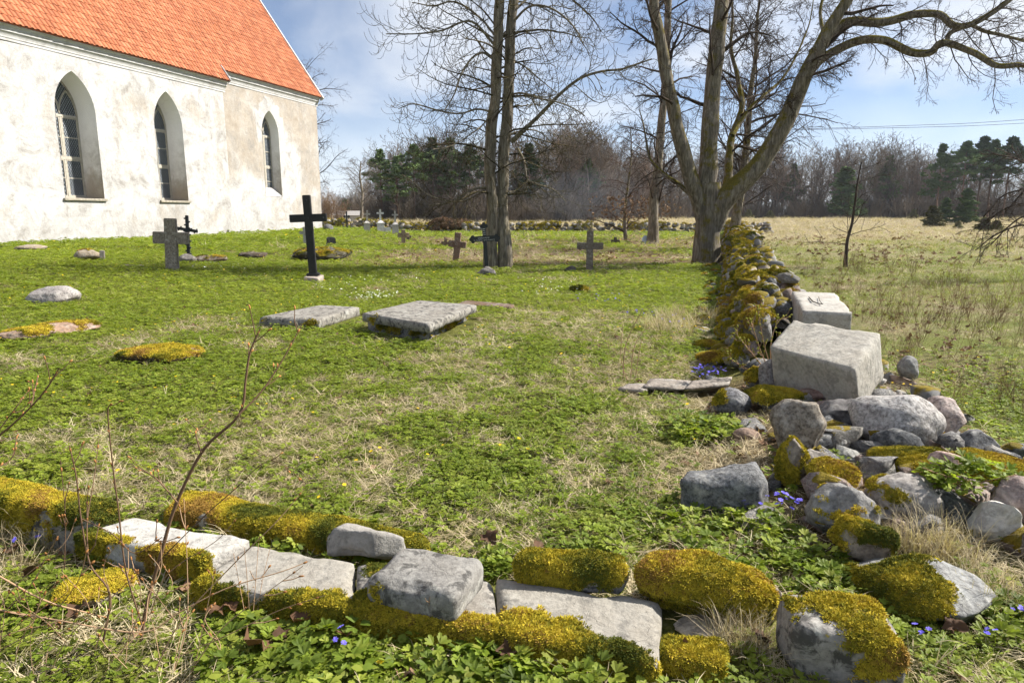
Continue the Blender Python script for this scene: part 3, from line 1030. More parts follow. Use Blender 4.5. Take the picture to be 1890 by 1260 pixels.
# windows
def window(w_, yoff, lights, nm='window', coloured=False):
    RD_ = RDC if coloured else RD
    yy = yoff + RD_ - 0.06
    inn = dict(uc=w_['uc'] + 0.04, w=w_['w'] * 0.90, zb=w_['zb'] + 0.06, zs=w_['zs'], za=w_['za'] - 0.10)
    win = empty(nm)
    win.parent = church
    pts = arch(**inn)
    n = len(pts)
    # frame: band along the outline
    mb = MB()
    fw = 0.05
    small = arch(inn['uc'], inn['w'] - 2 * fw, inn['zb'] + fw, inn['zs'], inn['za'] - fw * 1.4)
    V = [(a, yy, b) for a, b in pts] + [(a, yy, b) for a, b in small] + [(a, yy + 0.06, b) for a, b in small] + [(a, yy + 0.06, b) for a, b in pts]
    F = []
    for i in range(n):
        j = (i + 1) % n
        F += [(i, j, n + j, n + i), (n + i, n + j, 2 * n + j, 2 * n + i), (3 * n + i, i, i, 3 * n + i)][:2]
    mb.add(V, F)
    zs = inn['zs']
    hw = inn['w'] / 2 - fw
    u0, u1 = inn['uc'] - hw, inn['uc'] + hw
    mb.box(inn['uc'] - 0.032, inn['uc'] + 0.032, yy - 0.012, yy + 0.05, inn['zb'] + fw, zs - 0.06)                 # mullion
    mb.box(u0 - 0.02, u1 + 0.02, yy - 0.022, yy + 0.05, zs - 0.16, zs - 0.06)                                      # transom
    zm = inn['zb'] + (zs - inn['zb']) * 0.47
    mb.box(u0 - 0.02, u1 + 0.02, yy - 0.018, yy + 0.05, zm - 0.05, zm + 0.04)
    # tracery: two small arches and their shared stem
    for sgn in (-1, 1):
        cx = inn['uc'] + sgn * hw / 2
        sub = arch(cx, hw, zs, zs + 0.0, zs + (inn['za'] - zs) * 0.62)[2:]
        for (a, b), (c_, d_) in zip(sub[:-1], sub[1:]):
            L_ = math.hypot(c_ - a, d_ - b)
            if L_ < 1e-4:
                continue
            Mx = Matrix.Translation(((a + c_) / 2, yy + 0.015, (b + d_) / 2)) @ Matrix.Rotation(-math.atan2(d_ - b, c_ - a), 4, 'Y')
            mb.box(-L_ / 2 - 0.01, L_ / 2 + 0.01, -0.02, 0.03, -0.032, 0.032, Mx)
    obj('window_frame', mb.mesh('window_frame', M['frame']), win)
    # casements with glazing bars, panes and lead lattice
    yp = yy + 0.035
    lat = MB()

    def pane(a0, a1, b0, b1):
        o_ = MB()
        o_.box(a0, a1, yp, yp + 0.008, b0, b1)
        obj('pane', o_.mesh('pane', M['glass']), win)
        # diamond lattice clipped to the pane
        st_, rt = 0.115, 1.5
        cx_, cz_ = (a0 + a1) / 2, (b0 + b1) / 2
        R_ = (a1 - a0) + (b1 - b0)
        for sgn in (-1, 1):
            for i in range(-int(R_ / st_) - 1, int(R_ / st_) + 2):
                # line: (x-cx)*rt*sgn - (z-cz) = i*st*rt
                P_ = []
                for x_ in (a0, a1):
                    z_ = cz_ + (x_ - cx_) * rt * sgn - i * st_ * rt
                    if b0 <= z_ <= b1: P_.append((x_, z_))
                for z_ in (b0, b1):
                    x_ = cx_ + (z_ - cz_ + i * st_ * rt) / (rt * sgn)
                    if a0 < x_ < a1: P_.append((x_, z_))
                if len(P_) >= 2:
                    (xa, za_), (xb, zb_) = P_[0], P_[1]
                    d = np.array([xb - xa, zb_ - za_]); l_ = np.linalg.norm(d)
                    if l_ < 0.02: continue
                    nn = np.array([-d[1], d[0]]) / l_ * 0.014
                    lat.add([(xa - nn[0], yp - 0.006, za_ - nn[1]), (xb - nn[0], yp - 0.006, zb_ - nn[1]), (xb + nn[0], yp - 0.006, zb_ + nn[1]), (xa + nn[0], yp - 0.006, za_ + nn[1])], [(0, 1, 2, 3)])
        return o_

    bars = MB()
    for sgn in (-1, 1):
        a0, a1 = (u0 + 0.05, inn['uc'] - 0.09) if sgn < 0 else (inn['uc'] + 0.09, u1 - 0.05)
        for (b0, b1) in ((inn['zb'] + fw + 0.05, zm - 0.10), (zm + 0.09, zs - 0.21)):
            mid = (b0 + b1) / 2
            for (c0, c1) in ((b0, mid - 0.02), (mid + 0.02, b1)):
                pane(a0, a1, c0, c1)
            bars.box(a0 - 0.045, a0, yy - 0.004, yy + 0.045, b0 - 0.045, b1 + 0.045)
            bars.box(a1, a1 + 0.045, yy - 0.004, yy + 0.045, b0 - 0.045, b1 + 0.045)
            bars.box(a0, a1, yy - 0.002, yy + 0.043, b0 - 0.045, b0)
            bars.box(a0, a1, yy - 0.002, yy + 0.043, b1, b1 + 0.045)
            bars.box(a0, a1, yy - 0.001, yy + 0.04, mid - 0.02, mid + 0.02)
    obj('casement', bars.mesh('casement', M['frame']), win)
    # head lights
    hd = arch(inn['uc'], 2 * hw, zs - 0.06, zs, inn['za'] - fw * 1.4)
    o_ = MB()
    nn_ = len(hd)
    o_.add([(a, yp, b) for a, b in hd] + [(a, yp + 0.008, b) for a, b in hd], [tuple(range(nn_)), tuple(range(nn_, 2 * nn_))[::-1]])
    obj('head_pane', o_.mesh('head_pane', M['glass']), win)
    # lattice over the head, kept inside the arch
    st_, rt = 0.115, 1.5
    for sgn in (-1, 1):
        for i in range(-30, 30):
            run = []
            for x_ in np.linspace(-hw, hw, 60):
                z_ = zs + x_ * rt * sgn + i * st_ * rt
                H = hd
                h_ = hw; Hh = (inn['za'] - fw * 1.4) - zs; R = (h_ * h_ + Hh * Hh) / (2 * h_); cxx = h_ - R
                ok = z_ > zs - 0.05 and (abs(x_) - cxx) ** 2 + max(0, z_ - zs) ** 2 < (R - 0.01) ** 2
                run.append((x_ + inn['uc'], z_) if ok else None)
            for A_, B_ in zip(run[:-1], run[1:]):
                if A_ and B_:
                    d = np.array(B_) - np.array(A_); l_ = np.linalg.norm(d)
                    q__ = np.array([-d[1], d[0]]) / l_ * 0.014
                    lat.add([(A_[0] - q__[0], yp - 0.006, A_[1] - q__[1]), (B_[0] - q__[0], yp - 0.006, B_[1] - q__[1]), (B_[0] + q__[0], yp - 0.006, B_[1] + q__[1]), (A_[0] + q__[0], yp - 0.006, A_[1] + q__[1])], [(0, 1, 2, 3)])
    lo = obj('lead_lattice', lat.mesh('lead_lattice', M['came']), win)
    lo['kind'] = 'stuff'
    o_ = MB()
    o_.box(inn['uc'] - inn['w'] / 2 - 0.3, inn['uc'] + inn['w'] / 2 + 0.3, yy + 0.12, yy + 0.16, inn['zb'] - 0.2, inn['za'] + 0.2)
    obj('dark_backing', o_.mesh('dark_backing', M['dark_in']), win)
    if nm == 'window' and not coloured:
        o_ = MB()
        o_.box(w_['uc'] - w_['w'] / 2 - 0.10, w_['uc'] + w_['w'] / 2 + 0.10, yoff - 0.10, yoff + RD_ - 0.08, w_['zb'] - 0.085, w_['zb'] + 0.015)
        obj('window_sill', o_.mesh('window_sill', M['sill'], 0.012, 2, jitter=0.006), win)
    return win


for i, w_ in enumerate(WINS):
    window(w_, 0.0, 2)
wc = window(WINC[0], -CH_OFF, 2, coloured=True)
# sloping plaster sill of the choir window
w_ = WINC[0]
o_ = MB()
a, b = w_['uc'] - w_['w'] / 2 + 0.012, w_['uc'] + w_['w'] / 2 - 0.012
o_.add([(a, -CH_OFF - 0.01, w_['zb'] + 0.01), (b, -CH_OFF - 0.01, w_['zb'] + 0.01), (b, -CH_OFF + RDC - 0.09, w_['zb'] + 0.55), (a, -CH_OFF + RDC - 0.09, w_['zb'] + 0.55)], [(0, 1, 2, 3)])
obj('sloping_sill', o_.mesh('sloping_sill', M['plaster']), wc)

# ------------------------------------------------------------------ stones: shapes
_ico = {}


def ico(sub):
    if sub not in _ico:
        bm = bmesh.new()
        bmesh.ops.create_icosphere(bm, subdivisions=sub, radius=1.0)
        bm.verts.ensure_lookup_table()
        _ico[sub] = (np.array([v.co[:] for v in bm.verts]), np.array([[v.index for v in f.verts] for f in bm.faces]))
        bm.free()
    return _ico[sub]


def rock_geo(seed, dims, sub=4, cuts=8, cd=(0.62, 0.92), rough=0.05):
    V, F = ico(sub)
    V = V.copy()
    rg = np.random.default_rng(seed)
    V *= (1 + 0.35 * (fbm(V, 1.3, 3, seed) - 0.5))[:, None]
    for _ in range(cuts):
        n = rg.normal(size=3); n /= np.linalg.norm(n)
        d = rg.uniform(*cd)
        e = V @ n - d
        V -= np.maximum(e, 0)[:, None] * n * 0.92
    lo, hi = V.min(0), V.max(0)
    V = (V - (lo + hi) / 2) / (hi - lo)
    V = V * np.asarray(dims)
    nr = V / np.maximum(1e-6, np.linalg.norm(V, axis=1))[:, None]
    s = float(np.mean(dims))
    V += nr * ((fbm(V, 3.5 / s, 4, seed + 5) - 0.5) * rough * 2.6 * s)[:, None]
    rd = 1 - np.abs(fbm(V, 5.0 / s, 3, seed + 9) - 0.5) * 2
    V -= nr * (np.clip(rd - 0.86, 0, 1) * rough * 3.2 * s)[:, None]
    return V, F


def block_geo(corners, h, cell=0.03, rnd=0.02, rough=0.006, chip=0.03, seed=0, down=None):
    """a dressed stone: CORNERS = four top points (front left, front right, back right, back left), H thick"""
    c = np.asarray(corners, float)
    nrm = np.cross(c[1] - c[0], c[3] - c[0]); nrm /= np.linalg.norm(nrm)
    if nrm[2] < 0: nrm = -nrm
    dn = -nrm if down is None else np.asarray(down, float)
    lx = (np.linalg.norm(c[1] - c[0]) + np.linalg.norm(c[2] - c[3])) / 2
    ly = (np.linalg.norm(c[3] - c[0]) + np.linalg.norm(c[2] - c[1])) / 2
    nx, ny, nz = max(3, int(lx / cell)), max(3, int(ly / cell)), max(2, int(h / cell))
    ids, P = {}, []

    def vid(i, j, k_):
        key = (i, j, k_)
        if key not in ids:
            ids[key] = len(P)
            P.append((i / nx, j / ny, k_ / nz))
        return ids[key]
    F = []
    for i in range(nx):
        for j in range(ny):
            F.append((vid(i, j, nz), vid(i + 1, j, nz), vid(i + 1, j + 1, nz), vid(i, j + 1, nz)))
            F.append((vid(i, j, 0), vid(i, j + 1, 0), vid(i + 1, j + 1, 0), vid(i + 1, j, 0)))
    for i in range(nx):
        for k_ in range(nz):
            F.append((vid(i, 0, k_), vid(i + 1, 0, k_), vid(i + 1, 0, k_ + 1), vid(i, 0, k_ + 1)))
            F.append((vid(i, ny, k_), vid(i, ny, k_ + 1), vid(i + 1, ny, k_ + 1), vid(i + 1, ny, k_)))
    for j in range(ny):
        for k_ in range(nz):
            F.append((vid(0, j, k_), vid(0, j, k_ + 1), vid(0, j + 1, k_ + 1), vid(0, j + 1, k_)))
            F.append((vid(nx, j, k_), vid(nx, j + 1, k_), vid(nx, j + 1, k_ + 1), vid(nx, j, k_ + 1)))
    P = np.array(P)
    # round the edges in metric box space
    L3 = np.array([lx, ly, h])
    Q = (P - 0.5) * L3
    half = L3 / 2
    r = min(rnd, half.min() * 0.9)
    inner = np.clip(Q, -(half - r), half - r)
    d = Q - inner
    dl = np.linalg.norm(d, axis=1)
    edge = (np.abs(d) > 1e-6).sum(1) >= 2
    ok = dl > 1e-9
    Q[ok] = inner[ok] + d[ok] / dl[ok][:, None] * r
    off = np.array([seed * 3.7, seed * 1.3, 0])
    nr = np.where(ok[:, None], d / np.maximum(dl, 1e-9)[:, None], 0)
    Q += nr * ((fbm(Q + off, 9, 4, seed) - 0.5) * 2 * rough)[:, None]
    big = fbm(Q + off, 4.0, 3, seed + 3)
    near = np.sort((half - np.abs(Q)) / max(rnd, 0.02), axis=1)[:, 1]             # second smallest distance: close to an edge
    ew = np.clip(1 - near / 2.2, 0, 1)
    Q -= np.sign(Q) * (ew * np.clip(big - 0.50, 0, 1) * 4 * chip)[:, None] * (np.abs(Q) / half > 0.5)
    U = Q / L3 + 0.5
    a, b, w = U[:, 0:1], U[:, 1:2], U[:, 2:3]
    top = c[0] * (1 - a) * (1 - b) + c[1] * a * (1 - b) + c[2] * a * b + c[3] * (1 - a) * b
    V = top + dn * ((1 - w) * h)
    return V, F


def vnormals(V, F):
    N = np.zeros_like(V)
    if isinstance(F, np.ndarray):
        n = np.cross(V[F[:, 1]] - V[F[:, 0]], V[F[:, 2]] - V[F[:, 0]])
        for k_ in range(3): np.add.at(N, F[:, k_], n)
    else:
        Fa = np.array(F)
        n = np.cross(V[Fa[:, 2]] - V[Fa[:, 0]], V[Fa[:, 3]] - V[Fa[:, 1]])
        for k_ in range(4): np.add.at(N, Fa[:, k_], n)
    return N / np.maximum(1e-12, np.linalg.norm(N, axis=1))[:, None]


# moss tufts
def moss_proto(seed, n=12, spread=0.012, h=(0.006, 0.013)):
    rg = np.random.default_rng(seed)
    V, F = [], []
    for i in range(n):
        a, rr_ = rg.uniform(0, 2 * pi), spread * sqrt(rg.random())
        c = np.array([rr_ * cos(a), rr_ * sin(a), -0.004])
        hh = rg.uniform(*h)
        tip = c + np.array([cos(a) * rr_ * 0.9, sin(a) * rr_ * 0.9, hh]) + rg.normal(0, 0.002, 3)
        w = 0.0036
        b = len(V)
        for k_ in range(3):
            V.append(c * [1.2, 1.2, 1] + np.array([w * cos(a + k_ * 2.1), w * sin(a + k_ * 2.1), hh * 0.45]))
        V.append(tip); V.append(c)
        F += [(b, b + 1, b + 3), (b + 1, b + 2, b + 3), (b + 2, b, b + 3), (b + 1, b, b + 4), (b + 2, b + 1, b + 4), (b, b + 2, b + 4)]
    return V, F, [0] * len(F)


MOSS = [moss_proto(i) for i in range(3)]


def euler_from_normal(N, spin):
    z = N / np.linalg.norm(N, axis=1)[:, None]
    ref = np.where(np.abs(z[:, 2:3]) < 0.95, np.array([[0, 0, 1.0]]), np.array([[1.0, 0, 0]]))
    x = np.cross(ref, z); x /= np.linalg.norm(x, axis=1)[:, None]
    y = np.cross(z, x)
    c, s = np.cos(spin)[:, None], np.sin(spin)[:, None]
    X_, Y_ = x * c + y * s, -x * s + y * c
    a = np.arctan2(Y_[:, 2], z[:, 2])
    b = -np.arcsin(np.clip(X_[:, 2], -1, 1))
    g = np.arctan2(X_[:, 1], X_[:, 0])
    return np.stack([a, b, g], -1)


def sample_tris(V, F, N, w, dens, rg):
    """random points on faces, weighted by the vertex weight w"""
    Fa = np.array(F)
    if Fa.shape[1] == 4:
        Fa = np.concatenate([Fa[:, [0, 1, 2]], Fa[:, [0, 2, 3]]])
    A, B, C = V[Fa[:, 0]], V[Fa[:, 1]], V[Fa[:, 2]]
    ar = np.linalg.norm(np.cross(B - A, C - A), axis=1) / 2
    wm = w[Fa].mean(1)
    wt = ar * np.where(wm > 0.2, wm ** 1.4, 0)
    n = int(wt.sum() * dens)
    if n < 1:
        return None
    t = rg.choice(len(Fa), n, p=wt / wt.sum())
    u, v = rg.random(n), rg.random(n)
    fl = u + v > 1
    u[fl], v[fl] = 1 - u[fl], 1 - v[fl]
    P = A[t] + (B[t] - A[t]) * u[:, None] + (C[t] - A[t]) * v[:, None]
    nn = N[Fa[t, 0]] + N[Fa[t, 1]] + N[Fa[t, 2]]
    return P, nn / np.maximum(1e-9, np.linalg.norm(nn, axis=1))[:, None]


KEEP = []          # footprints (x, y, r) that plants avoid


def stone(name, V, F, mat, col, label=None, cat='stone', group=None, moss=None, parent=None, seed=0, smooth=True, mscale=1.0):
    """a stone from world-space geometry; its origin is set at its foot. moss = dict(c=cover, up=, ps=patch scale, bias=(x,y,z))"""
    V = np.asarray(V, float)
    base = np.array([V[:, 0].mean(), V[:, 1].mean(), V[:, 2].min()])
    attrs = None
    pts = None
    if moss:
        N = vnormals(V, F)
        m = (fbm(V, moss.get('ps', 3.5), 3, seed + 91) - 0.5) * 1.9 + 0.5
        val = m + (moss['c'] - 0.5) * 1.3 + moss.get('up', 0.5) * (N[:, 2] - 0.45)
        if 'bias' in moss:
            val = val + N @ np.asarray(moss['bias'])
        zt_ = (V[:, 2] - V[:, 2].min()) / max(1e-6, np.ptp(V[:, 2]))
        val = val - moss.get('low', 0.55) * np.clip(0.75 - zt_, 0, 1)
        val = val + 0.35 * (fbm(V, 16, 2, seed + 37) - 0.5)
        if 'front' in moss and isinstance(moss['front'], np.ndarray):
            tf_ = V[:, :2] @ moss['front']
            tf_ = (tf_ - tf_.min()) / np.ptp(tf_)
            val = val + 0.75 * sstep(0.55, 0.92, tf_ + 0.35 * (fbm(V, 6, 2, seed + 3) - 0.5)) - 0.12
        mk = sstep(0.42, 0.62, val) * sstep(-0.75, -0.3, N[:, 2])
        lump = 0.6 + 0.8 * fbm(V, 14, 2, seed + 7)
        V = V + N * (mk * lump * moss.get('h', 0.014) * 0.75)[:, None]
        attrs = {'moss': ('FLOAT', 'POINT', mk)}
        rg = np.random.default_rng(seed + 1)
        N2_ = vnormals(V, F)
        mscale *= 0.68
        pts = sample_tris(V, F, N2_, mk, moss.get('d', 7000) / mscale ** 2, rg)
    me = mesh_np(name, V - base, np.array(F) if not isinstance(F, np.ndarray) else F, [mat], smooth, attrs=attrs)
    o = obj(name, me, parent, tuple(base) if parent is None else (0, 0, 0))
    if parent is not None:
        o.matrix_parent_inverse = Matrix.Identity(4)
        o.location = Vector(base) - parent.location
    o.color = (*col, 1)
    if label:
        tag(o, label, cat, group)
    if pts is not None:
        P, NN = pts
        n = len(P)
        t = (fbm(P, 4, 3, 33) - 0.5) * 2.2 + 0.52 + rg.normal(0, 0.15, n)
        mo = scatter('moss', MOSS, [M['moss']], P - base, euler_from_normal(NN * 0.75 + np.array([0, 0, 0.25]) + rg.normal(0, 0.12, (n, 3)), rg.uniform(0, 6.28, n)),
                     mscale * rg.uniform(0.55, 1.5, n), rg.integers(0, 3, n), np.clip(t, 0, 0.97), parent=o)
        mo['kind'] = 'stuff'
    return o


def rot_z(V, a, c):
    M_ = np.array([[cos(a), -sin(a), 0], [sin(a), cos(a), 0], [0, 0, 1]])
    return (V - c) @ M_.T + c


def rock(name, box, col, label, seed, mat='field_stone', dr=0.75, lift=0.0, moss=None, cuts=8, cd=(0.62, 0.92), rough=0.05, sink=0.12, tilt=(0, 0), hmul=1.0, cat='stone', sub=4, group=None, yaw=None, keep=True, mscale=None):
    x0, x1, yt, yb = box
    g = G((x0 + x1) / 2, yb, lift)
    zf = proj(g)[2]
    w = (x1 - x0) * zf / FPX
    dp = w * dr
    ph = math.atan2(CAMZ - g[2], g[1])
    h = ((yb - yt) * zf / FPX - dp * 0.5 * sin(ph)) / cos(ph)
    h = max(h, 0.22 * w) * hmul
    V, F = rock_geo(seed, (w, dp, h * (1 + sink)), sub, cuts, cd, rough)
    R = np.array((Matrix.Rotation(tilt[0], 3, 'X') @ Matrix.Rotation(tilt[1], 3, 'Y')))
    V = V @ R.T
    fwd = np.array([g[0], g[1]]); fwd /= np.linalg.norm(fwd)
    c = np.array([g[0] + fwd[0] * dp * 0.42, g[1] + fwd[1] * dp * 0.42])
    a = atan2(fwd[1], fwd[0]) - pi / 2
    V = rot_z(V, a, np.zeros(3))
    V += np.array([c[0], c[1], g[2] + h * 0.5 - h * sink * 0.5])
    if keep:
        KEEP.append((c[0], c[1], w * 0.46))
    if mscale is None:
        mscale = float(np.clip(zf / 4.5, 1.0, 3.5))
    return stone(name, V, F, M[mat], col, label, cat, group, moss, seed=seed, mscale=mscale)


def quad_stone(name, px, z, h, col, label, seed, mat='limestone', moss=None, cell=0.03, rnd=0.02, rough=0.006, chip=0.02, cat='stone', keep=True, mscale=None, group=None, down=None):
    zs_ = z if isinstance(z, (tuple, list)) else (z,) * 4
    c = []
    for (a, b), zz in zip(px, zs_):
        d = ray(a, b)
        c.append(CAMP + d * ((zz - CAMZ) / d[2]))
    V, F = block_geo(c, h, cell, rnd, rough, chip, seed, down)
    if moss and moss.get('front') is True:
        e_ = (c[1] - c[0])[:2]
        moss['front'] = np.array([e_[1], -e_[0]]) / np.linalg.norm(e_)
    if keep:
        c = np.array(c)
        for i in np.linspace(0.1, 0.9, 7):
            for j in (0.2, 0.5, 0.8):
                p = (c[0] * (1 - i) + c[1] * i) * (1 - j) + (c[3] * (1 - i) + c[2] * i) * j
                KEEP.append((p[0], p[1], (0.42 if zs_[0] < 0.2 and len(px) and px[0][1] > 900 else (0.22 if px[0][1] < 640 else 0.35)) * np.linalg.norm(c[3] - c[0])))
    if mscale is None:
        mscale = float(np.clip(np.mean([proj(x)[2] for x in c]) / 3.6, 1.0, 4))
    return stone(name, V, F, M[mat], col, label, cat, group, moss, seed=seed, mscale=mscale)


GREY, PALE, DARK, PINK, TAN = (0.27, 0.265, 0.255), (0.50, 0.48, 0.44), (0.125, 0.13, 0.135), (0.40, 0.29, 0.25), (0.33, 0.28, 0.22)
LIME = (0.36, 0.34, 0.305)

# ------------------------------------------------------------------ kerb of the grave plot in front
quad_stone('kerb_block', [(-110, 903), (156, 948), (223, 928), (-60, 868)], 0.22, 0.26, LIME, 'kerb block capped with golden moss, pale broken end, at the left edge', 1, moss=dict(c=0.78, up=0.3, ps=4.5), rough=0.008)
quad_stone('kerb_slab', [(137, 985), (371, 1030), (467, 992), (246, 951)], 0.13, 0.16, (0.50, 0.485, 0.45), 'cleanest palest kerb slab with a mossy front edge behind the bare twigs', 2, 'pale_limestone', moss=dict(c=0.16, up=-0.1, ps=4, front=True, low=0.1), rough=0.004)
quad_stone('kerb_slab', [(352, 1074), (652, 1122), (655, 1036), (466, 1003)], 0.105, 0.15, (0.34, 0.32, 0.28), 'flat pale kerb slab between the cleanest slab and the dark square block', 3, 'pale_limestone', moss=dict(c=0.22, up=-0.1, ps=5, front=True, low=0.1))
quad_stone('kerb_slab', [(655, 1122), (918, 1164), (912, 1064), (658, 1037)], 0.105, 0.15, (0.30, 0.28, 0.25), 'kerb slab lying under the dark square block', 4, 'limestone', moss=dict(c=0.40, up=0.0, ps=4.5, front=True, low=0.1))
quad_stone('kerb_slab', [(921, 1164), (1216, 1224), (1224, 1103), (915, 1064)], 0.105, 0.15, (0.33, 0.31, 0.27), 'wide flat kerb slab with mossy front edge in front of the mossy blocks', 5, 'pale_limestone', moss=dict(c=0.22, up=-0.1, ps=4.5, front=True, low=0.1), chip=0.03)
quad_stone('kerb_slab', [(1218, 1206), (1335, 1226), (1338, 1180), (1222, 1160)], 0.08, 0.12, GREY, 'small mossy end piece of the kerb beside the corner stone', 6, moss=dict(c=0.9, up=0.2, ps=3))
quad_stone('kerb_bar', [(298, 937), (775, 1010), (790, 985), (345, 900)], 0.11, 0.15, LIME, 'long low kerb bar wholly under golden moss behind the pale slabs', 7, moss=dict(c=0.86, up=0.2, ps=3.5, h=0.014), rough=0.012)
quad_stone('broken_stone', [(604, 972), (688, 980), (757, 988), (640, 962)], (0.21, 0.22, 0.17, 0.19), 0.13, (0.33, 0.315, 0.29), 'broken grey stone lying on the kerb behind the dark square block', 8, 'pale_limestone', rnd=0.012, rough=0.014, chip=0.06, cell=0.018, keep=False, moss=dict(c=0.05, up=-0.2, ps=4, bias=(-0.6, 0, 0)))
quad_stone('square_block', [(662, 1057), (842, 1099), (896, 1024), (740, 999)], 0.23, 0.155, (0.27, 0.26, 0.24), 'dark weathered square block resting across the kerb slab', 9, 'limestone', rnd=0.045, rough=0.010, chip=0.02, cell=0.02, keep=False, moss=dict(c=0.06, up=-0.2, ps=5, bias=(0.2, -0.5, 0)))
quad_stone('mossy_block', [(952, 1032), (1152, 1049), (1166, 1020), (960, 1005)], 0.21, 0.14, LIME, 'narrow block with moss on top and a pale right end behind the wide slab', 10, moss=dict(c=0.62, up=0.15, ps=4.0, bias=(-0.35, -0.05, 0), low=0.7), cell=0.02, keep=False)
quad_stone('mossy_block', [(1172, 1045), (1424, 1085), (1432, 1040), (1228, 1003)], 0.22, 0.2, GREY, 'thick block shaggy with golden moss beside the corner stone', 11, moss=dict(c=0.88, up=-0.1, ps=4.0, bias=(0, -0.22, 0), h=0.024, low=0.35), cell=0.025, rnd=0.06, rough=0.025, chip=0.05)
quad_stone('corner_stone', [(1475, 1152), (1697, 1196), (1612, 1088), (1437, 1088)], (0.23, 0.20, 0.24, 0.24), 0.27, (0.32, 0.30, 0.275), 'big corner block half covered by a mat of moss, lower right', 12, 'limestone', rnd=0.05, rough=0.012, chip=0.03, moss=dict(c=0.48, up=0.15, ps=4.2, bias=(-0.25, 0.05, 0), h=0.016, low=0.7), cell=0.025)
quad_stone('grey_block', [(1251, 884), (1424, 880), (1398, 842), (1268, 866)], (0.20, 0.25, 0.27, 0.20), 0.30, (0.19, 0.195, 0.20), 'dark grey angular block lying in the leaves by the blue flowers', 13, 'granite', rnd=0.03, rough=0.012, chip=0.03, moss=dict(c=0.02, up=0.0, ps=3))

# ------------------------------------------------------------------ lone slabs on the lawn
quad_stone('grave_slab', [(476, 584), (588, 589), (664, 566), (592, 562)], 0.13, 0.16, (0.29, 0.275, 0.245), 'low sunken grave slab just left of the thick slab', 21, cell=0.05, moss=dict(c=0.12, up=-0.3, ps=4, bias=(0, -0.5, 0)))
quad_stone('grave_slab', [(667, 577), (792, 598), (881, 562), (774, 553)], 0.26, 0.13, (0.30, 0.285, 0.255), 'thick grave slab raised on a mossy foot in the middle of the lawn', 22, cell=0.05, rnd=0.03, moss=dict(c=0.0, up=-0.3, ps=4, bias=(0, -0.35, 0)))
quad_stone('slab_foot', [(676, 592), (784, 611), (862, 576), (780, 567)], 0.12, 0.2, GREY, 'mossy stone foot under the thick grave slab', 23, cell=0.05, moss=dict(c=0.45, up=-0.2, ps=4, h=0.015))
quad_stone('rusty_slab', [(838, 560), (945, 567), (950, 561), (860, 553)], 0.05, 0.06, (0.19, 0.12, 0.075), 'thin rust brown slab lying behind the thick grave slab', 24, 'field_stone', cell=0.06)

# ------------------------------------------------------------------ the two big ashlars on the wall's end
quad_stone('ashlar', [(1419, 640), (1578, 682), (1627, 613), (1464, 589)], (0.53, 0.51, 0.69, 0.70), 0.40, (0.40, 0.38, 0.335), 'largest tilted pale ashlar block lying on the wall end', 31, 'pale_limestone', rnd=0.012, rough=0.004, chip=0.022, cell=0.03, down=np.array([0.24, 0.12, -0.96]), keep=False)
quad_stone('ashlar', [(1481, 573), (1574, 577), (1542, 540), (1461, 537)], (0.60, 0.60, 0.62, 0.62), 0.34, (0.46, 0.44, 0.40), 'smaller pale ashlar behind the largest tilted block', 32, 'pale_limestone', rnd=0.012, rough=0.004, chip=0.02, cell=0.04, keep=False)

# ------------------------------------------------------------------ stones of the collapsed wall end
mo = lambda c, **k_: dict(c=c, **k_)
rock('boulder', (1563, 1728, 735, 832), (0.46, 0.44, 0.42), 'big rounded speckled granite boulder in the tumbled stones', 101, 'granite', 0.8, cuts=5, cd=(0.8, 0.95), rough=0.035, hmul=1.2)
rock('boulder', (1606, 1697, 788, 850), (0.10, 0.105, 0.11), 'smooth dark stone lying right before the speckled boulder', 102, 'granite', 0.7, cuts=6, cd=(0.75, 0.95), rough=0.02)
rock('boulder', (1452, 1562, 783, 836), (0.31, 0.31, 0.30), 'smooth mid grey stone left of the speckled boulder', 103, 'granite', 0.7, cuts=5, cd=(0.75, 0.95), rough=0.02)
rock('boulder', (1418, 1518, 738, 845), (0.27, 0.235, 0.19), 'tall brown grey stone standing at the wall end', 104, 'granite', 0.6, cuts=7, rough=0.04)
rock('boulder', (1690, 1772, 728, 818), (0.50, 0.41, 0.37), 'pinkish grey boulder behind the speckled boulder', 105, 'granite', 0.9, cuts=6, rough=0.04)
rock('boulder', (1763, 1838, 790, 848), (0.20, 0.20, 0.20), 'grey angular stone at the foot of the pink boulder', 106, 'granite', 0.8, cuts=9, cd=(0.5, 0.8))
rock('boulder', (1505, 1600, 735, 792), (0.21, 0.20, 0.195), 'dark jagged stone under the largest ashlar', 107, 'field_stone', 0.6, cuts=10, cd=(0.5, 0.8), rough=0.08)
rock('boulder', (1700, 1745, 792, 826), (0.22, 0.2, 0.17), 'small mossy stone wedged below the pink boulder', 108, moss=mo(0.75, ps=4))
rock('mossy_stone', (1612, 1790, 826, 888), TAN, 'broad low stone under moss with a pink stone poking out', 109, dr=0.8, cuts=5, moss=mo(0.72, ps=4.5, h=0.02))
rock('mossy_stone', (1748, 1910, 838, 915), TAN, 'brown mossy mound of stone at the right edge', 110, dr=0.9, cuts=5, moss=mo(0.62, ps=4.5, h=0.02))
rock('boulder', (1713, 1774, 832, 866), (0.52, 0.38, 0.33), 'small pink stone poking out of the moss', 111, 'granite', 0.6, lift=0.12, keep=False)
rock('mossy_stone', (1486, 1584, 850, 918), PINK, 'rounded mossy stone with a bare pink corner', 112, dr=0.8, cuts=6, moss=mo(0.52, ps=5, bias=(-0.4, 0, 0), h=0.02))
rock('rubble_stone', (1466, 1530, 828, 868), (0.42, 0.385, 0.34), 'angular tan rubble stone above the mossy pink stone', 113, dr=0.6, cuts=11, cd=(0.45, 0.75))
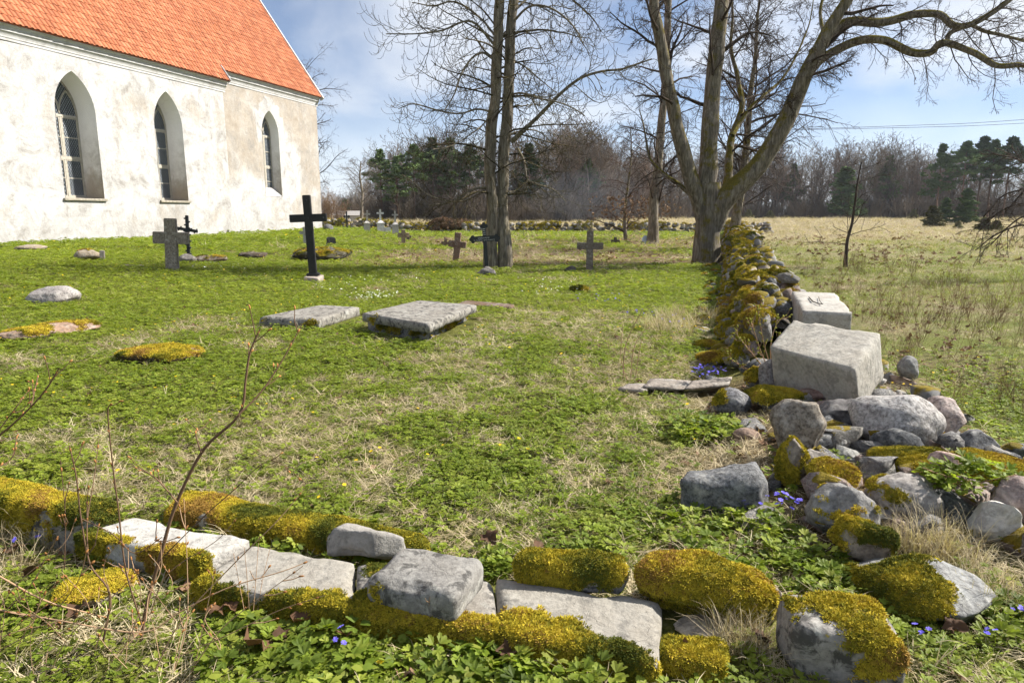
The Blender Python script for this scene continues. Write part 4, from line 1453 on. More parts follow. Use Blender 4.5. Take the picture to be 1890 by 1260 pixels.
rock('rubble_stone', (1456, 1510, 855, 890), (0.44, 0.40, 0.35), 'pale tan rubble stone below the angular tan one', 114, dr=0.6, cuts=9, cd=(0.5, 0.8))
rock('slate_piece', (1540, 1612, 822, 852), (0.33, 0.33, 0.31), 'thin grey flat stone piece leaning beside the smooth dark stone', 115, dr=0.5, cuts=10, cd=(0.4, 0.7), hmul=0.45, tilt=(0.3, 0.35))
rock('mossy_stone', (1432, 1484, 806, 902), TAN, 'narrow column of stone under moss at the wall end', 116, dr=0.8, moss=mo(0.75, ps=4, up=0.2))
rock('mossy_stone', (1484, 1612, 893, 1005), GREY, 'large boulder wrapped in bright moss right of the blue flowers', 117, dr=0.8, cuts=5, moss=mo(0.60, ps=4.5, up=0.35, h=0.016), cd=(0.6, 0.9), rough=0.08)
rock('boulder', (1592, 1728, 868, 968), (0.36, 0.335, 0.31), 'grey stone with a pale top and mossy shoulders', 118, dr=0.8, cuts=8, moss=mo(0.40, ps=5, up=0.1, h=0.022))
rock('mossy_stone', (1532, 1648, 955, 1046), TAN, 'mossy stone half hidden by dry grass', 119, dr=0.8, cuts=9, moss=mo(0.55, ps=5, up=0.35, h=0.016), rough=0.09)
rock('boulder', (1828, 1915, 878, 992), (0.40, 0.31, 0.28), 'reddish layered stone at the right edge', 120, dr=0.9, cuts=9, cd=(0.5, 0.8), rough=0.08)
rock('broken_stone', (1786, 1872, 918, 1003), (0.60, 0.58, 0.54), 'white jagged broken stone below the green plant', 121, 'pale_limestone', 0.7, cuts=12, cd=(0.4, 0.7), rough=0.07, moss=mo(0.15, ps=4))
rock('rubble_stone', (1862, 1912, 984, 1012), (0.42, 0.22, 0.16), 'small red stone at the right edge below the white broken stone', 122, dr=0.8, cuts=9)
rock('boulder', (1566, 1815, 1036, 1148), (0.31, 0.315, 0.31), 'grey boulder with a mossy left half beside the corner stone', 123, dr=0.8, cuts=7, moss=mo(0.34, ps=4.5, bias=(-0.65, -0.1, 0), up=0.3, h=0.022))
rock('boulder', (1313, 1384, 713, 772), (0.19, 0.19, 0.20), 'dark rounded boulder with a mossy left side on the lawn edge', 124, 'granite', dr=0.9, cuts=5, moss=mo(0.25, ps=3, bias=(-0.7, 0, 0)))
rock('boulder', (1398, 1442, 662, 724), (0.30, 0.27, 0.255), 'upright pinkish grey stone left of the largest ashlar', 125, 'granite', dr=0.6, cuts=7)
rock('mossy_stone', (1374, 1484, 716, 756), GREY, 'flat mossy stone below the largest ashlar', 126, dr=0.7, moss=mo(0.9, ps=3))
rock('mossy_stone', (1374, 1414, 678, 718), GREY, 'small stone with yellow moss left of the upright stone', 127, dr=0.8, moss=mo(0.65, ps=4))
rock('rubble_stone', (1472, 1540, 712, 748), (0.26, 0.17, 0.14), 'dark reddish stone wedged under the largest ashlar', 128, dr=0.8, cuts=9)
rock('rubble_stone', (1352, 1404, 772, 818), (0.30, 0.215, 0.165), 'brown flat stone by the tall brown grey stone', 129, dr=0.8, cuts=9, hmul=0.6)
rock('rubble_stone', (1655, 1692, 655, 705), (0.30, 0.30, 0.29), 'grey stone propping the right side of the largest ashlar', 130, dr=0.8)
rock('mossy_stone', (1284, 1348, 648, 677), GREY, 'low mossy stone in the grass left of the wall', 131, dr=0.8, moss=mo(0.95, ps=3))
rock('mossy_stone', (1282, 1334, 630, 645), GREY, 'flat mossy stone beyond the low one in the grass', 132, dr=0.9, moss=mo(0.95, ps=3))
rock('mossy_stone', (1340, 1386, 606, 652), GREY, 'mossy round stone fallen against the wall foot', 133, dr=0.9, moss=mo(0.85, ps=3))
rock('sunken_stone', (105, 250, 1052, 1118), (0.24, 0.17, 0.10), 'brown sunken stone among the twigs, lower left', 134, dr=0.8, cuts=8, hmul=0.6, moss=mo(0.35, ps=3))
rock('rubble_stone', (1240, 1345, 1136, 1180), (0.50, 0.44, 0.36), 'small pale tan stone between the kerb and the corner stone', 135, dr=0.8, cuts=10, hmul=0.6)
rock('rubble_stone', (1405, 1442, 1085, 1150), (0.40, 0.34, 0.28), 'stone wedged left of the corner stone', 136, dr=0.9)
# lawn
rock('boulder', (56, 145, 526, 561), (0.42, 0.39, 0.37), 'rounded grey boulder alone on the lawn at the left', 141, 'granite', dr=0.8, cuts=5, moss=mo(0.02, ps=2))
rock('outcrop', (2, 96, 596, 630), (0.40, 0.28, 0.20), 'left half of a flat brown mossy stone on the lawn', 142, dr=1.0, cuts=7, hmul=0.8, moss=mo(0.28, ps=3))
rock('outcrop', (70, 180, 590, 618), (0.40, 0.27, 0.19), 'right half of a flat brown mossy stone on the lawn', 143, dr=1.0, cuts=7, hmul=0.8, moss=mo(0.38, ps=3))
rock('outcrop', (222, 372, 636, 672), (0.30, 0.20, 0.13), 'low mossy stump like stone on the lawn at the left', 144, dr=0.8, cuts=7, hmul=0.7, moss=mo(0.55, ps=3))
rock('mossy_stone', (1054, 1084, 527, 541), GREY, 'small mossy stone alone on the lawn beyond the grave slabs', 145, dr=0.8, moss=mo(0.95, ps=2))
rock('boulder', (596, 616, 413, 428), (0.17, 0.17, 0.17), 'grey boulder at the church corner before the far wall', 146, 'granite', dr=0.8, sub=3)
rock('boulder', (616, 626, 421, 428), (0.17, 0.16, 0.16), 'little dark stone beside the boulder at the church corner', 147, 'granite', dr=0.8, sub=3)
rock('sunken_stone', (140, 190, 460, 481), (0.36, 0.30, 0.22), 'low stone with mossy top near the church wall', 148, dr=0.7, moss=mo(0.25, ps=3), sub=3)
rock('sunken_stone', (30, 84, 450, 464), (0.40, 0.33, 0.24), 'flat tan stone close to the church wall at the left', 149, dr=0.8, sub=3)
rock('sunken_stone', (360, 420, 470, 485), (0.20, 0.15, 0.10), 'mossy log like stone behind the grey stone cross', 150, dr=0.5, sub=3, moss=mo(0.4, ps=3))
rock('earth_mound', (540, 650, 462, 482), (0.085, 0.075, 0.04), 'low mossy earth mound behind the tall black cross', 151, dr=0.9, sub=4, moss=mo(0.45, ps=2), rough=0.10, cuts=3, cd=(0.85, 0.98))
rock('earth_mound', (440, 495, 465, 478), (0.10, 0.075, 0.05), 'low dark heap of soil left of the tall black cross', 152, dr=0.9, sub=3, rough=0.1)
rock('rubble_stone', (1042, 1064, 490, 503), (0.16, 0.14, 0.12), 'dark lump of rubble left of the grey lawn cross', 153, dr=0.8, sub=3)
rock('leaf_heap', (785, 872, 411, 430), (0.085, 0.055, 0.035), 'heap of brown leaves against the far wall', 154, dr=0.8, sub=4, rough=0.16, cat='heap', hmul=1.3)
rock('pale_stone', (822, 834, 403, 409), (0.5, 0.48, 0.45), 'pale round stone standing up from the far wall above the leaf heap', 155, 'granite', sub=3, lift=0.75, keep=False)

# weathered boards lying by the blue flowers
for i, (q_, z_, lb) in enumerate([([(1185, 712), (1262, 716), (1285, 699), (1200, 697)], 0.07, 'left weathered grey board lying by the blue flowers'),
                                  ([(1262, 715), (1345, 708), (1352, 694), (1276, 700)], 0.10, 'right weathered grey board lying by the blue flowers'),
                                  ([(1140, 716), (1192, 720), (1208, 708), (1160, 705)], 0.05, 'short dark board end beside the thin twigs')]):
    quad_stone('weathered_board', q_, z_, 0.035, (0.33, 0.29, 0.25), lb, 160 + i, 'field_stone', cell=0.05, rnd=0.01, cat='board')

# ------------------------------------------------------------------ the dry stone wall on the right
wall_o = empty('dry_stone_wall', (WP0[0], WP0[1], 0))
tag(wall_o, 'mossy dry stone wall running away beside the big tree', 'wall')
rg = np.random.default_rng(21)
WCOL = [(0.26, 0.255, 0.25), (0.36, 0.345, 0.32), (0.30, 0.24, 0.215), (0.42, 0.40, 0.37), (0.17, 0.175, 0.18), (0.35, 0.27, 0.235), (0.22, 0.21, 0.19)]
wall_meshes = []
for i in range(10):
    V, F = rock_geo(300 + i, (1, 1, 1), 2, 7, (0.6, 0.9), 0.05)
    me = mesh_np('wall_stone', V, F, [M['wall_stone']], True)
    wall_meshes.append((me, V, F))


rubble_meshes = []
for i in range(8):
    V, F = rock_geo(340 + i, (1, 1, 1), 2, 18, (0.22, 0.55), 0.03)
    rubble_meshes.append((mesh_np('rubble_stone', V, F, [M['field_stone'] if i % 3 else M['wall_stone']], False), V, F))


def wall_h(a):
    return 0.50 + 0.10 * sstep(0, 8, a) + 0.38 * sstep(8, 18, a)


def wall_pt(a, s_, z_):
    p = WP0 + WD * a + WNRM * s_
    return np.array([p[0], p[1], float(ground(p[0], p[1])) + z_])


# earthen core
cs, prof = [], [(-0.42, -0.1), (-0.34, 0.4), (-0.2, 0.62), (0.1, 0.62), (0.26, 0.4), (0.4, -0.1)]
avals = np.arange(1.6, 45.0, 0.8)
V = [wall_pt(a, s_ * 0.9, z_ * (wall_h(a) - 0.08)) for a in avals for s_, z_ in prof]
npf = len(prof)
F = [(i * npf + j, i * npf + j + 1, (i + 1) * npf + j + 1, (i + 1) * npf + j) for i in range(len(avals) - 1) for j in range(npf - 1)]
co = obj('core', mesh_np('core', np.array(V) - np.array([WP0[0], WP0[1], 0]), F, [M['field_stone']]), wall_o)
co.color = (0.07, 0.055, 0.04, 1)
stones_w = []
a = 0.15
while a < 44:
    H = wall_h(a)
    big = 1.0 if a < 20 else 1.25
    step = rg.uniform(0.19, 0.27) * big
    for c_ in range(3):                                            # left face, three courses
        z_ = H * (0.14 + 0.31 * c_) + rg.normal(0, 0.03)
        stones_w.append((a + rg.uniform(-.1, .1), -0.55 + 0.13 * c_ + rg.normal(0, 0.04), z_, np.array([rg.uniform(.17, .36), rg.uniform(.16, .28), rg.uniform(.13, .24)]) * big))
    for s_ in (-0.28, 0.0, 0.26):                                  # crest
        stones_w.append((a + rg.uniform(-.15, .15), s_ + rg.normal(0, 0.06), H * 0.93 + rg.normal(0, 0.05), np.array([rg.uniform(.12, .44), rg.uniform(.12, .34), rg.uniform(.10, .26)]) * big))
    for c_ in range(2):
        stones_w.append((a + rg.uniform(-.1, .1), 0.50 - 0.14 * c_ + rg.normal(0, 0.06), H * (0.2 + 0.4 * c_), np.array([rg.uniform(.17, .36), rg.uniform(.16, .28), rg.uniform(.13, .24)]) * big))
    if rg.random() < 0.25:
        stones_w.append((a, -0.9 + rg.normal(0, 0.1), 0.02, np.array([.25, .25, .12])))
    if rg.random() < 0.5:
        stones_w.append((a, 0.75 + rg.normal(0, 0.12), 0.04, np.array([.25, .25, .14])))
    a += step
for i in range(230):                                                  # the collapsed end: loose stones bedded in the heap
    a_, s_ = rg.uniform(-3.7, 0.3), rg.normal(0.28, 0.45)
    d_ = rg.choice([rg.uniform(0.06, 0.14), rg.uniform(0.14, 0.30)], p=[0.6, 0.4]) * np.array([1, rg.uniform(.7, 1), rg.uniform(.5, .85)])
    stones_w.append((a_, s_, d_[2] * 0.12, d_))
print('wall stones', len(stones_w))
mossP, mossN, mossS = [], [], []
rest = MB()
rV, rF, rC, roff = [], [], [], 0
_t = [G(1515, 590, 0.25)[:2], G(1560, 720, 0.25)[:2]]
stones_w = [q_ for q_ in stones_w if not (q_[2] > 0.15 and min(np.linalg.norm(wall_pt(q_[0], q_[1], 0)[:2] - t_) for t_ in _t) < 0.5 and q_[1] > -0.15)]
stones_w = [q_ for q_ in stones_w if not (0.0 < q_[0] < 1.9 and q_[1] > -0.10 and q_[2] > 0.28)]
stones_w.sort(key=lambda t_: (t_[0] + (6 if t_[1] > 0.35 else 0)))
for i, (a_, s_, z_, d_) in enumerate(stones_w):
    me, V0, F0 = wall_meshes[int(rg.integers(10))] if a_ > 0 else rubble_meshes[int(rg.integers(8))]
    R = Euler((rg.normal(0, 0.25), rg.normal(0, 0.25), rg.uniform(0, 6.28))).to_matrix()
    p = wall_pt(a_, s_, z_)
    col = WCOL[int(rg.integers(len(WCOL)))]
    if i < 300:
        o = obj('wall_stone', me, wall_o, Vector(p) - wall_o.location, R.to_euler(), tuple(d_ * 1.04))
        o.color = (*col, 1)
    else:
        V = (V0 * d_ * 1.04) @ np.array(R).T + p
        rV.append(V); rF.append(F0 + roff); roff += len(V)
        rC.append(col)
    Vw = (V0 * d_ * 1.04) @ np.array(R).T + p
    # moss on stones: mostly crest left half and left face
    mprob = 0.95 if s_ < 0.12 else 0.45
    if a_ > 0 and rg.random() < mprob:
        N_ = vnormals(Vw, F0)
        m_ = (fbm(Vw, 2.6, 3, 5) - 0.5) * 2.4 + 0.5 + 0.5 * (N_[:, 2] - 0.45) + N_ @ np.array([-0.22, -0.03, 0]) - (0.15 if s_ < 0.05 else 0.3)
        mk = sstep(0.5, 0.65, m_)
        dist = np.hypot(p[0], p[1])
        ms = float(np.clip(dist / 9, 0.8, 2.2))
        r_ = sample_tris(Vw, F0, N_, mk, 3800 / ms ** 2, rg)
        if r_:
            mossP.append(r_[0] + r_[1] * 0.012); mossN.append(r_[1]); mossS.append(np.full(len(r_[0]), ms))
k = NT('far_wall_stone', 0.9, 0.15)
geo = k.n('ShaderNodeNewGeometry')
qq = k.math('ADD', k.math('MULTIPLY', k.n('ShaderNodeSeparateXYZ', {0: geo.outputs['Normal']}).outputs[2], 0.45), k.math('MULTIPLY', k.math('SUBTRACT', k.noise(k.coord('World'), 1.6, 5, 0.65), 0.5), 2.6))
k.color(k.mix(k.ramp(qq, [(0.24, 0.0), (0.40, 1.0)]), k.mix(k.ramp(k.noise(k.coord('World'), 30, 4, 0.7), [(0.35, 0.0), (0.7, 0.6)]), k.ramp(k.n('ShaderNodeNewGeometry').outputs['Random Per Island'], [(0.0, (0.15, 0.15, 0.15)), (0.4, (0.30, 0.28, 0.26)), (0.75, (0.44, 0.42, 0.39)), (1.0, (0.32, 0.24, 0.20))]), (0.10, 0.095, 0.09)), k.ramp(k.noise(k.coord('World'), 22, 4, 0.7), [(0.3, (0.07, 0.055, 0.008)), (0.7, (0.24, 0.175, 0.018))])))
M['far_stone'] = k.m
o = obj('further_stones', mesh_np('further_stones', np.concatenate(rV) - np.array([WP0[0], WP0[1], 0]), np.concatenate(rF), [M['far_stone']], True), wall_o)
o['kind'] = 'stuff'
P, NN, S_ = np.concatenate(mossP), np.concatenate(mossN), np.concatenate(mossS)
n = len(P)
t = (fbm(P, 2.5, 3, 33) - 0.5) * 2.2 + 0.48 + rg.normal(0, 0.15, n)
mw = scatter('moss', MOSS, [M['moss']], P - np.array([WP0[0], WP0[1], 0]), euler_from_normal(NN * 0.7 + np.array([0, 0, 0.3]) + rg.normal(0, 0.15, (n, 3)), rg.uniform(0, 6.28, n)),
             S_ * rg.uniform(0.85, 1.6, n), rg.integers(0, 3, n), np.clip(t, 0, 0.97), parent=wall_o)
mw['kind'] = 'stuff'
print('wall moss', n)
for a_ in np.arange(-0.2, 45, 0.5):
    for s_ in (-0.3, 0.3):
        p = wall_pt(a_, s_, 0); KEEP.append((p[0], p[1], 0.42))

# ------------------------------------------------------------------ far wall
fw = empty('boundary_wall', (FW0[0], FW0[1], 0))
tag(fw, 'low tumbled stone wall with moss across the far end of the graveyard', 'wall')
fd = FW1 - FW0
FL = np.linalg.norm(fd); fd = fd / FL
fn = np.array([fd[1], -fd[0]])
rV, rF, roff, mP, mN = [], [], 0, [], []
big_i = 0
a = 1.0
while a < FL:
    H = 0.75 + 0.25 * (n2(np.array([a]), np.array([0.0]), 0.35, 2, 8)[0] - 0.3)
    H *= 1.0 if a > 13 else 0.85
    for c_ in range(3):
        for rep in range(2):
            p = FW0 + fd * (a + rg.uniform(-.25, .25)) + fn * (0.42 - 0.13 * c_ + rg.normal(0, 0.08) - 0.35 * rep)
            z_ = float(ground(p[0], p[1])) + H * (0.15 + 0.33 * c_) + rg.normal(0, 0.04)
            V0, F0 = wall_meshes[int(rg.integers(10))][1:]
            d_ = np.array([rg.uniform(.3, .62), rg.uniform(.28, .45), rg.uniform(.22, .40)])
            R = np.array(Euler((rg.normal(0, .3), rg.normal(0, .3), rg.uniform(0, 6.28))).to_matrix())
            V = (V0 * d_) @ R.T + np.array([p[0], p[1], z_])
            if rep == 0 and d_[0] > 0.52 and big_i < 60:
                big_i += 1
                oo = obj('wall_stone', wall_meshes[int(rg.integers(10))][0], fw, (p[0] - FW0[0], p[1] - FW0[1], z_), (rg.normal(0, .3), rg.normal(0, .3), rg.uniform(0, 6.28)), tuple(d_))
                oo.color = (*WCOL[int(rg.integers(len(WCOL)))], 1)
            else:
                rV.append(V); rF.append(F0 + roff); roff += len(V)
            if rg.random() < 0.75:
                N_ = vnormals(V, F0)
                m_ = (fbm(V, 0.9, 3, 15) - 0.5) * 2.0 + 0.5 + 0.3 * (N_[:, 2] - 0.3)
                r_ = sample_tris(V, F0, N_, sstep(0.5, 0.7, m_), 34, rg)
                if r_:
                    mP.append(r_[0]); mN.append(r_[1])
    a += 0.42
o = obj('small_stones', mesh_np('small_stones', np.concatenate(rV) - np.array([FW0[0], FW0[1], 0]), np.concatenate(rF), [M['far_stone']], True), fw)
o['kind'] = 'stuff'
P, NN = np.concatenate(mP), np.concatenate(mN)
n = len(P)
mw = scatter('moss', MOSS, [M['moss']], P - np.array([FW0[0], FW0[1], 0]), euler_from_normal(NN + rg.normal(0, 0.2, (n, 3)), rg.uniform(0, 6.28, n)), rg.uniform(7, 12, n), rg.integers(0, 3, n), np.clip(0.1 + 0.7 * fbm(P, 1.0, 3, 3), 0, 0.95), parent=fw)
mw['kind'] = 'stuff'
for a_ in np.arange(0, FL, 0.5):
    p = FW0 + fd * a_; KEEP.append((p[0], p[1], 0.5))

# ------------------------------------------------------------------ crosses and gravestones
def member(name, parent, x0, x1, y0, y1, z0, z1, mat, col=None, bevel=0.012, taper=0.0, jit=0.0, seed=0):
    mb = MB()
    mb.box(x0, x1, y0, y1, z0, z1)
    V = mb.V[0]
    if taper:
        f_ = 1 - taper * (V[:, 2] - z0) / (z1 - z0)
        cx = (x0 + x1) / 2
        V[:, 0] = cx + (V[:, 0] - cx) * f_
        V[:, 1] *= f_
    o = obj(name, mb.mesh(name, M[mat], bevel, 2, jitter=jit, seed=seed), parent)
    if col: o.color = (*col, 1)
    return o


def grave_cross(name, base, top_y, span, arm_y, sw, ah, label, mat, col=None, thick=None, lean=0.0, leany=0.0, yaw=0.0, taper=0.0, arm_tilt=0.0, bevel=0.012, jit=0.0, dz=0.0):
    """base pixel, y of the top, span of the arms, centre y of the arms, shaft and arm widths: all in pixels"""
    g = G(base[0], base[1], dz)
    zf = proj(g)[2]
    m_ = zf / FPX
    ph = math.atan2(CAMZ - g[2], g[1])
    H = (base[1] - top_y) * m_ / cos(ph)
    az = (base[1] - arm_y) * m_ / cos(ph)
    w, s_, a_ = sw * m_ / 2, span * m_ / 2, ah * m_ / 2
    th = (thick or sw) * m_ / 2
    r_ = empty(name, tuple(g), yaw)
    r_.rotation_euler = (leany, lean, yaw)
    tag(r_, label, 'cross')
    member('shaft', r_, -w, w, -th, th, -0.15, H, mat, col, bevel, taper, jit, 1)
    for sg in (-1, 1):
        o = member('crossbar_arm', r_, *((w * 0.9, s_) if sg > 0 else (-s_, -w * 0.9)), -th * 0.97, th * 0.97, az - a_, az + a_, mat, col, bevel, 0, jit, 2 + sg)
        o.rotation_euler = (0, arm_tilt, 0)
        if arm_tilt: o.location = (-az * sin(arm_tilt), 0, az * (1 - cos(arm_tilt)))
    KEEP.append((g[0], g[1], max(w, 0.12)))
    return r_, g, m_, H, az


GRANITE_X = (0.36, 0.305, 0.245)
grave_cross('stone_cross', (319, 500), 405, 59, 440, 21, 21, 'grey granite cross standing before a knobbly black cross', 'granite', GRANITE_X, 15, lean=radians(2.2), yaw=0.25, taper=0.04, jit=0.004)
# black iron cross shaped like lopped branches
r_, g, m_, H, az = grave_cross('branch_cross', (349, 482), 399, 36, 425, 5.2, 5.2, 'knobbly black iron cross shaped like lopped branches, half hidden', 'iron', None, 5, lean=radians(2), yaw=0.1, arm_tilt=radians(8))
mb = MB()
rg = np.random.default_rng(5)
for i in range(13):
    z_ = 0.1 + i * (H - 0.12) / 13
    s_ = 1 if i % 2 else -1
    mb.box(*(sorted((s_ * 0.03, s_ * 0.085))), -0.03, 0.03, z_, z_ + 0.045)
for i in range(8):
    x_ = -0.27 + i * 0.075
    mb.box(x_, x_ + 0.03, -0.03, 0.03, az + (0.03 if i % 2 else -0.075) - x_ * 0.14, az + (0.075 if i % 2 else -0.03) - x_ * 0.14)
obj('branch_stub', mb.mesh('branch_stub', M['iron'], 0.008, 1), r_)
rock('cross_foot', (331, 362, 468, 486), (0.22, 0.20, 0.18), 'stone heaped at the foot of the knobbly black cross', 171, dr=0.8, sub=3)
# tall black cross on a plinth
r_, g, m_, H, az = grave_cross('black_cross', (578.5, 509), 364, 66, 404.5, 13.5, 14, 'tall plain black wooden cross on a stone plinth', 'black_wood', None, 10, lean=radians(-1.9), taper=-0.02, yaw=0.06, dz=0.13)
member('foot_moulding', r_, -0.15, 0.15, -0.12, 0.12, 0.0, 0.07, 'black_wood', None, 0.02)
for x_, z_ in ((0, H - 0.12), (-0.36, az), (0.36, az), (0, az)):
    mb = MB(); mb.box(x_ - 0.016, x_ + 0.016, -0.085, -0.06, z_ - 0.016, z_ + 0.016)
    obj('bolt', mb.mesh('bolt', M['iron'], 0.005, 1), r_)
quad_stone('plinth', [(560, 511), (587, 514), (598, 507), (570, 505)], 0.13, 0.22, (0.44, 0.38, 0.33), 'low stone plinth under the tall black cross', 172, 'pale_limestone', cell=0.05, rnd=0.03)
grave_cross('stone_cross', (564, 452), 419, 19, 430, 7, 6, 'small pale grey cross peeping out behind the tall black cross', 'pale_limestone', (0.50, 0.50, 0.48), 4, yaw=0.2)


def pedestal_cross(bx, by, ty, w, label, lean=0.0, col=(0.62, 0.61, 0.58), step=(0.42, 0.34, 0.30)):
    g = G(bx, by)
    zf = proj(g)[2]; m_ = zf / FPX
    H = (by - ty) * m_
    r_ = empty('pedestal_cross', tuple(g), 0.25)
    r_.rotation_euler = (0, lean, 0.25)
    tag(r_, label, 'gravestone')
    W = w * m_ / 2
    member('plinth', r_, -W, W, -W, W, -0.1, H * 0.07, 'pale_limestone', step)
    member('pedestal', r_, -W * 0.82, W * 0.82, -W * 0.82, W * 0.82, H * 0.07, H * 0.40, 'pale_limestone', col, taper=0.06)
    member('cap', r_, -W * 0.95, W * 0.95, -W * 0.95, W * 0.95, H * 0.40, H * 0.44, 'pale_limestone', col)
    member('cap_roof', r_, -W * 0.8, W * 0.8, -W * 0.8, W * 0.8, H * 0.44, H * 0.53, 'pale_limestone', col, taper=0.62)
    s_ = W * 0.21
    member('shaft', r_, -s_, s_, -s_ * .8, s_ * .8, H * 0.52, H, 'pale_limestone', col)
    for sg in (-1, 1):
        member('crossbar_arm', r_, *((s_ * .9, W * 0.80) if sg > 0 else (-W * 0.80, -s_ * .9)), -s_ * .75, s_ * .75, H * 0.80, H * 0.80 + 2 * s_, 'pale_limestone', col)
    KEEP.append((g[0], g[1], W))


pedestal_cross(677, 430, 389, 14, 'leftmost of three white crosses on pedestals, slightly leaning', radians(3), (0.52, 0.50, 0.46))
pedestal_cross(703, 431, 387, 16, 'whitest and middle one of three crosses on pedestals', 0, (0.78, 0.78, 0.77))
pedestal_cross(730, 434, 390, 14, 'rightmost of three pale crosses on pedestals', 0, (0.50, 0.49, 0.47))
g = G(715, 432)
r_ = empty('white_tablet', tuple(g), 0.3)
tag(r_, 'small plain white tablet between two pedestal crosses', 'gravestone')
mb = MB(); mb.box(-0.24, 0.24, -0.06, 0.06, -0.1, 0.48)
o = obj('tablet', mb.mesh('tablet', M['pale_limestone'], 0.02, 2), r_); o.color = (0.6, 0.61, 0.62, 1)
mb = MB(); mb.box(-0.28, 0.28, -0.1, 0.1, -0.1, 0.05)
o = obj('tablet_foot', mb.mesh('tablet_foot', M['pale_limestone'], 0.02, 2), r_); o.color = (0.5, 0.5, 0.5, 1)
r_, g, m_, H, az = grave_cross('iron_cross', (641, 425), 391, 12, 400, 2.4, 2.2, 'thin black iron cross near the far wall by the church corner', 'iron', None, 2, bevel=0.004)
mb = MB()
for sg in (-1, 1):
    mb.box(*sorted((sg * 0.12, sg * 0.2)), -0.035, 0.035, az - 0.1, az + 0.1)
    mb.box(*sorted((sg * 0.26, sg * 0.31)), -0.03, 0.03, 0.0, 0.55)
obj('scroll', mb.mesh('scroll', M['iron'], 0.01, 1), r_)
OCHRE, BROWN = (0.40, 0.30, 0.19), (0.30, 0.20, 0.145)
grave_cross('stone_cross', (745, 453), 424, 21, 434, 7.5, 8, 'squat ochre stone cross, before a smaller dark one', 'field_stone', OCHRE, 5, yaw=0.2, jit=0.008)
grave_cross('stone_cross', (753.5, 446), 430, 12, 437, 5, 4, 'small dark cross half behind the squat ochre cross', 'field_stone', (0.2, 0.17, 0.13), 4)
grave_cross('stone_cross', (842, 482), 430, 32, 451, 11.5, 11.5, 'leaning reddish brown stone cross left of the lettered iron cross', 'field_stone', BROWN, 8, lean=radians(5), yaw=-0.1, jit=0.004)
grave_cross('stone_cross', (823, 458), 440, 17, 449, 5.5, 6, 'small brown cross behind the leaning reddish brown cross', 'field_stone', BROWN, 4, jit=0.005)
grave_cross('stone_cross', (1088, 500), 427, 48, 454.5, 12.5, 12, 'grey stone cross alone on the lawn between the two big trees', 'granite', (0.28, 0.235, 0.19), 9, yaw=-0.12, jit=0.003)
grave_cross('stone_cross', (1135.5, 453), 438, 16, 446, 6, 6.5, 'tiny dark cross near the slender trees', 'field_stone', (0.14, 0.115, 0.09), 4, jit=0.01)

# black iron cross with trefoil ends and pale lettering
g = G(899, 505)
m_ = proj(g)[2] / FPX
r_ = empty('lettered_cross', tuple(g), 0.0)
r_.rotation_euler = (0, radians(-3.5), 0.02)
tag(r_, 'black iron cross with trefoil ends and pale lettering, leaning before the double trunk', 'cross')
H = 86 * m_
az = 64 * m_


def flat_shape(pts, t_, mat, name, parent, y0=0.0):
    bm = bmesh.new()
    vs = [bm.verts.new((x_, y0 - t_ / 2, z_)) for x_, z_ in pts]
    f_ = bm.faces.new(vs)
    ex = bmesh.ops.extrude_face_region(bm, geom=[f_])
    for e_ in ex['geom']:
        if isinstance(e_, bmesh.types.BMVert): e_.co.y += t_
    bmesh.ops.recalc_face_normals(bm, faces=bm.faces)
    return obj(name, bm_mesh(name, bm, M[mat]), parent)


w_ = 3.6 * m_
flat_shape([(-w_, -0.2), (w_, -0.2), (w_ * 0.95, H), (-w_ * 0.95, H)], 0.05, 'iron', 'shaft', r_)
ah = 5.2 * m_
sp = 21 * m_
for sg in (-1, 1):
    flat_shape([(sg * w_ * 0.96, az - ah), (sg * sp, az - ah * 0.9), (sg * sp, az + ah * 0.9), (sg * w_ * 0.96, az + ah)], 0.045, 'iron', 'crossbar_arm', r_)


def trefoil(cx, cz, ang):
    for k_, (dx, dz) in enumerate(((0.05, 0), (0, 0.055), (0, -0.055))):
        c_, s_ = cos(ang), sin(ang)
        x_, z_ = cx + dx * c_ - dz * s_, cz + dx * s_ + dz * c_
        flat_shape([(x_ + 0.052 * cos(q), z_ + 0.052 * sin(q)) for q in np.linspace(0, 2 * pi, 16, endpoint=False)], 0.04 + 0.004 * k_, 'iron', 'trefoil_lobe', r_)


trefoil(-sp - 0.01, az, pi); trefoil(sp + 0.01, az, 0); trefoil(0, H + 0.01, pi / 2)
rg = np.random.default_rng(8)
mb = MB()
for row, (xa, xb, zc, lh) in enumerate(((-0.20, 0.13, az + 0.022, 0.026), (-0.29, 0.27, az - 0.035, 0.022))):
    x_ = xa
    while x_ < xb:
        wd = rg.uniform(0.008, 0.02)
        if rg.random() < 0.82:
            mb.box(x_, x_ + wd * 0.35, -0.027, -0.0245, zc - lh / 2, zc + lh / 2)
            if rg.random() < .6: mb.box(x_ + wd * 0.36, x_ + wd, -0.027, -0.0245, zc + lh * 0.3, zc + lh / 2)
            if rg.random() < .6: mb.box(x_ + wd * 0.36, x_ + wd, -0.027, -0.0245, zc - lh / 2, zc - lh * 0.3)
        x_ += wd * 1.35
for i in range(4):
    z_ = az + 0.10 + i * 0.05
    for x_ in np.arange(-0.035, 0.035, 0.014):
        mb.box(x_, x_ + 0.008, -0.0275, -0.0255, z_, z_ + 0.02)
obj('lettering', mb.mesh('lettering', M['letter']), r_)
rock('cross_foot', (882, 917, 492, 510), (0.24, 0.22, 0.20), 'rough grey stone holding the lettered iron cross', 173, dr=0.8, sub=4, cuts=10, rough=0.09)

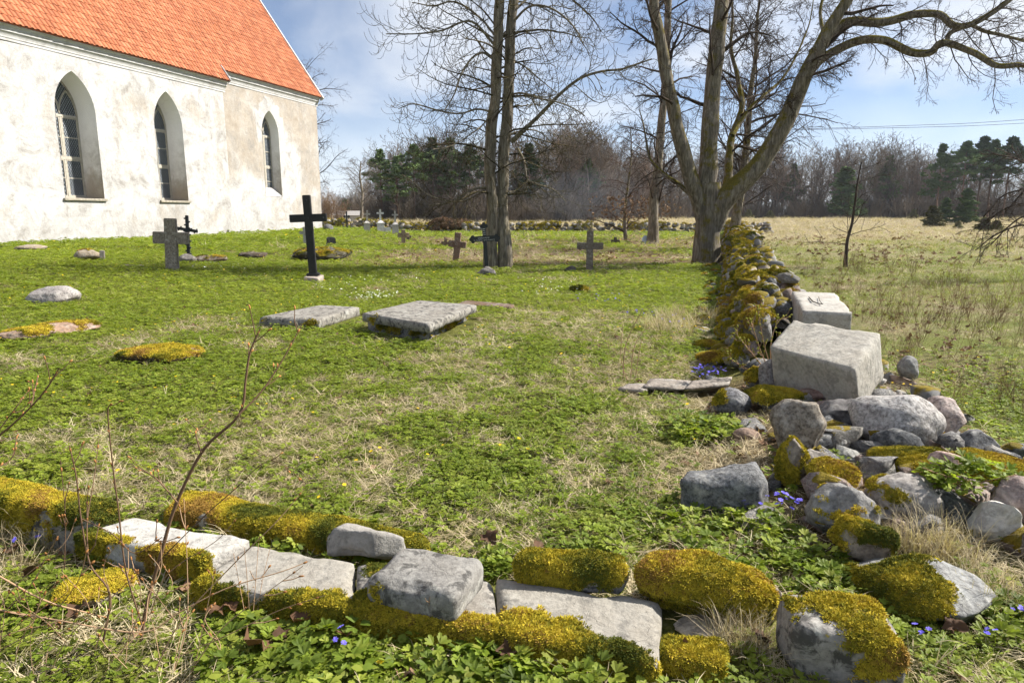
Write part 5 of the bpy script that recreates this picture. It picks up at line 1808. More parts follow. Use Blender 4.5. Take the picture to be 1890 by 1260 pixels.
# dark headstone, leaning enamel plate, stub
g = G(612, 454)
r_ = empty('headstone', tuple(g), 0.3)
tag(r_, 'small dark rounded headstone right of the tall black cross', 'gravestone')
V, F = block_geo([(-0.26, -0.1, 0.42), (0.24, -0.1, 0.40), (0.2, 0.1, 0.42), (-0.2, 0.1, 0.44)], 0.55, 0.05, 0.12, 0.02, 0.05, 7)
o = obj('stone_body', mesh_np('stone_body', V, np.array(F), [M['field_stone']], True), r_); o.color = (0.13, 0.125, 0.12, 1)
V, F = block_geo([(-0.34, -0.16, 0.04), (0.34, -0.16, 0.04), (0.3, 0.16, 0.05), (-0.3, 0.16, 0.05)], 0.12, 0.05, 0.03, 0.02, 0.05, 8)
o = obj('foot_stone', mesh_np('foot_stone', V, np.array(F), [M['field_stone']], True), r_); o.color = (0.2, 0.19, 0.17, 1)
g = G(1189, 450)
r_ = empty('enamel_plate', tuple(g), 0.2)
r_.rotation_euler = (radians(-18), radians(14), 0.3)
tag(r_, 'small white and blue plate leaning against the slender tree trunk', 'plate')
flat_shape([(-0.16, 0), (0.2, 0), (0.2, 0.3), (0.12, 0.44), (-0.02, 0.46), (-0.14, 0.3)], 0.03, 'enamel', 'plate_body', r_)
mb = MB(); mb.box(-0.2, -0.03, -0.06, 0.05, -0.02, 0.1)
o = obj('plate_foot', mb.mesh('plate_foot', M['iron'], 0.01, 1), r_)
mb = MB(); mb.box(-0.06, 0.06, -0.06, 0.06, -0.1, 0.30)
o = obj('stone_stub', mb.mesh('stone_stub', M['pale_limestone'], 0.015, 2), None, tuple(G(189, 482)), (0.05, 0.08, 0.4)); o.color = (0.36, 0.32, 0.28, 1)
tag(o, 'short square stone stub beside the low mossy stone near the church', 'stone')
mb = MB(); mb.box(-0.28, 0.28, -0.05, 0.05, -0.03, 0.05)
o = obj('old_plank', mb.mesh('old_plank', M['field_stone'], 0.01, 1), None, tuple(G(244, 492)), (0, 0.02, 0.15)); o.color = (0.3, 0.26, 0.22, 1)
tag(o, 'old grey plank lying in the grass left of the granite cross', 'plank')

# distant shed behind the far wall, and the overhead cable
sh = at(640, 400, 84)
r_ = empty('shed', (sh[0], sh[1], float(ground(sh[0], sh[1])) - 0.2), 0.1)
tag(r_, 'low pale shed just visible over the far wall by the church', 'shed')
zt = at(640, 389, 84)[2] - r_.location.z
mb = MB(); mb.box(-1.6, 1.6, 0, 3, 0, zt - 0.5); obj('shed_wall', mb.mesh('shed_wall', M['shed']), r_)
mb = MB(); mb.add([(-1.8, -0.3, zt - 0.55), (1.8, -0.3, zt - 0.55), (1.8, 1.5, zt), (-1.8, 1.5, zt), (1.8, 3.3, zt - 0.55), (-1.8, 3.3, zt - 0.55)], [(0, 1, 2, 3), (3, 2, 4, 5)])
obj('shed_roof', mb.mesh('shed_roof', M['shed_roof']), r_)

# ------------------------------------------------------------------ trees
class Tubes:
    def __init__(s):
        s.V, s.F, s.n = [], [], 0

    def tube(s, P, R, sides=3, cap=True):
        P = np.asarray(P, float); R = np.asarray(R, float)
        k_ = len(P)
        T = np.empty_like(P)
        T[1:-1] = P[2:] - P[:-2]; T[0] = P[1] - P[0]; T[-1] = P[-1] - P[-2]
        T /= np.maximum(1e-9, np.linalg.norm(T, axis=1))[:, None]
        ref = np.array([1.0, 0.13, 0.07]) if abs(T[0, 2]) > 0.6 else np.array([0.05, 0.1, 1.0])
        X_ = ref - T * (T @ ref)[:, None]
        X_ /= np.maximum(1e-9, np.linalg.norm(X_, axis=1))[:, None]
        Y_ = np.cross(T, X_)
        a = np.arange(sides) * 2 * pi / sides
        V = P[:, None, :] + R[:, None, None] * (X_[:, None, :] * np.cos(a)[None, :, None] + Y_[:, None, :] * np.sin(a)[None, :, None])
        V = V.reshape(-1, 3)
        i, j = np.meshgrid(np.arange(k_ - 1), np.arange(sides), indexing='ij')
        F = np.stack([i * sides + j, i * sides + (j + 1) % sides, (i + 1) * sides + (j + 1) % sides, (i + 1) * sides + j], -1).reshape(-1, 4)
        s.V.append(V); s.F.append(F + s.n); s.n += len(V)

    def mesh(s, name, mat, noise_amp=0.0):
        V = np.concatenate(s.V)
        return mesh_np(name, V, np.concatenate(s.F), [mat], True)

    def tris(s):
        return 2 * sum(len(f) for f in s.F)


def smooth_path(pts, n=8):
    """Catmull-Rom through the points"""
    P = np.asarray(pts, float)
    P = np.concatenate([[2 * P[0] - P[1]], P, [2 * P[-1] - P[-2]]])
    out = []
    for i in range(1, len(P) - 2):
        for t in np.arange(n) / n:
            a, b, c, d = P[i - 1], P[i], P[i + 1], P[i + 2]
            out.append(0.5 * ((2 * b) + (-a + c) * t + (2 * a - 5 * b + 4 * c - d) * t * t + (-a + 3 * b - 3 * c + d) * t ** 3))
    out.append(P[-2])
    return np.array(out)


def grow(T, p, d, L_, r, lv, S, rg):
    """a branch with its laterals. S = list of level settings"""
    q = S[min(lv, len(S) - 1)]
    n = q['seg']
    P = [np.array(p, float)]
    d = np.array(d, float)
    for i in range(n):
        t = (i + 1) / n
        d = d + rg.normal(0, q['wob'], 3)
        d[2] += q.get('grav', 0) * (1 - t) + q.get('tip', 0) * t * t
        d /= np.linalg.norm(d)
        P.append(P[-1] + d * L_ / n)
    P = np.array(P)
    R = r * (1 - (1 - q.get('end', 0.3)) * np.linspace(0, 1, n + 1))
    R = np.maximum(R, q.get('rmin', 0.002))
    T.tube(P, R, q.get('sides', 3))
    if lv + 1 < len(S):
        laterals(T, P, R, L_, lv + 1, S, rg, q.get('from', 0.2))


def laterals(T, P, R, L_, lv, S, rg, t0=0.2, count=None, lenf=None, side=None):
    q = S[lv]
    k_ = len(P)
    m = count if count is not None else max(1, int(round(q['n'] * rg.uniform(0.75, 1.25))))
    ph = rg.uniform(0, 6.28)
    for j in range(m):
        t = t0 + (1 - t0) * (j + rg.random()) / m
        f = t * (k_ - 1)
        i = min(int(f), k_ - 2)
        p = P[i] + (P[i + 1] - P[i]) * (f - i)
        dd = P[i + 1] - P[i]
        dd = dd / max(1e-9, np.linalg.norm(dd))
        ph += 2.4 + rg.normal(0, 0.5)
        ref = np.array([0, 0, 1.0]) if abs(dd[2]) < 0.9 else np.array([1.0, 0, 0])
        u = np.cross(dd, ref); u /= np.linalg.norm(u)
        v = np.cross(dd, u)
        a = q['ang'] + rg.normal(0, q.get('angv', 0.2))
        d = dd * cos(a) + (u * cos(ph) + v * sin(ph)) * sin(a)
        d[2] += q.get('lift', 0)
        ln = (lenf(t) if lenf else L_ * q['len'] * (1 - 0.55 * t)) * rg.uniform(0.6, 1.3)
        rr_ = min(R[i] * q.get('rad', 0.5), q.get('rmax', 9)) * rg.uniform(0.7, 1.1)
        grow(T, p, d, ln, rr_, lv, S, rg)


def pxpath(pts, Y, dY=None):
    n = len(pts)
    ys = np.linspace(Y, Y + (dY or 0), n)
    return np.array([at(a, b, y) for (a, b), y in zip(pts, ys)])


def wobble(P, amp, seed):
    return P + (np.stack([fbm(P, 0.9, 2, seed + k_) for k_ in range(3)], -1) - 0.5) * amp


def limb(name, root, pts, Y, w0, w1, mat, dY=None, sides=10, flare=0.0, amp=0.15, seed=0, n=8):
    P = smooth_path(pxpath(pts, Y, dY), n)
    P = wobble(P, amp, seed) if amp else P
    t = np.linspace(0, 1, len(P))
    R = (w0 + (w1 - w0) * t) / 2 * Y / FPX
    if flare:
        R = R * (1 + flare * np.exp(-t * 14))
    R = R * (1 + 0.18 * (fbm(P, 1.8, 2, seed + 4) - 0.5))
    T = Tubes()
    T.tube(P, R, sides)
    if root is not None:
        o = obj(name, T.mesh(name, M[mat]), root)
        o.matrix_parent_inverse = root.matrix_world.inverted()
        o.location = -root.location
        o.matrix_parent_inverse = Matrix.Identity(4)
    return P, R


def tree_root(name, px, label, cat='tree', group=None):
    g = G(*px)
    r_ = empty(name, tuple(g))
    KEEP.append((g[0], g[1], 0.45))
    tag(r_, label, cat, group)
    return r_, g


def add_crown(root, T, mat, name='crown'):
    o = obj(name, T.mesh(name, M[mat]), root)
    o.location = -root.location
    print(name, root.name, T.tris())
    return o


# ---- double trunked tree with drooping twigs that turn up at their ends
rg = np.random.default_rng(51)
r1, g1 = tree_root('bare_tree', (917, 496), 'bare tree with a double trunk and drooping upturned twigs in mid yard')
Y1 = g1[1]
A, AR = limb('trunk', r1, [(908, 500), (907, 440), (908, 400), (905, 300), (911, 200), (917, 100), (925, 0), (931, -110), (938, -260)], Y1, 24, 14, 'bark_ash', sides=14, flare=0.35, seed=1)
B, BR = limb('trunk', r1, [(930, 499), (930, 440), (929, 400), (929, 300), (936, 200), (942, 100), (949, 0), (958, -110), (970, -260)], Y1 + 0.1, 25, 14, 'bark_ash', sides=14, flare=0.3, seed=2)
S_ash = [dict(seg=8, wob=0.08), dict(seg=9, wob=0.10, grav=-0.16, tip=0.12, n=9, len=0.5, ang=1.2, rad=0.32, rmax=0.038, lift=0.25, end=0.25, sides=4, **{'from': 0.15}),
         dict(seg=7, wob=0.12, grav=-0.30, tip=0.62, n=7, len=0.55, ang=0.95, rad=0.5, rmax=0.014, rmin=0.0055, end=0.5, **{'from': 0.2}),
         dict(seg=6, wob=0.10, grav=-0.26, tip=0.85, n=4, len=0.8, ang=0.8, rad=0.75, rmax=0.009, rmin=0.0052, end=0.8, **{'from': 0.2})]
T = Tubes()
main = [([(941, 262), (985, 222), (1015, 192), (1045, 165), (1075, 143), (1105, 133), (1150, 125), (1205, 108)], 11, 4, -1.0),
        ([(940, 175), (965, 172), (1000, 182), (1040, 192), (1080, 215)], 5, 3, -1.5),
        ([(940, 248), (975, 242), (1000, 248), (1030, 275), (1060, 300)], 4, 2.5, 0.5),
        ([(955, 275), (968, 300), (973, 330), (990, 340), (1020, 350), (1045, 372)], 6, 3, -0.6),
        ([(934, 355), (958, 352), (975, 340), (960, 352), (1000, 322)], 4, 2, 1.0),
        ([(900, 345), (870, 350), (835, 372), (792, 379)], 6, 3, -0.5), ([(898, 350), (850, 372), (800, 365), (760, 335), (742, 322)], 4, 2, -1.2),
        ([(910, 108), (890, 97), (868, 112), (850, 140), (836, 175), (822, 205)], 6, 3, -1.0),
        ([(908, 205), (880, 200), (845, 208), (800, 200), (762, 190), (735, 200)], 5, 3, 0.8),
        ([(905, 215), (880, 240), (835, 268), (800, 275)], 4, 2.5, -0.7),
        ([(917, 70), (880, 30), (840, 5), (800, 10), (760, 5)], 6, 3, 0.9), ([(915, 85), (870, 40), (820, 55), (770, 63), (712, 62)], 6, 3, -0.4),
        ([(947, 40), (980, 10), (1020, 15), (1060, 50), (1078, 85)], 6, 3, -0.9), ([(950, 20), (1000, -20), (1050, -5), (1090, 30), (1110, 60)], 6, 3, 0.8),
        ([(915, 150), (900, 160), (875, 165), (845, 170)], 5, 2.5, 1.2), ([(943, 110), (965, 120), (1000, 150), (1040, 180)], 5, 2.5, 1.5),
        ([(925, 0), (890, -60), (830, -70), (770, -40)], 7, 3, -1.5), ([(950, -20), (1000, -80), (1060, -70), (1110, -30)], 7, 3, 1.2)]
for i, (pts, w0, w1, dY) in enumerate(main):
    P, R = limb('limb', r1, pts, Y1, w0 * 0.78, w1 * 0.6, 'bark_ash', dY * 1.6, 6, amp=0.12, seed=20 + i, n=6)
    Lm = np.linalg.norm(np.diff(P, axis=0), axis=1).sum()
    laterals(T, P, R, Lm, 2, S_ash, rg, 0.15, count=int(7 + Lm * 4.2), lenf=lambda t: 1.35 * (1 - 0.3 * t))
for P, R in ((A, AR), (B, BR)):
    laterals(T, P, R, 6, 1, S_ash, rg, 0.30, count=26, lenf=lambda t: 2.3 - 0.8 * abs(t - 0.5))
add_crown(r1, T, 'twig_ash')

# ---- the big mossy tree at the wall
r2, g2 = tree_root('mossy_tree', (1303, 486), 'great spreading bare tree with mossy limbs at the stone wall')
KEEP.append((g2[0], g2[1], 0.8))
Y2 = g2[1]
limb('trunk', r2, [(1303, 496), (1304, 450), (1307, 410), (1310, 380), (1308, 340)], Y2, 50, 40, 'bark_maple', sides=20, flare=0.28, amp=0.1, seed=3, n=10)
LM = [([(1300, 415), (1288, 365), (1270, 310), (1252, 240), (1233, 150), (1217, 60), (1206, 0), (1194, -120), (1185, -260)], 30, 12, -0.8),
      ([(1306, 400), (1305, 340), (1308, 290), (1315, 200), (1321, 100), (1332, 0), (1342, -140), (1350, -280)], 36, 20, 0.3),
      ([(1310, 420), (1335, 372), (1385, 320), (1430, 262), (1468, 190), (1490, 132), (1522, 70), (1560, 10), (1600, -70), (1630, -150)], 40, 11, -1.6),
      ([(1486, 142), (1520, 108), (1575, 80), (1630, 75), (1680, 96), (1718, 99), (1740, 82), (1790, 96), (1840, 120), (1892, 121), (1960, 145)], 16, 7, -2.5),
      ([(1498, 98), (1560, 42), (1620, 42), (1680, 28), (1730, 27), (1762, 51), (1800, 45), (1848, 14), (1900, -30)], 17, 7, -1.2),
      ([(1795, 46), (1820, 60), (1850, 68), (1905, 80), (1960, 110)], 7, 4, -0.5),
      ([(1745, 82), (1752, 62), (1775, 52)], 8, 8, 0.0),
      ([(1290, 372), (1255, 342), (1215, 312), (1198, 285), (1190, 240), (1178, 205)], 10, 1.5, 0.9),
      ([(1322, 395), (1340, 340), (1346, 290), (1352, 250), (1370, 200), (1362, 150), (1352, 100), (1354, 40), (1346, -30)], 18, 3, 2.0),
      ([(1352, 250), (1375, 215), (1408, 180), (1440, 150), (1470, 100), (1492, 50), (1500, -10)], 9, 1.5, 2.5),
      ([(1520, 70), (1512, 30), (1520, -20), (1530, -70)], 8, 2, 1.0)]
S_map = [dict(seg=8, wob=0.08), dict(seg=8, wob=0.14, grav=0.02, n=8, len=0.5, ang=1.0, rad=0.5, rmax=0.07, end=0.3, sides=4, **{'from': 0.15}),
         dict(seg=6, wob=0.16, grav=-0.05, n=9, len=0.5, ang=0.85, rad=0.5, rmax=0.022, rmin=0.006, end=0.4, **{'from': 0.15}),
         dict(seg=4, wob=0.16, grav=-0.06, n=8, len=0.5, ang=0.75, rad=0.55, rmax=0.010, rmin=0.0042, end=0.5, **{'from': 0.15}),
         dict(seg=3, wob=0.15, grav=-0.04, n=6, len=0.55, ang=0.7, rad=0.6, rmax=0.006, rmin=0.0035, end=0.7)]
T = Tubes()
for i, (pts, w0, w1, dY) in enumerate(LM):
    P, R = limb('limb', r2, pts, Y2, w0, w1, 'bark_maple', dY, 12 if w0 > 15 else 7, amp=0.16, seed=40 + i, n=7)
    Lm = np.linalg.norm(np.diff(P, axis=0), axis=1).sum()
    if i in (3, 4, 5, 7):
        laterals(T, P, R, Lm, 2, S_map, rg, 0.15, count=int(9 + Lm * 2.4), lenf=lambda t: 1.25)
    elif i in (8, 9):
        laterals(T, P, R, Lm, 1, S_map, rg, 0.25, count=int(4 + Lm * 1.3), lenf=lambda t: 2.0)
    elif i < 3 or i == 10:
        laterals(T, P, R, Lm, 1, S_map, rg, 0.42, count=int(3 + Lm * 0.75), lenf=lambda t: 2.4 - t)
add_crown(r2, T, 'twig_maple')

# ---- slender trees behind it
def simple_tree(name, base, pts, w0, w1, label, S, mat_b, mat_t, count, lenf, t0, seed, lv=1):
    rgx = np.random.default_rng(seed)
    r_, g = tree_root(name, base, label)
    P, R = limb('trunk', r_, pts, g[1], w0, w1, mat_b, 0.5, 9, flare=0.3, seed=seed)
    T = Tubes()
    laterals(T, P, R, 5, lv, S, rgx, t0, count=count, lenf=lenf)
    add_crown(r_, T, mat_t)
    return r_, g


S_lime = [dict(seg=8, wob=0.08), dict(seg=8, wob=0.12, grav=-0.02, tip=-0.10, n=10, len=0.5, ang=1.1, rad=0.45, rmax=0.06, end=0.25, sides=4, lift=0.3, **{'from': 0.12}),
          dict(seg=5, wob=0.15, grav=-0.12, n=10, len=0.5, ang=0.8, rad=0.5, rmax=0.02, rmin=0.008, end=0.4, **{'from': 0.1}),
          dict(seg=4, wob=0.14, grav=-0.10, n=6, len=0.55, ang=0.7, rad=0.6, rmax=0.010, rmin=0.006, end=0.6, **{'from': 0.15})]
simple_tree('bare_tree', (1205, 450), [(1204, 454), (1207, 400), (1212, 330), (1220, 250), (1228, 150), (1233, 50), (1236, -60), (1240, -200), (1244, -330)], 19, 8, 'straight slender bare tree with the plate leaning at its foot', S_lime, 'bark_ash', 'twig_maple', 30, lambda t: 3.4 - 1.6 * t, 0.12, 61)
simple_tree('bare_tree', (1155, 446), [(1156, 448), (1153, 420), (1155, 380), (1160, 330), (1166, 280), (1163, 235)], 8, 1.4, 'small reddish bare tree keeping a few brown leaves near the far wall', S_lime, 'bark_maple', 'twig_lime', 28, lambda t: 2.5 - 1.7 * t, 0.10, 62)
r_, g = simple_tree('bare_tree', (1352, 462), [(1352, 466), (1358, 400), (1372, 330), (1380, 250), (1385, 170), (1395, 90), (1400, 20), (1404, -60)], 20, 1.5, 'dense twiggy bare tree standing right behind the mossy tree', S_lime, 'bark_maple', 'twig_maple', 46, lambda t: 3.6 - 1.3 * t, 0.15, 63)
simple_tree('sapling', (1558, 493), [(1558, 496), (1562, 450), (1573, 405), (1582, 350), (1592, 302)], 7, 2, 'lone thin sapling in the meadow right of the stone wall', [dict(seg=6, wob=.1), dict(seg=6, wob=0.14, grav=-0.03, n=6, len=0.4, ang=1.1, rad=0.4, rmax=0.016, rmin=0.008, end=0.5, **{'from': 0.3}), dict(seg=4, wob=0.15, n=5, len=0.5, ang=0.8, rad=0.7, rmin=0.0065, end=0.7)], 'twig_maple', 'twig_maple', 17, lambda t: 1.25 - 0.6 * t, 0.22, 64)
# tree and tan bush beyond the church corner
simple_tree('bare_tree', (572, 420), [(572, 424), (570, 380), (572, 320), (568, 250), (565, 180), (560, 130)], 20, 1.5, 'bare tree showing from behind the church corner', S_lime, 'bark_maple', 'twig_maple', 26, lambda t: 4.2 - 1.5 * t, 0.2, 65)
simple_tree('bare_tree', (667, 412), [(667, 416), (667, 390), (669, 360), (664, 325), (666, 298)], 7, 2, 'lone rounded bare tree before the left pines', S_lime, 'bark_ash', 'wood_trunk', 24, lambda t: 3.4 - 1.5 * t, 0.28, 66)

# ---- shrubs of many stems
def bush(name, base, wpx, hpx, label, mat, n=30, seed=0, lvl=2, rad=0.012, Yadd=0.0, parent_name='stems', group=None):
    rgx = np.random.default_rng(seed)
    g = G(*base)
    m_ = proj(g)[2] / FPX
    H, W = hpx * m_, wpx * m_ / 2
    r_ = empty(name, tuple(g))
    tag(r_, label, 'shrub', group)
    T = Tubes()
    S = [dict(seg=6, wob=0.10, grav=0.0, end=0.3, sides=3, **{'from': 0.25}), dict(seg=4, wob=0.15, n=6, len=0.45, ang=0.6, rad=0.6, rmin=rad * 0.35, end=0.5, **{'from': 0.25}), dict(seg=3, wob=0.15, n=4, len=0.5, ang=0.6, rad=0.6, rmin=rad * 0.3, end=0.6)]
    for i in range(n):
        a = rgx.uniform(0, 6.28)
        p = g + np.array([cos(a), sin(a), 0]) * W * 0.35 * rgx.random()
        d = np.array([cos(a) * W / H * rgx.uniform(0, .9), sin(a) * W / H * rgx.uniform(0, .9), 1.0])
        grow(T, p, d / np.linalg.norm(d), H * rgx.uniform(0.6, 1.05), rad, 0, S[:lvl + 1], rgx)
    o = add_crown(r_, T, mat, 'stems')
    return r_


bush('tan_bush', (606, 415), 52, 62, 'tan leafless bush by the church corner', 'shrub_twig', 60, 71, rad=0.02)
bush('tan_bush', (628, 412), 40, 44, 'smaller tan leafless bush right of the corner bush', 'shrub_twig', 40, 72, rad=0.02)

# bare shrub leaning in from the right edge
rgx = np.random.default_rng(81)
gs = at(2010, 470, 17.0); gs[2] = 0
r_ = empty('leaning_shrub', tuple(gs))
tag(r_, 'bare shrub whose arching twigs lean in at the right edge', 'shrub')
T = Tubes()
Sx = [dict(seg=6, wob=.1), dict(seg=6, wob=0.10, grav=-0.05, n=5, len=0.4, ang=0.6, rad=0.5, rmax=.02, rmin=0.006, end=0.4), dict(seg=4, wob=0.1, grav=-0.1, n=5, len=0.5, ang=0.5, rad=0.6, rmin=0.005, end=0.6)]
for (pts, w) in [([(2005, 480), (1960, 400), (1900, 375), (1850, 385), (1806, 428)], 6), ([(2005, 480), (1975, 380), (1920, 350), (1860, 360), (1815, 405)], 6), ([(2005, 480), (1950, 430), (1890, 415), (1840, 432), (1800, 462)], 5),
                 ([(2005, 480), (1965, 420), (1900, 400), (1860, 420), (1830, 455)], 5), ([(2005, 480), (1980, 360), (1940, 320), (1900, 340), (1858, 392)], 6), ([(2010, 480), (1960, 360), (1905, 310), (1870, 290), (1828, 280)], 8)]:
    P, R = limb('stem', r_, pts, 17.0, w, 1.6, 'twig_maple', rgx.uniform(-1.2, 1.2), 5, amp=0.15, seed=int(rgx.integers(99)), n=6)
    laterals(T, P, R, 2, 1, Sx, rgx, 0.3, count=16, lenf=lambda t: 0.9 - 0.4 * t)
add_crown(r_, T, 'twig_maple')

# ---- the wood beyond the fields: a few bare trees and pines, copied one by one
def bare_proto(seed, H, spread, mat_t, dens=1.0):
    rgx = np.random.default_rng(seed)
    T0, T1 = Tubes(), Tubes()
    P = [np.zeros(3)]
    d = np.array([0, 0, 1.0])
    for i in range(9):
        d = d + rgx.normal(0, 0.07, 3); d[2] = abs(d[2]); d /= np.linalg.norm(d)
        P.append(P[-1] + d * H * 0.88 / 9)
    P = np.array(P)
    R = H * 0.011 * (1 - 0.85 * np.linspace(0, 1, 10))
    T0.tube(P, R, 6)
    S = [dict(seg=8, wob=0.08), dict(seg=6, wob=0.12, grav=0.10, n=6, len=0.5, ang=0.75, angv=0.25, rad=0.5, rmax=0.10, end=0.25, **{'from': 0.2}),
         dict(seg=4, wob=0.14, grav=0.05, n=7, len=0.5, ang=0.65, rad=0.5, rmax=0.04, rmin=0.016, end=0.4, **{'from': 0.15}),
         dict(seg=2, wob=0.14, grav=0.03, n=5, len=0.5, ang=0.6, rad=0.6, rmin=0.012, end=0.7)]
    laterals(T1, P, R, H, 1, S, rgx, 0.12, count=int(22 * dens), lenf=lambda t: H * spread * (1 - 0.55 * abs(t - 0.35)))
    return T0.mesh('trunk', M['wood_trunk']), T1.mesh('crown', M[mat_t]), T1.tris()


protos = []
for i, (H, sp_, mt, dn) in enumerate([(12, 0.30, 'wood_twig', 1), (13, 0.24, 'wood_twig', 1.1), (11, 0.34, 'birch_twig', 1.1), (14, 0.26, 'birch_twig', 1.0), (10, 0.36, 'wood_twig', 1.2)]):
    protos.append((H, *bare_proto(500 + i, H, sp_, mt, dn)))
    print('bare proto', protos[-1][3])


def needle_burst(rgx, c, size, n, V, F, flat=0.6):
    for i in range(n):
        d = rgx.normal(size=3); d[2] = d[2] * flat + 0.25; d /= np.linalg.norm(d)
        s_ = np.cross(d, rgx.normal(size=3)); s_ /= np.linalg.norm(s_)
        b = len(V)
        L_ = size * rgx.uniform(0.6, 1.2)
        w = size * 0.20
        V += [c - s_ * w * .5 - d * L_ * 0.15, c + s_ * w * .5 - d * L_ * 0.15, c + d * L_ * 0.7 + s_ * w, c + d * L_, c + d * L_ * 0.7 - s_ * w]
        F += [(b, b + 1, b + 2), (b, b + 2, b + 3), (b, b + 3, b + 4)]


def pine_proto(seed, H, crown0=0.45, wide=0.2, mat='pine_needle', clusters=420, size=0.44, conical=False):
    rgx = np.random.default_rng(seed)
    T = Tubes()
    P = np.stack([np.cumsum(rgx.normal(0, 0.05, 9)), np.cumsum(rgx.normal(0, 0.05, 9)), np.linspace(0, H * 0.97, 9)], -1)
    P[:, :2] -= P[0, :2]
    R = H * 0.014 * (1 - 0.85 * np.linspace(0, 1, 9))
    T.tube(P, R, 7)
    V, F = [], []
    for _ in range(60 if not conical else 80):
        t = crown0 + (1 - crown0) * rgx.random() ** 0.8
        z_ = t * H * 0.96
        u = (t - crown0) / (1 - crown0)
        Lb = H * wide * ((1 - u) ** 0.8 + 0.08 if conical else (0.55 + 0.6 * sin(pi * min(1, u * 1.1 + 0.1)) - 0.45 * u)) * rgx.uniform(0.55, 1.15)
        a = rgx.uniform(0, 6.28)
        i = min(7, int(t * 8))
        p0 = np.array([P[i, 0], P[i, 1], z_])
        tip = p0 + np.array([cos(a) * Lb, sin(a) * Lb, Lb * (rgx.uniform(-0.05, 0.35) if not conical else -0.1)])
        T.tube(np.array([p0, (p0 + tip) / 2 + rgx.normal(0, 0.08, 3), tip]), [0.05, 0.035, 0.015], 3)
        for c_ in range(max(2, clusters // 36)):
            f = rgx.uniform(0.35 if not conical else 0.1, 1.05)
            c = p0 + (tip - p0) * f + rgx.normal(0, 1, 3) * np.array([0.35, 0.35, 0.14]) * Lb * 0.35
            needle_burst(rgx, c, size * rgx.uniform(0.7, 1.2), 10, V, F)
    return T.mesh('trunk', M['pine_trunk']), mesh_np('crown', np.array(V), np.array(F), [M[mat]])


pines = [(14, *pine_proto(601, 14, 0.45, 0.20)), (12, *pine_proto(602, 12, 0.28, 0.22)), (13, *pine_proto(603, 13, 0.55, 0.24, clusters=420)), (9, *pine_proto(604, 9, 0.06, 0.22, conical=True, clusters=380))]
junis = [(3.0, *pine_proto(611, 3.0, 0.03, 0.30, 'juniper', 240, 0.28, True)), (2.2, *pine_proto(612, 2.2, 0.02, 0.42, 'juniper', 240, 0.26, True))]


def plant_tree(name, proto, x_, y_, h, rz, label, group, cat='tree', lean=0.0, wid=1.0):
    H, tr, cr = proto[0], proto[1], proto[2]
    s_ = h / H
    r_ = empty(name, (x_, y_, float(ground(x_, y_)) - 0.1), rz)
    r_.rotation_euler = (lean, 0, rz)
    tag(r_, label, cat, group)
    obj('trunk', tr, r_, scale=(s_,) * 3)
    obj('crown', cr, r_, scale=(s_ * wid, s_ * wid, s_))
    return r_


def hgt(ytop, Y, ybase=400):
    return (at(900, ytop, Y)[2] - at(900, ybase, Y)[2])


rgx = np.random.default_rng(91)
# skyline of the wood in the photograph: (x, y of the tree tops)
sky_x = [560, 620, 680, 700, 760, 820, 900, 980, 1060, 1100, 1150, 1250, 1400, 1500, 1560, 1620, 1700, 1760, 1890, 2100]
sky_y = [372, 365, 330, 275, 255, 245, 250, 238, 225, 240, 270, 275, 275, 278, 262, 262, 280, 285, 300, 300]
ZN = [(690, 'far bare tree between the church and the left pines'), (900, 'bare brown tree in the wood left of the double trunk'), (1130, 'bare brown tree in the wood right of the double trunk'), (1330, 'bare brown tree in the wood behind the slender trees'),
      (1560, 'bare brown tree in the wood between the mossy tree and the sapling'), (1720, 'bare brown tree in the wood right of the sapling'), (9999, 'bare brown tree in the wood behind the right pine clump')]
Yw = lambda px: 96 + 34 * sstep(1000, 1350, px) - 6 * sstep(1750, 1890, px)
cnt = 0
for i in range(170):
    px = rgx.uniform(690, 2000) if i % 9 else rgx.uniform(560, 700)
    row = rgx.random()
    Y = float(Yw(px)) + row * 9
    if px < 690: Y = rgx.uniform(120, 150)
    top = np.interp(px, sky_x, sky_y) + rgx.uniform(-10, 26)
    h = max(4.0, hgt(top, Y)) / 0.93
    p = at(px, 400, Y)
    pr = protos[int(rgx.integers(5))]
    lb_ = [l_ for e_, l_ in ZN if px < e_][0]
    plant_tree('wood_tree', pr, p[0], p[1], h, rgx.uniform(0, 6.28), lb_, lb_.replace('tree', 'trees', 1))
    cnt += 1
PN = [(706, 268, 94, 0, 'leftmost tall pine at the end of the left wood'), (735, 285, 93, 1, 'second pine from the left, in the left wood'), (765, 262, 95, 2, 'third pine from the left, in the left wood'),
      (800, 246, 97, 0, 'tall pine in the left wood behind the white crosses'), (835, 250, 98, 1, 'dark pine left of the double trunk'), (868, 262, 99, 2, 'pine showing just left of the double trunk'),
      (978, 262, 101, 1, 'pine right of the double trunk in the far wood'), (1085, 285, 104, 0, 'pine among the reddish trees of the far wood'), (640, 365, 120, 3, 'low dark spruce far beyond the shed'),
      (1555, 305, 124, 3, 'green spruce at the edge of the wood behind the sapling'), (1728, 262, 118, 1, 'slim pine left of the pine clump at the right'), (1772, 256, 116, 2, 'leftmost big pine of the clump at the right'),
      (1800, 247, 117, 2, 'tallest pine of the clump at the right'), (1822, 250, 115, 0, 'middle pine of the clump at the right'), (1850, 248, 116, 2, 'rightmost big pine of the clump, its top leaning out'),
      (1780, 345, 82, 3, 'young bushy pine before the pine clump'), (1905, 300, 110, 0, 'pine at the very right edge of the wood'), (1460, 300, 135, 1, 'dark pine far behind the mossy tree'), (1630, 285, 134, 1, 'dark pine in the middle of the right wood'),
      (1745, 362, 84, 3, 'small dark spruce left of the young bushy pine')]
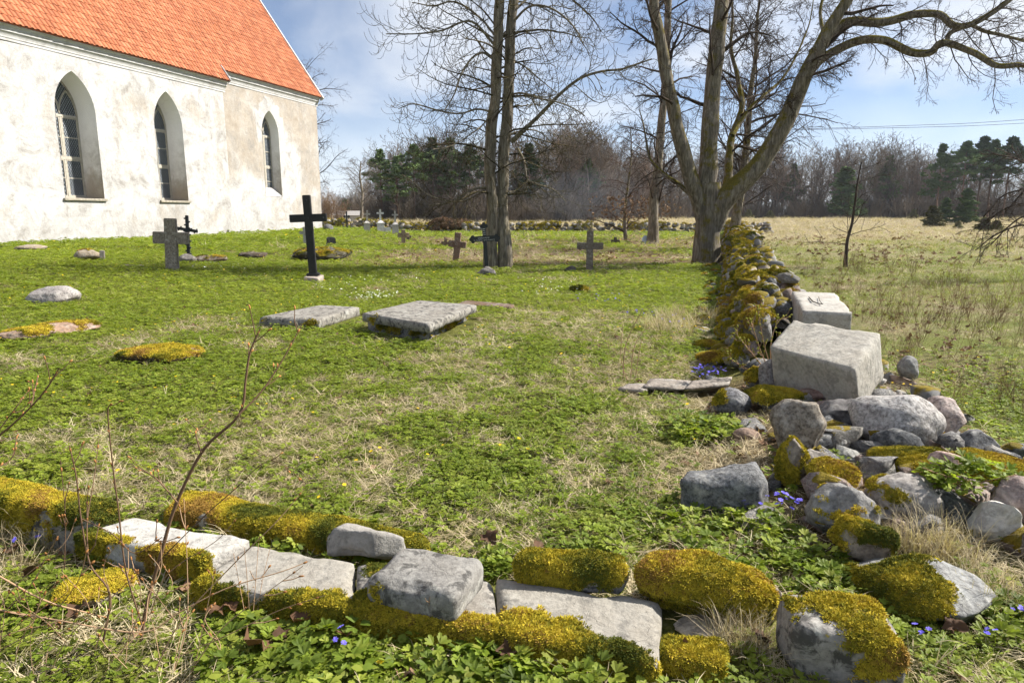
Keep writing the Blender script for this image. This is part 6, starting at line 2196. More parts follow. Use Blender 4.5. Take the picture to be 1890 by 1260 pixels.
for px, ty, Y, k_, lb in PN:
    p = at(px, 400, Y)
    base = proj((p[0], p[1], float(ground(p[0], p[1]))))[1]
    plant_tree('pine_tree' if k_ < 3 else 'spruce_tree', pines[k_], p[0], p[1], hgt(ty, Y, base), rgx.uniform(0, 6.28), lb, 'conifers along the wood', wid=1.9 if k_ == 3 else 1.15)
JN = [(1725, 378, 72, 0, 'rust tinged juniper before the young pine'), (1770, 408, 66, 1, 'small round juniper in the meadow at the right'), (1820, 400, 60, 1, 'dark low juniper behind the leaning shrub'),
      (1842, 405, 58, 1, 'dark low juniper just right of another behind the leaning shrub'), (1685, 385, 110, 0, 'small juniper at the field edge'), (1595, 388, 122, 0, 'dark juniper at the wood edge right of the sapling'), (1420, 388, 120, 1, 'low juniper at the wood edge right of the mossy tree'), (1380, 385, 122, 0, 'juniper at the wood edge beside the mossy trunk')]
for px, ty, Y, k_, lb in JN:
    p = at(px, 400, Y)
    base = proj((p[0], p[1], float(ground(p[0], p[1]))))[1]
    plant_tree('juniper', junis[k_], p[0], p[1], hgt(ty, Y, base), rgx.uniform(0, 6.28), lb, 'junipers on the meadow', 'shrub', wid=1.7)

# the depth of the wood and its brushy edge: too dense to tell apart
def mesh_arrays(me):
    V = np.empty(len(me.vertices) * 3); me.vertices.foreach_get('co', V)
    return V.reshape(-1, 3), [tuple(p.vertices) for p in me.polygons]


wp = []
for k_ in (0, 2, 4):
    V1, F1 = mesh_arrays(protos[k_][1]); V2, F2 = mesh_arrays(protos[k_][2])
    wp.append((np.concatenate([V1, V2]), F1 + [tuple(i + len(V1) for i in f) for f in F2], [0] * (len(F1) + len(F2))))
T = Tubes()
rb = np.random.default_rng(17)
for i in range(34):
    a = rb.uniform(0, 6.28)
    grow(T, np.array([rb.normal(0, .6), rb.normal(0, .6), 0]), np.array([cos(a) * .3, sin(a) * .3, 1]), rb.uniform(1.4, 3.2), 0.03, 0,
         [dict(seg=4, wob=.12, end=.4, **{'from': .15}), dict(seg=3, wob=.15, n=8, len=.5, ang=.6, rad=.6, rmin=.013, end=.6)], rb)
wp.append((np.concatenate(T.V), [tuple(f) for f in np.concatenate(T.F)], [0] * sum(len(f) for f in T.F)))
pts, sc_, ix = [], [], []
for i in range(330):
    px = rgx.uniform(560, 2150)
    Y = float(Yw(px)) + rgx.uniform(8, 55) + (30 if px < 690 else 0)
    p = at(px, 400, Y)
    top = np.interp(px, sky_x, sky_y) + rgx.uniform(0, 35)
    k_ = int(rgx.integers(3))
    pts.append((p[0], p[1], float(ground(p[0], p[1])) - 0.1)); sc_.append(max(3.5, hgt(top, Y)) / [12, 11, 10][k_]); ix.append(k_)
for i in range(520):
    px = rgx.uniform(640, 2150)
    Y = float(Yw(px)) + rgx.uniform(-3, 14) + (25 if px < 690 else 0)
    p = at(px, 400, Y)
    pts.append((p[0], p[1], float(ground(p[0], p[1])) - 0.1)); sc_.append(rgx.uniform(0.6, 1.5)); ix.append(3)
n = len(pts)
o = scatter('wood', wp, [M['wood_twig']], pts, np.stack([np.zeros(n), np.zeros(n), rgx.uniform(0, 6.28, n)], -1), sc_, ix)
tag(o, 'dense brown leafless wood beyond the field', kind='stuff')

# overhead cable
for (pts_, nm, lb) in (([(1300, 243), (1540, 236.5), (1700, 231), (1800, 227), (1960, 216)], 'overhead_cable', 'thick overhead cable crossing the sky at the right'), ([(1300, 244), (1540, 238.5), (1700, 235), (1800, 232), (1960, 224)], 'overhead_cable', 'faint lower cable just under the thick one at the right'),
                       ([(600, 331), (660, 331.5), (740, 331.5), (800, 331)], 'overhead_cable', 'faint cable right of the church corner')):
    Yc = 95
    P = smooth_path(np.array([at(a_, b_, Yc + 40 * (0 if i_ else 0)) for i_, (a_, b_) in enumerate(pts_)]), 6)
    P[0] = P[0]
    T = Tubes(); T.tube(P, np.full(len(P), 0.028 if 'thick' in lb else 0.011), 4)
    o = obj(nm, T.mesh(nm, M['wire'])); tag(o, lb, 'cable')

# ------------------------------------------------------------------ plants
def rotm(a, b, c):
    return np.array(Euler((a, b, c)).to_matrix())


def leaflet(V, F, Mi, base, d, up, L_, w, fold=0.25, mat=0, lobes=True):
    """a small folded leaf from BASE along D"""
    d = d / np.linalg.norm(d)
    s_ = np.cross(d, up); s_ /= max(1e-6, np.linalg.norm(s_))
    n_ = np.cross(s_, d)
    b = len(V)
    if lobes:
        prof = [(0.30, 0.55), (0.62, 1.0), (0.66, 0.55), (0.86, 0.62)]
    else:
        prof = [(0.25, 0.8), (0.55, 1.0), (0.8, 0.6)]
    V.append(base)
    for t_, ww in prof: V.append(base + d * L_ * t_ + s_ * w * ww * 0.5 + n_ * (fold * w * ww * 0.5 - 0.25 * L_ * t_ * t_ * 0.4))
    V.append(base + d * L_ - n_ * 0.1 * L_)
    for t_, ww in prof[::-1]: V.append(base + d * L_ * t_ - s_ * w * ww * 0.5 + n_ * (fold * w * ww * 0.5 - 0.25 * L_ * t_ * t_ * 0.4))
    m = len(prof)
    mid = len(V)
    V.append(base + d * L_ * 0.55 - n_ * 0.03 * L_)
    ring = list(range(b, mid))
    for i in range(len(ring)):
        F.append((ring[i], ring[(i + 1) % len(ring)], mid)); Mi.append(mat)


def sprig(seed, kind=0):
    rgx = np.random.default_rng(seed)
    V, F, Mi = [], [], []
    up = np.array([0, 0, 1.0])
    if kind == 0:                                     # anemone: whorl of three divided leaves
        h = rgx.uniform(0.035, 0.075)
        top = np.array([rgx.normal(0, 0.008), rgx.normal(0, 0.008), h])
        for k_ in range(3 + (seed % 2)):
            a = k_ * 2.1 + rgx.normal(0, 0.25)
            d = np.array([cos(a), sin(a), rgx.uniform(0.0, 0.45)])
            b = top + d * 0.012
            for j, da in enumerate((-0.75, 0, 0.75)):
                dd = np.array([cos(a + da), sin(a + da), d[2] + rgx.normal(0, 0.12)])
                leaflet(V, F, Mi, b, dd, up + rgx.normal(0, 0.15, 3), (0.040 if j == 1 else 0.033) * rgx.uniform(0.8, 1.2), 0.021)
    elif kind == 1:                                   # rosette of small round leaves
        for k_ in range(6):
            a = rgx.uniform(0, 6.28)
            rr_ = rgx.uniform(0.006, 0.045)
            b = np.array([cos(a) * rr_, sin(a) * rr_, rgx.uniform(0.012, 0.045)])
            leaflet(V, F, Mi, b, np.array([cos(a), sin(a), rgx.uniform(-0.1, 0.4)]), up + rgx.normal(0, 0.25, 3), 0.030 * rgx.uniform(0.7, 1.2), 0.030, 0.1, lobes=False)
    else:                                             # ferny upright leaves
        for k_ in range(4):
            a = rgx.uniform(0, 6.28)
            d0 = np.array([cos(a) * 0.8, sin(a) * 0.8, 0.8])
            for j in range(4):
                b = d0 * 0.016 * (j + 1) + rgx.normal(0, 0.002, 3)
                for sg in (-1, 1):
                    leaflet(V, F, Mi, b, np.array([cos(a + sg), sin(a + sg), 0.4]), up + rgx.normal(0, 0.2, 3), 0.022, 0.013)
    return np.array(V), F, Mi


def blades(seed, n, L_, w, spread, lean, mat=0, curl=1.0, flat=0.0):
    rgx = np.random.default_rng(seed)
    V, F, Mi = [], [], []
    for i in range(n):
        a = rgx.uniform(0, 6.28)
        p = np.array([rgx.normal(0, spread), rgx.normal(0, spread), 0])
        l_ = L_ * rgx.uniform(0.5, 1.2)
        ln = lean * rgx.uniform(0.3, 1.4)
        d = np.array([cos(a) * ln, sin(a) * ln, 1.0]); d /= np.linalg.norm(d)
        s_ = np.array([-sin(a), cos(a), 0]) * w * rgx.uniform(0.7, 1.2)
        b = len(V)
        for t_ in (0, 0.4, 0.75):
            ww = s_ * (1 - t_ * 0.7)
            q = p + d * l_ * t_ + np.array([cos(a), sin(a), 0]) * curl * l_ * t_ * t_ * 0.35 - np.array([0, 0, 1]) * l_ * t_ * t_ * (0.22 * curl + flat)
            q[2] = max(q[2], 0.004 + 0.01 * rgx.random())
            V += [q - ww, q + ww]
        q = p + d * l_ + np.array([cos(a), sin(a), 0]) * curl * l_ * 0.4 - np.array([0, 0, 1]) * l_ * (0.32 * curl + flat)
        q[2] = max(q[2], 0.004 + 0.012 * rgx.random())
        V.append(q)
        F += [(b, b + 1, b + 3, b + 2), (b + 2, b + 3, b + 5, b + 4), (b + 4, b + 5, b + 6)]
        Mi += [mat] * 3
    return np.array(V), F, Mi


def flower(seed, n, r_, h, stalk=True, mat=0, stmat=1, heads=1):
    rgx = np.random.default_rng(seed)
    V, F, Mi = [], [], []
    for hd in range(heads):
        c = np.array([rgx.normal(0, 0.02), rgx.normal(0, 0.02), h * rgx.uniform(0.8, 1.2)]) if heads > 1 else np.array([0, 0, h])
        t_ = rgx.normal(0, 0.35, 2)
        for k_ in range(n):
            a = k_ * 2 * pi / n
            d = np.array([cos(a), sin(a), 0.25 + t_[0] * cos(a) + t_[1] * sin(a)])
            leaflet(V, F, Mi, c, d, np.array([0, 0, 1.0]), r_, r_ * 0.8, 0.1, mat, lobes=False)
        b = len(V)
        V += [np.array([c[0] - 0.0012, c[1], 0]), np.array([c[0] + 0.0012, c[1], 0]), c]
        F.append((b, b + 1, b + 2)); Mi.append(stmat)
    return np.array(V), F, Mi


def dead_leaf(seed):
    rgx = np.random.default_rng(seed)
    # lobed outline, curled
    n = 15
    V, F, Mi = [np.zeros(3)], [], []
    for i in range(n):
        a = 2 * pi * i / n
        r_ = 0.045 * (1.0 if i % 3 == 0 else 0.66) * rgx.uniform(0.8, 1.15)
        V.append(np.array([r_ * cos(a), r_ * sin(a), 0]))
        V.append(np.array([r_ * 0.55 * cos(a), r_ * 0.55 * sin(a), 0]))
    for i in range(n):
        j = (i + 1) % n
        F += [(1 + 2 * i, 1 + 2 * j, 2 + 2 * j, 2 + 2 * i), (2 + 2 * i, 2 + 2 * j, 0)]; Mi += [0, 0]
    V = np.array(V)
    ca = rgx.uniform(0, 3.14)
    u = V[:, 0] * cos(ca) + V[:, 1] * sin(ca)
    V[:, 2] = 9.0 * u * u * rgx.uniform(0.6, 1.5) + 0.012 * np.sin(V[:, 0] * 110 + seed) + rgx.normal(0, 0.003, len(V)) + 0.008
    return V, F, Mi


def dry_weed(seed, h=0.28):
    rgx = np.random.default_rng(seed)
    T = Tubes()
    for i in range(5):
        a = rgx.uniform(0, 6.28)
        d = np.array([cos(a) * .35, sin(a) * .35, 1.0])
        grow(T, np.array([rgx.normal(0, .02), rgx.normal(0, .02), 0]), d / np.linalg.norm(d), h * rgx.uniform(.6, 1.1), 0.0016, 0,
             [dict(seg=4, wob=.12, end=.5, rmin=0.001, **{'from': .4}), dict(seg=2, wob=.15, n=5, len=.25, ang=.7, rad=.8, rmin=0.0009, end=.8)], rgx)
    V = np.concatenate(T.V); F = [tuple(f) for f in np.concatenate(T.F)]
    return V, F, [0] * len(F)


# raster of the footprints plants keep clear of
RX0, RY0, RS = -32.0, 0.0, 0.05
ras = np.zeros((int(64 / RS), int(60 / RS)), bool)
for (x_, y_, r_) in KEEP:
    i0, i1 = int((x_ - r_ - RX0) / RS), int((x_ + r_ - RX0) / RS) + 1
    j0, j1 = int((y_ - r_ - RY0) / RS), int((y_ + r_ - RY0) / RS) + 1
    i0, j0 = max(0, i0), max(0, j0); i1, j1 = min(ras.shape[0], i1), min(ras.shape[1], j1)
    if i1 <= i0 or j1 <= j0: continue
    ii_, jj_ = np.meshgrid(np.arange(i0, i1), np.arange(j0, j1), indexing='ij')
    ras[i0:i1, j0:j1] |= ((RX0 + ii_ * RS - x_) ** 2 + (RY0 + jj_ * RS - y_) ** 2) < r_ * r_


def free(x_, y_):
    i = ((x_ - RX0) / RS).astype(int); j = ((y_ - RY0) / RS).astype(int)
    ok = (i >= 0) & (i < ras.shape[0]) & (j >= 0) & (j < ras.shape[1])
    out = np.ones(len(x_), bool)
    out[ok] = ~ras[i[ok], j[ok]]
    # inside the church
    cu = (x_ - cb[0]) * CN[0] + (y_ - cb[1]) * CN[1]
    al = (x_ - cb[0]) * CD[0] + (y_ - cb[1]) * CD[1]
    out &= ~((cu < 0.05) & (al < u_end + 0.3))
    return out


def fan(y0, y1, dens, rg, xl=0.86, xr=0.86, pad=1.6):
    A_ = (xl + xr) / 2 * (y1 * y1 - y0 * y0) + 2 * pad * (y1 - y0)
    n = int(A_ * dens)
    # y with density growing linearly with the width
    u = rg.random(n * 2)
    y_ = y0 + (y1 - y0) * rg.random(n * 2)
    wmax = (xl + xr) * y1 + 2 * pad
    keep = u < ((xl + xr) * y_ + 2 * pad) / wmax
    y_ = y_[keep][:n]
    x_ = -xl * y_ - pad + rg.random(len(y_)) * ((xl + xr) * y_ + 2 * pad)
    return x_, y_


BANDS = [(1.2, 4.6, 1.0, 1.0), (4.6, 8, 0.78, 0.98), (8, 14, 0.50, 1.15), (14, 24, 0.25, 1.55), (24, 38, 0.055, 2.9), (38, 54, 0.024, 4.0)]


def cover(name, protos, mats, dens, prob, scl, tint, seed, bands=BANDS, tilt=0.15, where='yard', lift=0.0, label=None, smooth=False):
    rgx = np.random.default_rng(seed)
    Ps, Ss, Ts = [], [], []
    for (y0, y1, df, sf) in bands:
        x_, y_ = fan(y0, y1, dens * df, rgx)
        fm_ = field_mask(x_, y_)
        pr = prob(x_, y_) * ((1 - fm_) if where == 'yard' else (fm_ if where == 'field' else 1))
        k_ = (rgx.random(len(x_)) < pr)
        x_, y_ = x_[k_], y_[k_]
        k_ = free(x_, y_)
        x_, y_ = x_[k_], y_[k_]
        Ps.append(np.stack([x_, y_, ground(x_, y_) + lift], -1))
        Ss.append(sf * rgx.uniform(*scl, len(x_)))
        Ts.append(np.clip(tint(x_, y_) + rgx.normal(0, 0.16, len(x_)), 0, 1))
    P = np.concatenate(Ps)
    n = len(P)
    o = scatter(name, protos, mats, P, np.stack([rgx.normal(0, tilt, n), rgx.normal(0, tilt, n), rgx.uniform(0, 6.28, n)], -1), np.concatenate(Ss), rgx.integers(0, len(protos), n), np.concatenate(Ts), smooth=smooth)
    tag(o, label, kind='stuff')
    print(name, n)
    return o


def straw_w(x_, y_):
    """where last year's grass lies: patches, more in the middle of the lawn"""
    b = 0.55 * n2(x_, y_, 0.55, 3, 101) + 0.45 * n2(x_, y_, 2.2, 2, 103)
    mid = np.exp(-((x_ - 1.6) / 2.6) ** 2 - ((y_ - 8.0) / 3.5) ** 2) * 0.10 + np.exp(-((x_ + 2.2) / 2.2) ** 2 - ((y_ - 5.0) / 1.8) ** 2) * 0.07
    left = -0.10 * sstep(-2, -6, x_) * sstep(10, 13, y_)
    return sstep(0.515, 0.595, b + mid + left)


def leaf_w(x_, y_):
    return np.clip(1.0 - 0.68 * straw_w(x_, y_) - 0.92 * brown_mask(x_, y_), 0.04, 1)


def leaf_t(x_, y_):
    t_ = 0.34 + 0.55 * n2(x_, y_, 0.4, 3, 111)
    t_ = t_ + 0.08 * sstep(9, 14, y_) - 0.10 * np.exp(-((x_ - 1.4) / 1.4) ** 2 - ((y_ - 3.9) / 1.3) ** 2)
    return t_


cover('leafy_ground_cover', [sprig(1), sprig(2), sprig(3), sprig(4, 1), sprig(5, 2)], [M['leaf']], 640, leaf_w, (0.5, 1.0), leaf_t, 201, label='low green leafy plants covering the graveyard ground')
cover('green_grass', [blades(11 + i, 14, 0.065, 0.0015, 0.018, 0.6) for i in range(3)], [M['grass']], 170, lambda x_, y_: np.clip(0.35 + 0.6 * n2(x_, y_, 0.8, 2, 121) + 0.25 * sstep(8, 16, y_) - 0.8 * brown_mask(x_, y_), 0.05, 1), (0.6, 1.2), lambda x_, y_: 0.2 + 0.6 * n2(x_, y_, 0.5, 3, 123), 202, label='short green grass between the leafy plants')
cover('dry_grass', [blades(21 + i, 14, 0.115, 0.0019, 0.024, 1.5, curl=0.8, flat=0.22) for i in range(4)], [M['straw']], 300, lambda x_, y_: np.clip(0.03 + 0.9 * straw_w(x_, y_) * (1 - 0.3 * sstep(12, 19, y_)) + 0.2 * brown_mask(x_, y_), 0, 1), (0.6, 1.3), lambda x_, y_: 0.15 + 0.8 * n2(x_, y_, 1.3, 2, 131), 203, tilt=0.25, label='matted pale dry grass of last year')
cover('leaf_litter', [dead_leaf(i) for i in range(4)], [M['litter']], 34, lambda x_, y_: np.clip(0.10 + 0.25 * (y_ < 3.2) + 0.95 * brown_mask(x_, y_), 0, 1), (0.5, 1.1), lambda x_, y_: 0.3 + 0.4 * n2(x_, y_, 0.9, 2, 141), 204, tilt=0.35, lift=0.012, where='all', label='brown fallen leaves scattered over the ground')
cover('yellow_flowers', [flower(31, 6, 0.013, 0.075), flower(32, 5, 0.013, 0.06), flower(33, 7, 0.014, 0.085)], [M['yellow'], M['leaf']], 13, lambda x_, y_: np.clip(sstep(0.42, 0.65, n2(x_, y_, 0.6, 3, 151)) * (0.4 + 0.6 * sstep(4, 7, y_)) + 0.03, 0, 1), (0.8, 1.2), lambda x_, y_: np.full(len(x_), 0.5), 205, label='small yellow spring flowers dotted over the lawn')

# field grass
FB = [(5, 9, 1.0, 1.0), (9, 15, 0.5, 1.3), (15, 26, 0.22, 1.9), (26, 45, 0.075, 3.0), (45, 75, 0.024, 4.5), (75, 118, 0.008, 7.0)]
cover('meadow_dry_grass', [blades(41 + i, 14, 0.10, 0.0018, 0.035, 1.1, curl=0.9, flat=0.15) for i in range(4)], [M['straw']], 150, lambda x_, y_: np.clip(0.08 + 0.8 * (n2(x_, y_, 0.5, 3, 161) - 0.40) + 0.45 * sstep(24, 50, y_), 0.04, 1), (0.6, 1.25), lambda x_, y_: 0.15 + 0.75 * n2(x_, y_, 0.4, 3, 163), 206, FB, 0.25, 'field', label='pale dry grass of the meadow beyond the walls')
cover('meadow_green_grass', [blades(51 + i, 14, 0.075, 0.002, 0.035, 0.7) for i in range(3)], [M['grass']], 150, lambda x_, y_: np.clip(sstep(0.30, 0.52, n2(x_, y_, 0.28, 3, 171)) * (1 - 0.9 * sstep(24, 55, y_)) * 1.0 * (1 - 0.7 * brown_mask(x_, y_)), 0.02, 1), (0.6, 1.2), lambda x_, y_: 0.35 + 0.5 * n2(x_, y_, 0.5, 3, 173), 207, FB[:5], 0.2, 'field', label='fresh green grass patches in the meadow')


def weed_p(x_, y_):
    ws = wall_side(x_, y_)
    return sstep(0.9, 1.6, ws) * (1 - sstep(3.5, 6.0, ws)) * (1 - sstep(16, 24, y_)) * sstep(4.0, 5.5, y_) * sstep(0.35, 0.6, n2(x_, y_, 0.8, 3, 181))


cover('dry_weeds', [dry_weed(61), dry_weed(62, 0.35), dry_weed(63, 0.22)], [M['weed']], 26, weed_p, (0.6, 1.2), lambda x_, y_: 0.2 + 0.6 * n2(x_, y_, 0.9, 2, 183), 208, FB[:4], 0.15, 'all', label='brown dead weed stalks along the outer side of the wall')

# flowers in patches
def patch(name, protos, mats, spots, seed, label, scl=(0.8, 1.2)):
    rgx = np.random.default_rng(seed)
    P, S_ = [], []
    for (px, py, rpx, n, s_) in spots:
        g = G(px, py)
        m_ = proj(g)[2] / FPX
        a, r_ = rgx.uniform(0, 6.28, n), np.sqrt(rgx.random(n)) * rpx * m_
        x_, y_ = g[0] + np.cos(a) * r_, g[1] + np.sin(a) * r_ * 1.3
        ok = free(x_, y_) | (name != 'kerb_greenery')
        P.append(np.stack([x_, y_, ground(x_, y_)], -1)[ok]); S_.append((np.full(n, s_) * rgx.uniform(*scl, n))[ok])
    P = np.concatenate(P); n = len(P)
    o = scatter(name, protos, mats, P, np.stack([rgx.normal(0, .2, n), rgx.normal(0, .2, n), rgx.uniform(0, 6.28, n)], -1), np.concatenate(S_), rgx.integers(0, len(protos), n))
    tag(o, label, kind='stuff')
    return o


patch('blue_flowers', [flower(71, 6, 0.013, 0.085), flower(72, 7, 0.012, 0.07), flower(73, 6, 0.012, 0.1)], [M['blue'], M['leaf']],
      [(1425, 945, 30, 12, 1.15), (1455, 960, 16, 7, 1.1), (1365, 950, 12, 3, 1), (1310, 700, 28, 46, 1.2), (1285, 702, 14, 14, 1.1), (625, 1218, 8, 3, 1.1), (60, 1030, 6, 2, 1.1), (1700, 1188, 14, 4, 1.1), (1880, 1160, 10, 4, 1.0), (1230, 600, 40, 10, 1.4), (1120, 560, 60, 16, 1.6), (1170, 590, 40, 10, 1.5), (1830, 1200, 14, 4, 1)], 301, 'clusters of small blue violet flowers')
patch('white_flowers', [flower(81, 6, 0.014, 0.09), flower(82, 6, 0.014, 0.075)], [M['white_petal'], M['leaf']], [(690, 552, 46, 80, 1.3), (640, 535, 60, 24, 1.3), (1020, 545, 60, 24, 1.3), (700, 520, 90, 26, 1.4), (1000, 525, 70, 16, 1.4), (410, 500, 60, 14, 1.8)], 302, 'patch of white starry flowers on the lawn behind the slabs')
patch('kerb_greenery', [sprig(91), sprig(92), sprig(93, 1), sprig(94, 2)], [M['leaf']], [(700, 1215, 300, 330, 1.15), (1000, 1235, 160, 200, 1.2), (1560, 1180, 60, 40, 1.0), (1790, 1130, 80, 150, 1.1), (1500, 1060, 60, 70, 1.0), (1330, 980, 120, 220, 1.1), (560, 1010, 60, 60, 1.05), (920, 1050, 30, 40, 1.0), (1300, 800, 60, 120, 1.3)], 303, 'fresh leafy plants crowding round the kerb stones')
patch('tall_dry_grass', [blades(85 + i, 14, 0.20, 0.0013, 0.02, 0.45, curl=0.6) for i in range(3)], [M['straw']], [(1740, 1030, 60, 60, 1.0), (1360, 1185, 50, 42, 0.9), (1660, 1010, 30, 20, 0.8), (60, 1015, 90, 60, 1.0), (130, 940, 60, 24, 0.9), (1250, 610, 60, 50, 1.5), (1270, 590, 50, 40, 1.5), (1560, 905, 20, 12, 0.7), (1850, 1120, 50, 30, 0.9)], 304, 'taller tufts of dry grass by the stones')

# large curled dead leaves in front, each one a thing
big_leaf = []
for i in range(4):
    V, F, Mi = dead_leaf(700 + i)
    k_ = mesh_np('dead_leaf', V * 1.0, F, [M['litter']], True)
    big_leaf.append(k_)
rgx = np.random.default_rng(305)
LS = [(470, 1218, 1.25, 'largest curled brown dead leaf, lower left of the kerb'), (905, 1012, 0.95, 'curled dead leaf lying behind the dark square block'), (640, 1195, 0.75, 'dead leaf standing on edge below the kerb moss'), (560, 1165, 0.8, 'dead leaf under the kerb left of another'),
      (400, 1150, 0.7, 'small dead leaf below the pale kerb slab'), (430, 1140, 0.6, 'crumpled dead leaf by the thin stalks'), (940, 1225, 0.8, 'dead leaf in the leaves below the wide kerb slab'), (1150, 1225, 0.7, 'pale dead leaf below the right end of the kerb'), (990, 1025, 0.6, 'dead leaf against the narrow mossy block'), (30, 1035, 0.8, 'tan dead leaf at the left edge'),
      (60, 1075, 0.7, 'dead leaf among the twigs at the left edge'), (1265, 1230, 0.7, 'dead leaf before the small mossy end piece'), (1760, 1180, 0.8, 'dark dead leaf right of the corner stone'), (1400, 1200, 0.7, 'dead leaf left of the corner stone'), (520, 1195, 0.55, 'small dead leaf between the kerb and the largest leaf'), (150, 1150, 0.8, 'reddish dead leaf in the lower left twigs')]
for i, (px, py, s_, lb) in enumerate(LS):
    p = G(px, py)
    o = obj('dead_leaf', big_leaf[i % 4], None, (p[0], p[1], p[2] + 0.055), (rgx.normal(0, 0.45), rgx.normal(0, 0.45), rgx.uniform(0, 6.28)), (s_ * 1.45,) * 3)
    tag(o, lb, 'leaf', 'large dead leaves in front')

# ------------------------------------------------------------------ bare shrubs close to the camera
def ellipsoid(T_V, T_F, c, d, L_, w):
    V0, F0 = ico(1)
    d = d / np.linalg.norm(d)
    x_ = np.cross(d, [0.3, 0.5, 0.8]); x_ /= np.linalg.norm(x_)
    y_ = np.cross(d, x_)
    V = c + V0[:, 0:1] * x_ * w + V0[:, 1:2] * y_ * w + V0[:, 2:3] * d * L_
    n = sum(len(v) for v in T_V)
    T_V.append(V); T_F.append(F0 + n)


def twig_shrub(name, stems, Y, label, mats=('fresh_twig', 'bud'), bud=(0.010, 0.0038), nb=6, seed=0, side=True):
    rgx = np.random.default_rng(seed)
    g = at(*stems[0][0][0], Y)
    g[2] = float(ground(g[0], g[1]))
    r_ = empty(name, tuple(g))
    tag(r_, label, 'shrub')
    BV, BF = [], []
    T = Tubes()
    for i, (pts, w0, w1) in enumerate(stems):
        dY = rgx.uniform(-0.12, 0.25)
        P, R = limb('stem', r_, pts, Y, w0, w1, mats[0], dY, 6, amp=0.02, seed=seed + i, n=5)
        k_ = len(P)
        for j in range(nb):
            t = rgx.uniform(0.3, 1.0) if j else 1.0
            a = min(k_ - 2, int(t * (k_ - 1)))
            d = P[a + 1] - P[a]; d /= np.linalg.norm(d)
            o_ = rgx.normal(size=3); o_ -= d * (o_ @ d); o_ /= np.linalg.norm(o_)
            dd = d * 0.8 + o_ * (0.6 if j else 0)
            if side and j and rgx.random() < 0.45:
                ln = rgx.uniform(0.03, 0.10)
                T.tube([P[a], P[a] + dd * ln * .5 + rgx.normal(0, .004, 3), P[a] + dd * ln + np.array([0, 0, ln * .2])], [0.0022, 0.0018, 0.0014], 4)
                c = P[a] + dd * ln + np.array([0, 0, ln * .2])
            else:
                c = P[a] + dd * 0.008
            ellipsoid(BV, BF, c, dd, bud[0] * rgx.uniform(.7, 1.2), bud[1] * rgx.uniform(.8, 1.2))
    if T.V: add_crown(r_, T, mats[0], 'side_twigs')['kind'] = 'stuff'
    o = obj('buds', mesh_np('buds', np.concatenate(BV), np.concatenate(BF), [M[mats[1]]], True), r_)
    o.location = -r_.location
    return r_


_r = np.random.default_rng(77)
DRY = []
for i in range(26):
    x0, y0 = _r.uniform(-40, 420), _r.uniform(1120, 1290)
    dx, dy = _r.normal(40, 90), -_r.uniform(60, 230)
    DRY.append(([(x0, y0), (x0 + dx * 0.35 + _r.normal(0, 14), y0 + dy * 0.4), (x0 + dx * 0.7 + _r.normal(0, 18), y0 + dy * 0.75), (x0 + dx, y0 + dy)], _r.uniform(1.3, 2.4), 1.0))
twig_shrub('bare_shrub', [([(252, 1275), (266, 1140), (300, 1010), (325, 930), (375, 830), (440, 765), (452, 700), (460, 650), (478, 607)], 8.5, 3), ([(440, 765), (482, 722), (520, 665), (556, 599)], 4, 2), ([(326, 925), (285, 880), (243, 858)], 3.2, 2), ([(372, 835), (362, 800), (368, 792)], 3, 2),
                          ([(290, 1040), (370, 960), (432, 905), (500, 850), (565, 892)], 2.2, 1.4)], 2.42, 'tallest bare budding shrub stem forking over the kerb, left', seed=1)
twig_shrub('bare_shrub', [([(178, 1275), (190, 1190), (202, 1095), (166, 1040), (148, 950), (140, 880), (127, 822)], 5, 2.6), ([(262, 1150), (232, 1050), (217, 940), (206, 860), (197, 762), (203, 745)], 3.6, 2.2), ([(165, 1035), (163, 960), (175, 880), (183, 812)], 2.6, 1.6), ([(150, 955), (210, 985), (250, 1020), (300, 990)], 2.4, 1.6), ([(120, 1050), (122, 950), (113, 850)], 2.2, 1.5)], 2.34, 'bare shrub of crooked thin stems at the lower left', seed=2)
twig_shrub('bare_shrub', [([(-40, 830), (0, 800), (40, 765), (80, 722), (108, 678)], 5, 2.4), ([(58, 748), (66, 715), (72, 690)], 2.5, 2), ([(-40, 840), (0, 795), (38, 745), (45, 735)], 2.6, 1.6), ([(-30, 870), (20, 850), (34, 800)], 2.4, 1.5)], 2.7, 'budding twigs reaching in at the left edge', seed=3)
twig_shrub('bare_shrub', [([(-30, 1045), (80, 1105), (165, 1130), (198, 1138)], 4, 3), ([(-30, 1118), (100, 1142), (260, 1166), (330, 1130), (420, 1085), (520, 1055), (570, 1036)], 4.2, 1.8), ([(270, 1275), (330, 1150), (420, 1050), (510, 960), (560, 900)], 3, 1.4), ([(330, 1275), (400, 1170), (470, 1110), (562, 1042)], 2.5, 1.5), ([(310, 1275), (345, 1160), (348, 1060), (340, 920)], 2.4, 1.4),
                          ([(-20, 1210), (70, 1160), (140, 1080), (160, 1010)], 2.2, 1.3), ([(80, 1275), (120, 1180), (205, 1100), (260, 1050)], 2.2, 1.3)] + DRY, 2.2, 'low arching dry stems crossing in front of the kerb', ('stem_tan', 'bud'), nb=4, seed=4)
twig_shrub('thin_stalks', [([(465, 1190), (458, 1080), (452, 1010)], 1.6, 1.0), ([(462, 1190), (470, 1090), (476, 1000)], 1.5, 1.0), ([(468, 1190), (480, 1090), (498, 1010)], 1.5, 1.0), ([(463, 1192), (445, 1090), (432, 1020)], 1.5, 1.0), ([(792, 1210), (790, 1150), (794, 1102)], 1.8, 1.2), ([(812, 1215), (800, 1170), (805, 1142)], 1.8, 1.2)], 2.5, 'thin dry stalks standing before the kerb slabs', ('stem_tan', 'stem_tan'), (0.004, 0.002), 3, seed=5)
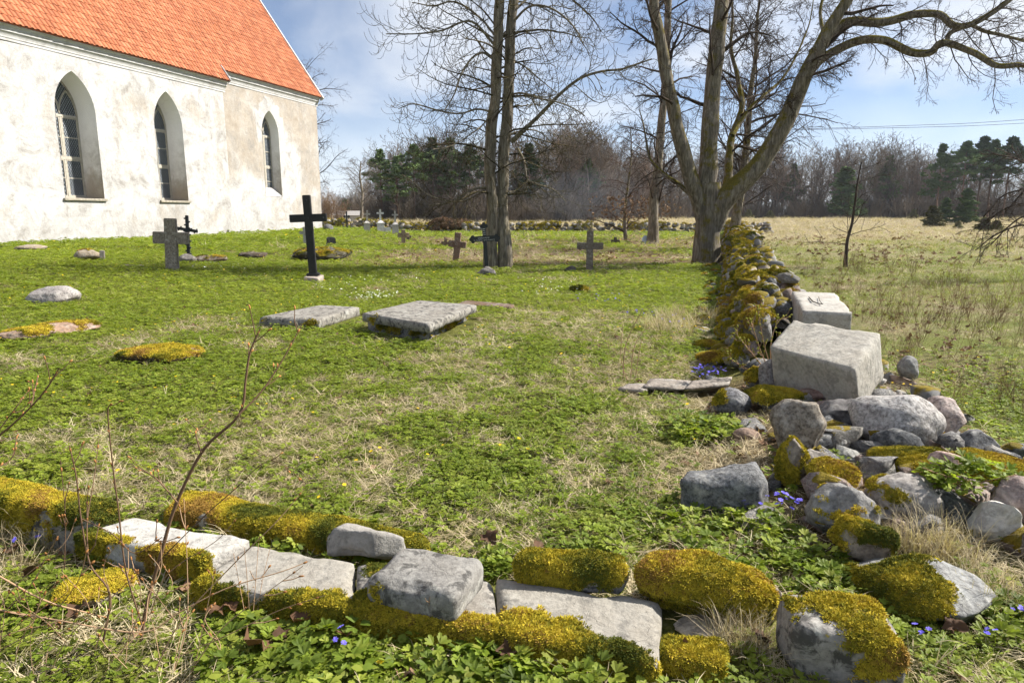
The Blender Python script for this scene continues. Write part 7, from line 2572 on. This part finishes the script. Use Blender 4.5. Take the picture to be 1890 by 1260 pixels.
twig_shrub('thin_twigs', [([(1150, 702), (1152, 650), (1165, 610), (1187, 570)], 2.2, 1.2), ([(1163, 704), (1168, 650), (1180, 620), (1200, 600)], 1.8, 1.1), ([(1172, 706), (1178, 660), (1184, 625)], 1.6, 1.0), ([(1158, 703), (1146, 660), (1150, 600)], 1.6, 1.0)], 6.6, 'thin brown twigs rising from the boards by the blue flowers', ('stem_tan', 'stem_tan'), (0.006, 0.003), 3, seed=6, side=False)
M['yellow_bud'] = m_twig('yellow_green_bud', (0.30, 0.30, 0.05), 0.3)
twig_shrub('budding_bush', [([(1425, 692), (1405, 650), (1392, 610), (1385, 588)], 2.6, 1.4), ([(1428, 692), (1412, 640), (1402, 590), (1398, 560)], 2.4, 1.4), ([(1425, 692), (1422, 640), (1432, 600), (1448, 582)], 2.4, 1.3), ([(1420, 692), (1395, 660), (1370, 630), (1358, 615)], 2.4, 1.3), ([(1430, 692), (1435, 640), (1440, 610)], 2.2, 1.3), ([(1418, 692), (1380, 680), (1350, 662), (1340, 640)], 2.2, 1.2)], 6.3, 'small bush with yellow green buds at the wall beside the ashlars', ('stem_tan', 'yellow_bud'), (0.016, 0.008), 22, seed=7)
# brown leaves held by the small reddish tree
rgx = np.random.default_rng(401)
g = G(1155, 446)
n = 260
a = rgx.uniform(0, 6.28, n); rr_ = rgx.uniform(0.4, 2.6, n)
P = np.stack([g[0] + np.cos(a) * rr_ + 0.4, g[1] + np.sin(a) * rr_, 1.2 + rgx.random(n) * 1.3], -1)
lp = [o for o in bpy.data.objects if o.get('label') == 'small reddish bare tree keeping a few brown leaves near the far wall'][0]
lv_ = scatter('brown_leaves', [dead_leaf(i) for i in range(3)], [M['litter']], P - np.array(lp.location), rgx.uniform(0, 6.28, (n, 3)), rgx.uniform(1.4, 2.6, n), rgx.integers(0, 3, n), parent=lp)
lv_['kind'] = 'stuff'
# leaves lying on the heap by the far wall
hp = [o for o in bpy.data.objects if o.name.startswith('leaf_heap')][0]
V_, F_ = mesh_arrays(hp.data)
F_ = np.array(F_)
N_ = vnormals(V_, F_)
r_ = sample_tris(V_, F_, N_, (N_[:, 2] > -0.2).astype(float), 130, rgx)
n = len(r_[0])
lv_ = scatter('heaped_leaves', [dead_leaf(i) for i in range(3)], [M['litter']], r_[0] + r_[1] * 0.03, euler_from_normal(r_[1] + rgx.normal(0, .4, (n, 3)), rgx.uniform(0, 6.28, n)), rgx.uniform(1.6, 3.0, n), rgx.integers(0, 3, n), rgx.uniform(0, 0.6, n), parent=hp)
lv_['kind'] = 'stuff'
# leafy clump on the tumbled stones
g = G(1780, 905, 0.12)
r_ = empty('green_plant', tuple(g))
tag(r_, 'fresh green leafy plant growing on the tumbled stones at the right', 'plant')
n = 90
a, rr_ = rgx.uniform(0, 6.28, n), np.sqrt(rgx.random(n))
P = np.stack([np.cos(a) * rr_ * 0.24, np.sin(a) * rr_ * 0.14, 0.02 + 0.08 * (1 - rr_ ** 2) * rgx.uniform(.6, 1.1, n)], -1)
o = scatter('leaves', [sprig(95), sprig(96), sprig(97, 1)], [M['leaf']], P, np.stack([rgx.normal(0, .3, n), rgx.normal(0, .3, n), rgx.uniform(0, 6.28, n)], -1), rgx.uniform(0.8, 1.2, n), rgx.integers(0, 3, n), rgx.uniform(0.3, 0.8, n), parent=r_)
o['kind'] = 'stuff'
T = Tubes()
for i in range(14):
    a_ = rgx.uniform(0, 6.28)
    T.tube([np.zeros(3), np.array([cos(a_) * .1, sin(a_) * .08, .08]), np.array([cos(a_) * .24, sin(a_) * .16, .13])], [.003, .0025, .0018], 4)
obj('stalks', T.mesh('stalks', M['stem_tan']), r_)

# twig fallen on the smaller ashlar
T = Tubes()
tw = [CAMP + ray(a_, b_) * ((0.625 - CAMZ) / ray(a_, b_)[2]) for a_, b_ in ((1493, 548), (1500, 556), (1510, 560), (1519, 561))]
c0 = tw[0].copy()
T.tube(np.array(tw) - c0, [0.006, 0.007, 0.006, 0.004], 5)
tw2 = [CAMP + ray(a_, b_) * ((0.63 - CAMZ) / ray(a_, b_)[2]) for a_, b_ in ((1511, 548), (1513, 555), (1518, 561))]
T.tube(np.array(tw2) - c0, [0.004, 0.004, 0.004], 5)
o = obj('fallen_twig', T.mesh('fallen_twig', M['twig_maple']), None, tuple(c0))
tag(o, 'dark forked twig lying on top of the smaller ashlar', 'twig')

# ------------------------------------------------------------------ the air: thin spring haze round everything
hm = bpy.data.materials.new('haze')
hm.use_nodes = True
hm.node_tree.nodes.clear()
ho = hm.node_tree.nodes.new('ShaderNodeOutputMaterial')
hv = hm.node_tree.nodes.new('ShaderNodeVolumePrincipled')
hv.inputs['Color'].default_value = (0.80, 0.89, 1.0, 1)
hv.inputs['Density'].default_value = 0.00022
hv.inputs['Anisotropy'].default_value = 0.2
hm.node_tree.links.new(hv.outputs[0], ho.inputs['Volume'])
mb = MB()
mb.box(-345, 345, -345, 345, -1.6, 34)
hz = obj('haze', mb.mesh('haze', hm))
hz['kind'] = 'stuff'
hz['label'] = 'thin bluish spring haze over the fields'

# drift of bonfire smoke before the far wood
sm = bpy.data.materials.new('smoke')
sm.use_nodes = True
sm.node_tree.nodes.clear()
so = sm.node_tree.nodes.new('ShaderNodeOutputMaterial')
sv = sm.node_tree.nodes.new('ShaderNodeVolumePrincipled')
sv.inputs['Color'].default_value = (0.72, 0.84, 1.0, 1)
sv.inputs['Density'].default_value = 0.010
sm.node_tree.links.new(sv.outputs[0], so.inputs['Volume'])
for (px, py, Y, rx, rz) in ((1085, 362, 92, 9.0, 3.6),):
    V, F = ico(3)
    V = V * np.array([rx, 3.0, rz]) * (1 + 0.5 * (fbm(V, 1.2, 2, 3) - 0.5))[:, None]
    c = at(px, py, Y)
    so_ = obj('smoke', mesh_np('smoke', V, F, [sm], True), None, tuple(c))
    tag(so_, 'faint bluish drift of smoke before the far wood', kind='stuff')
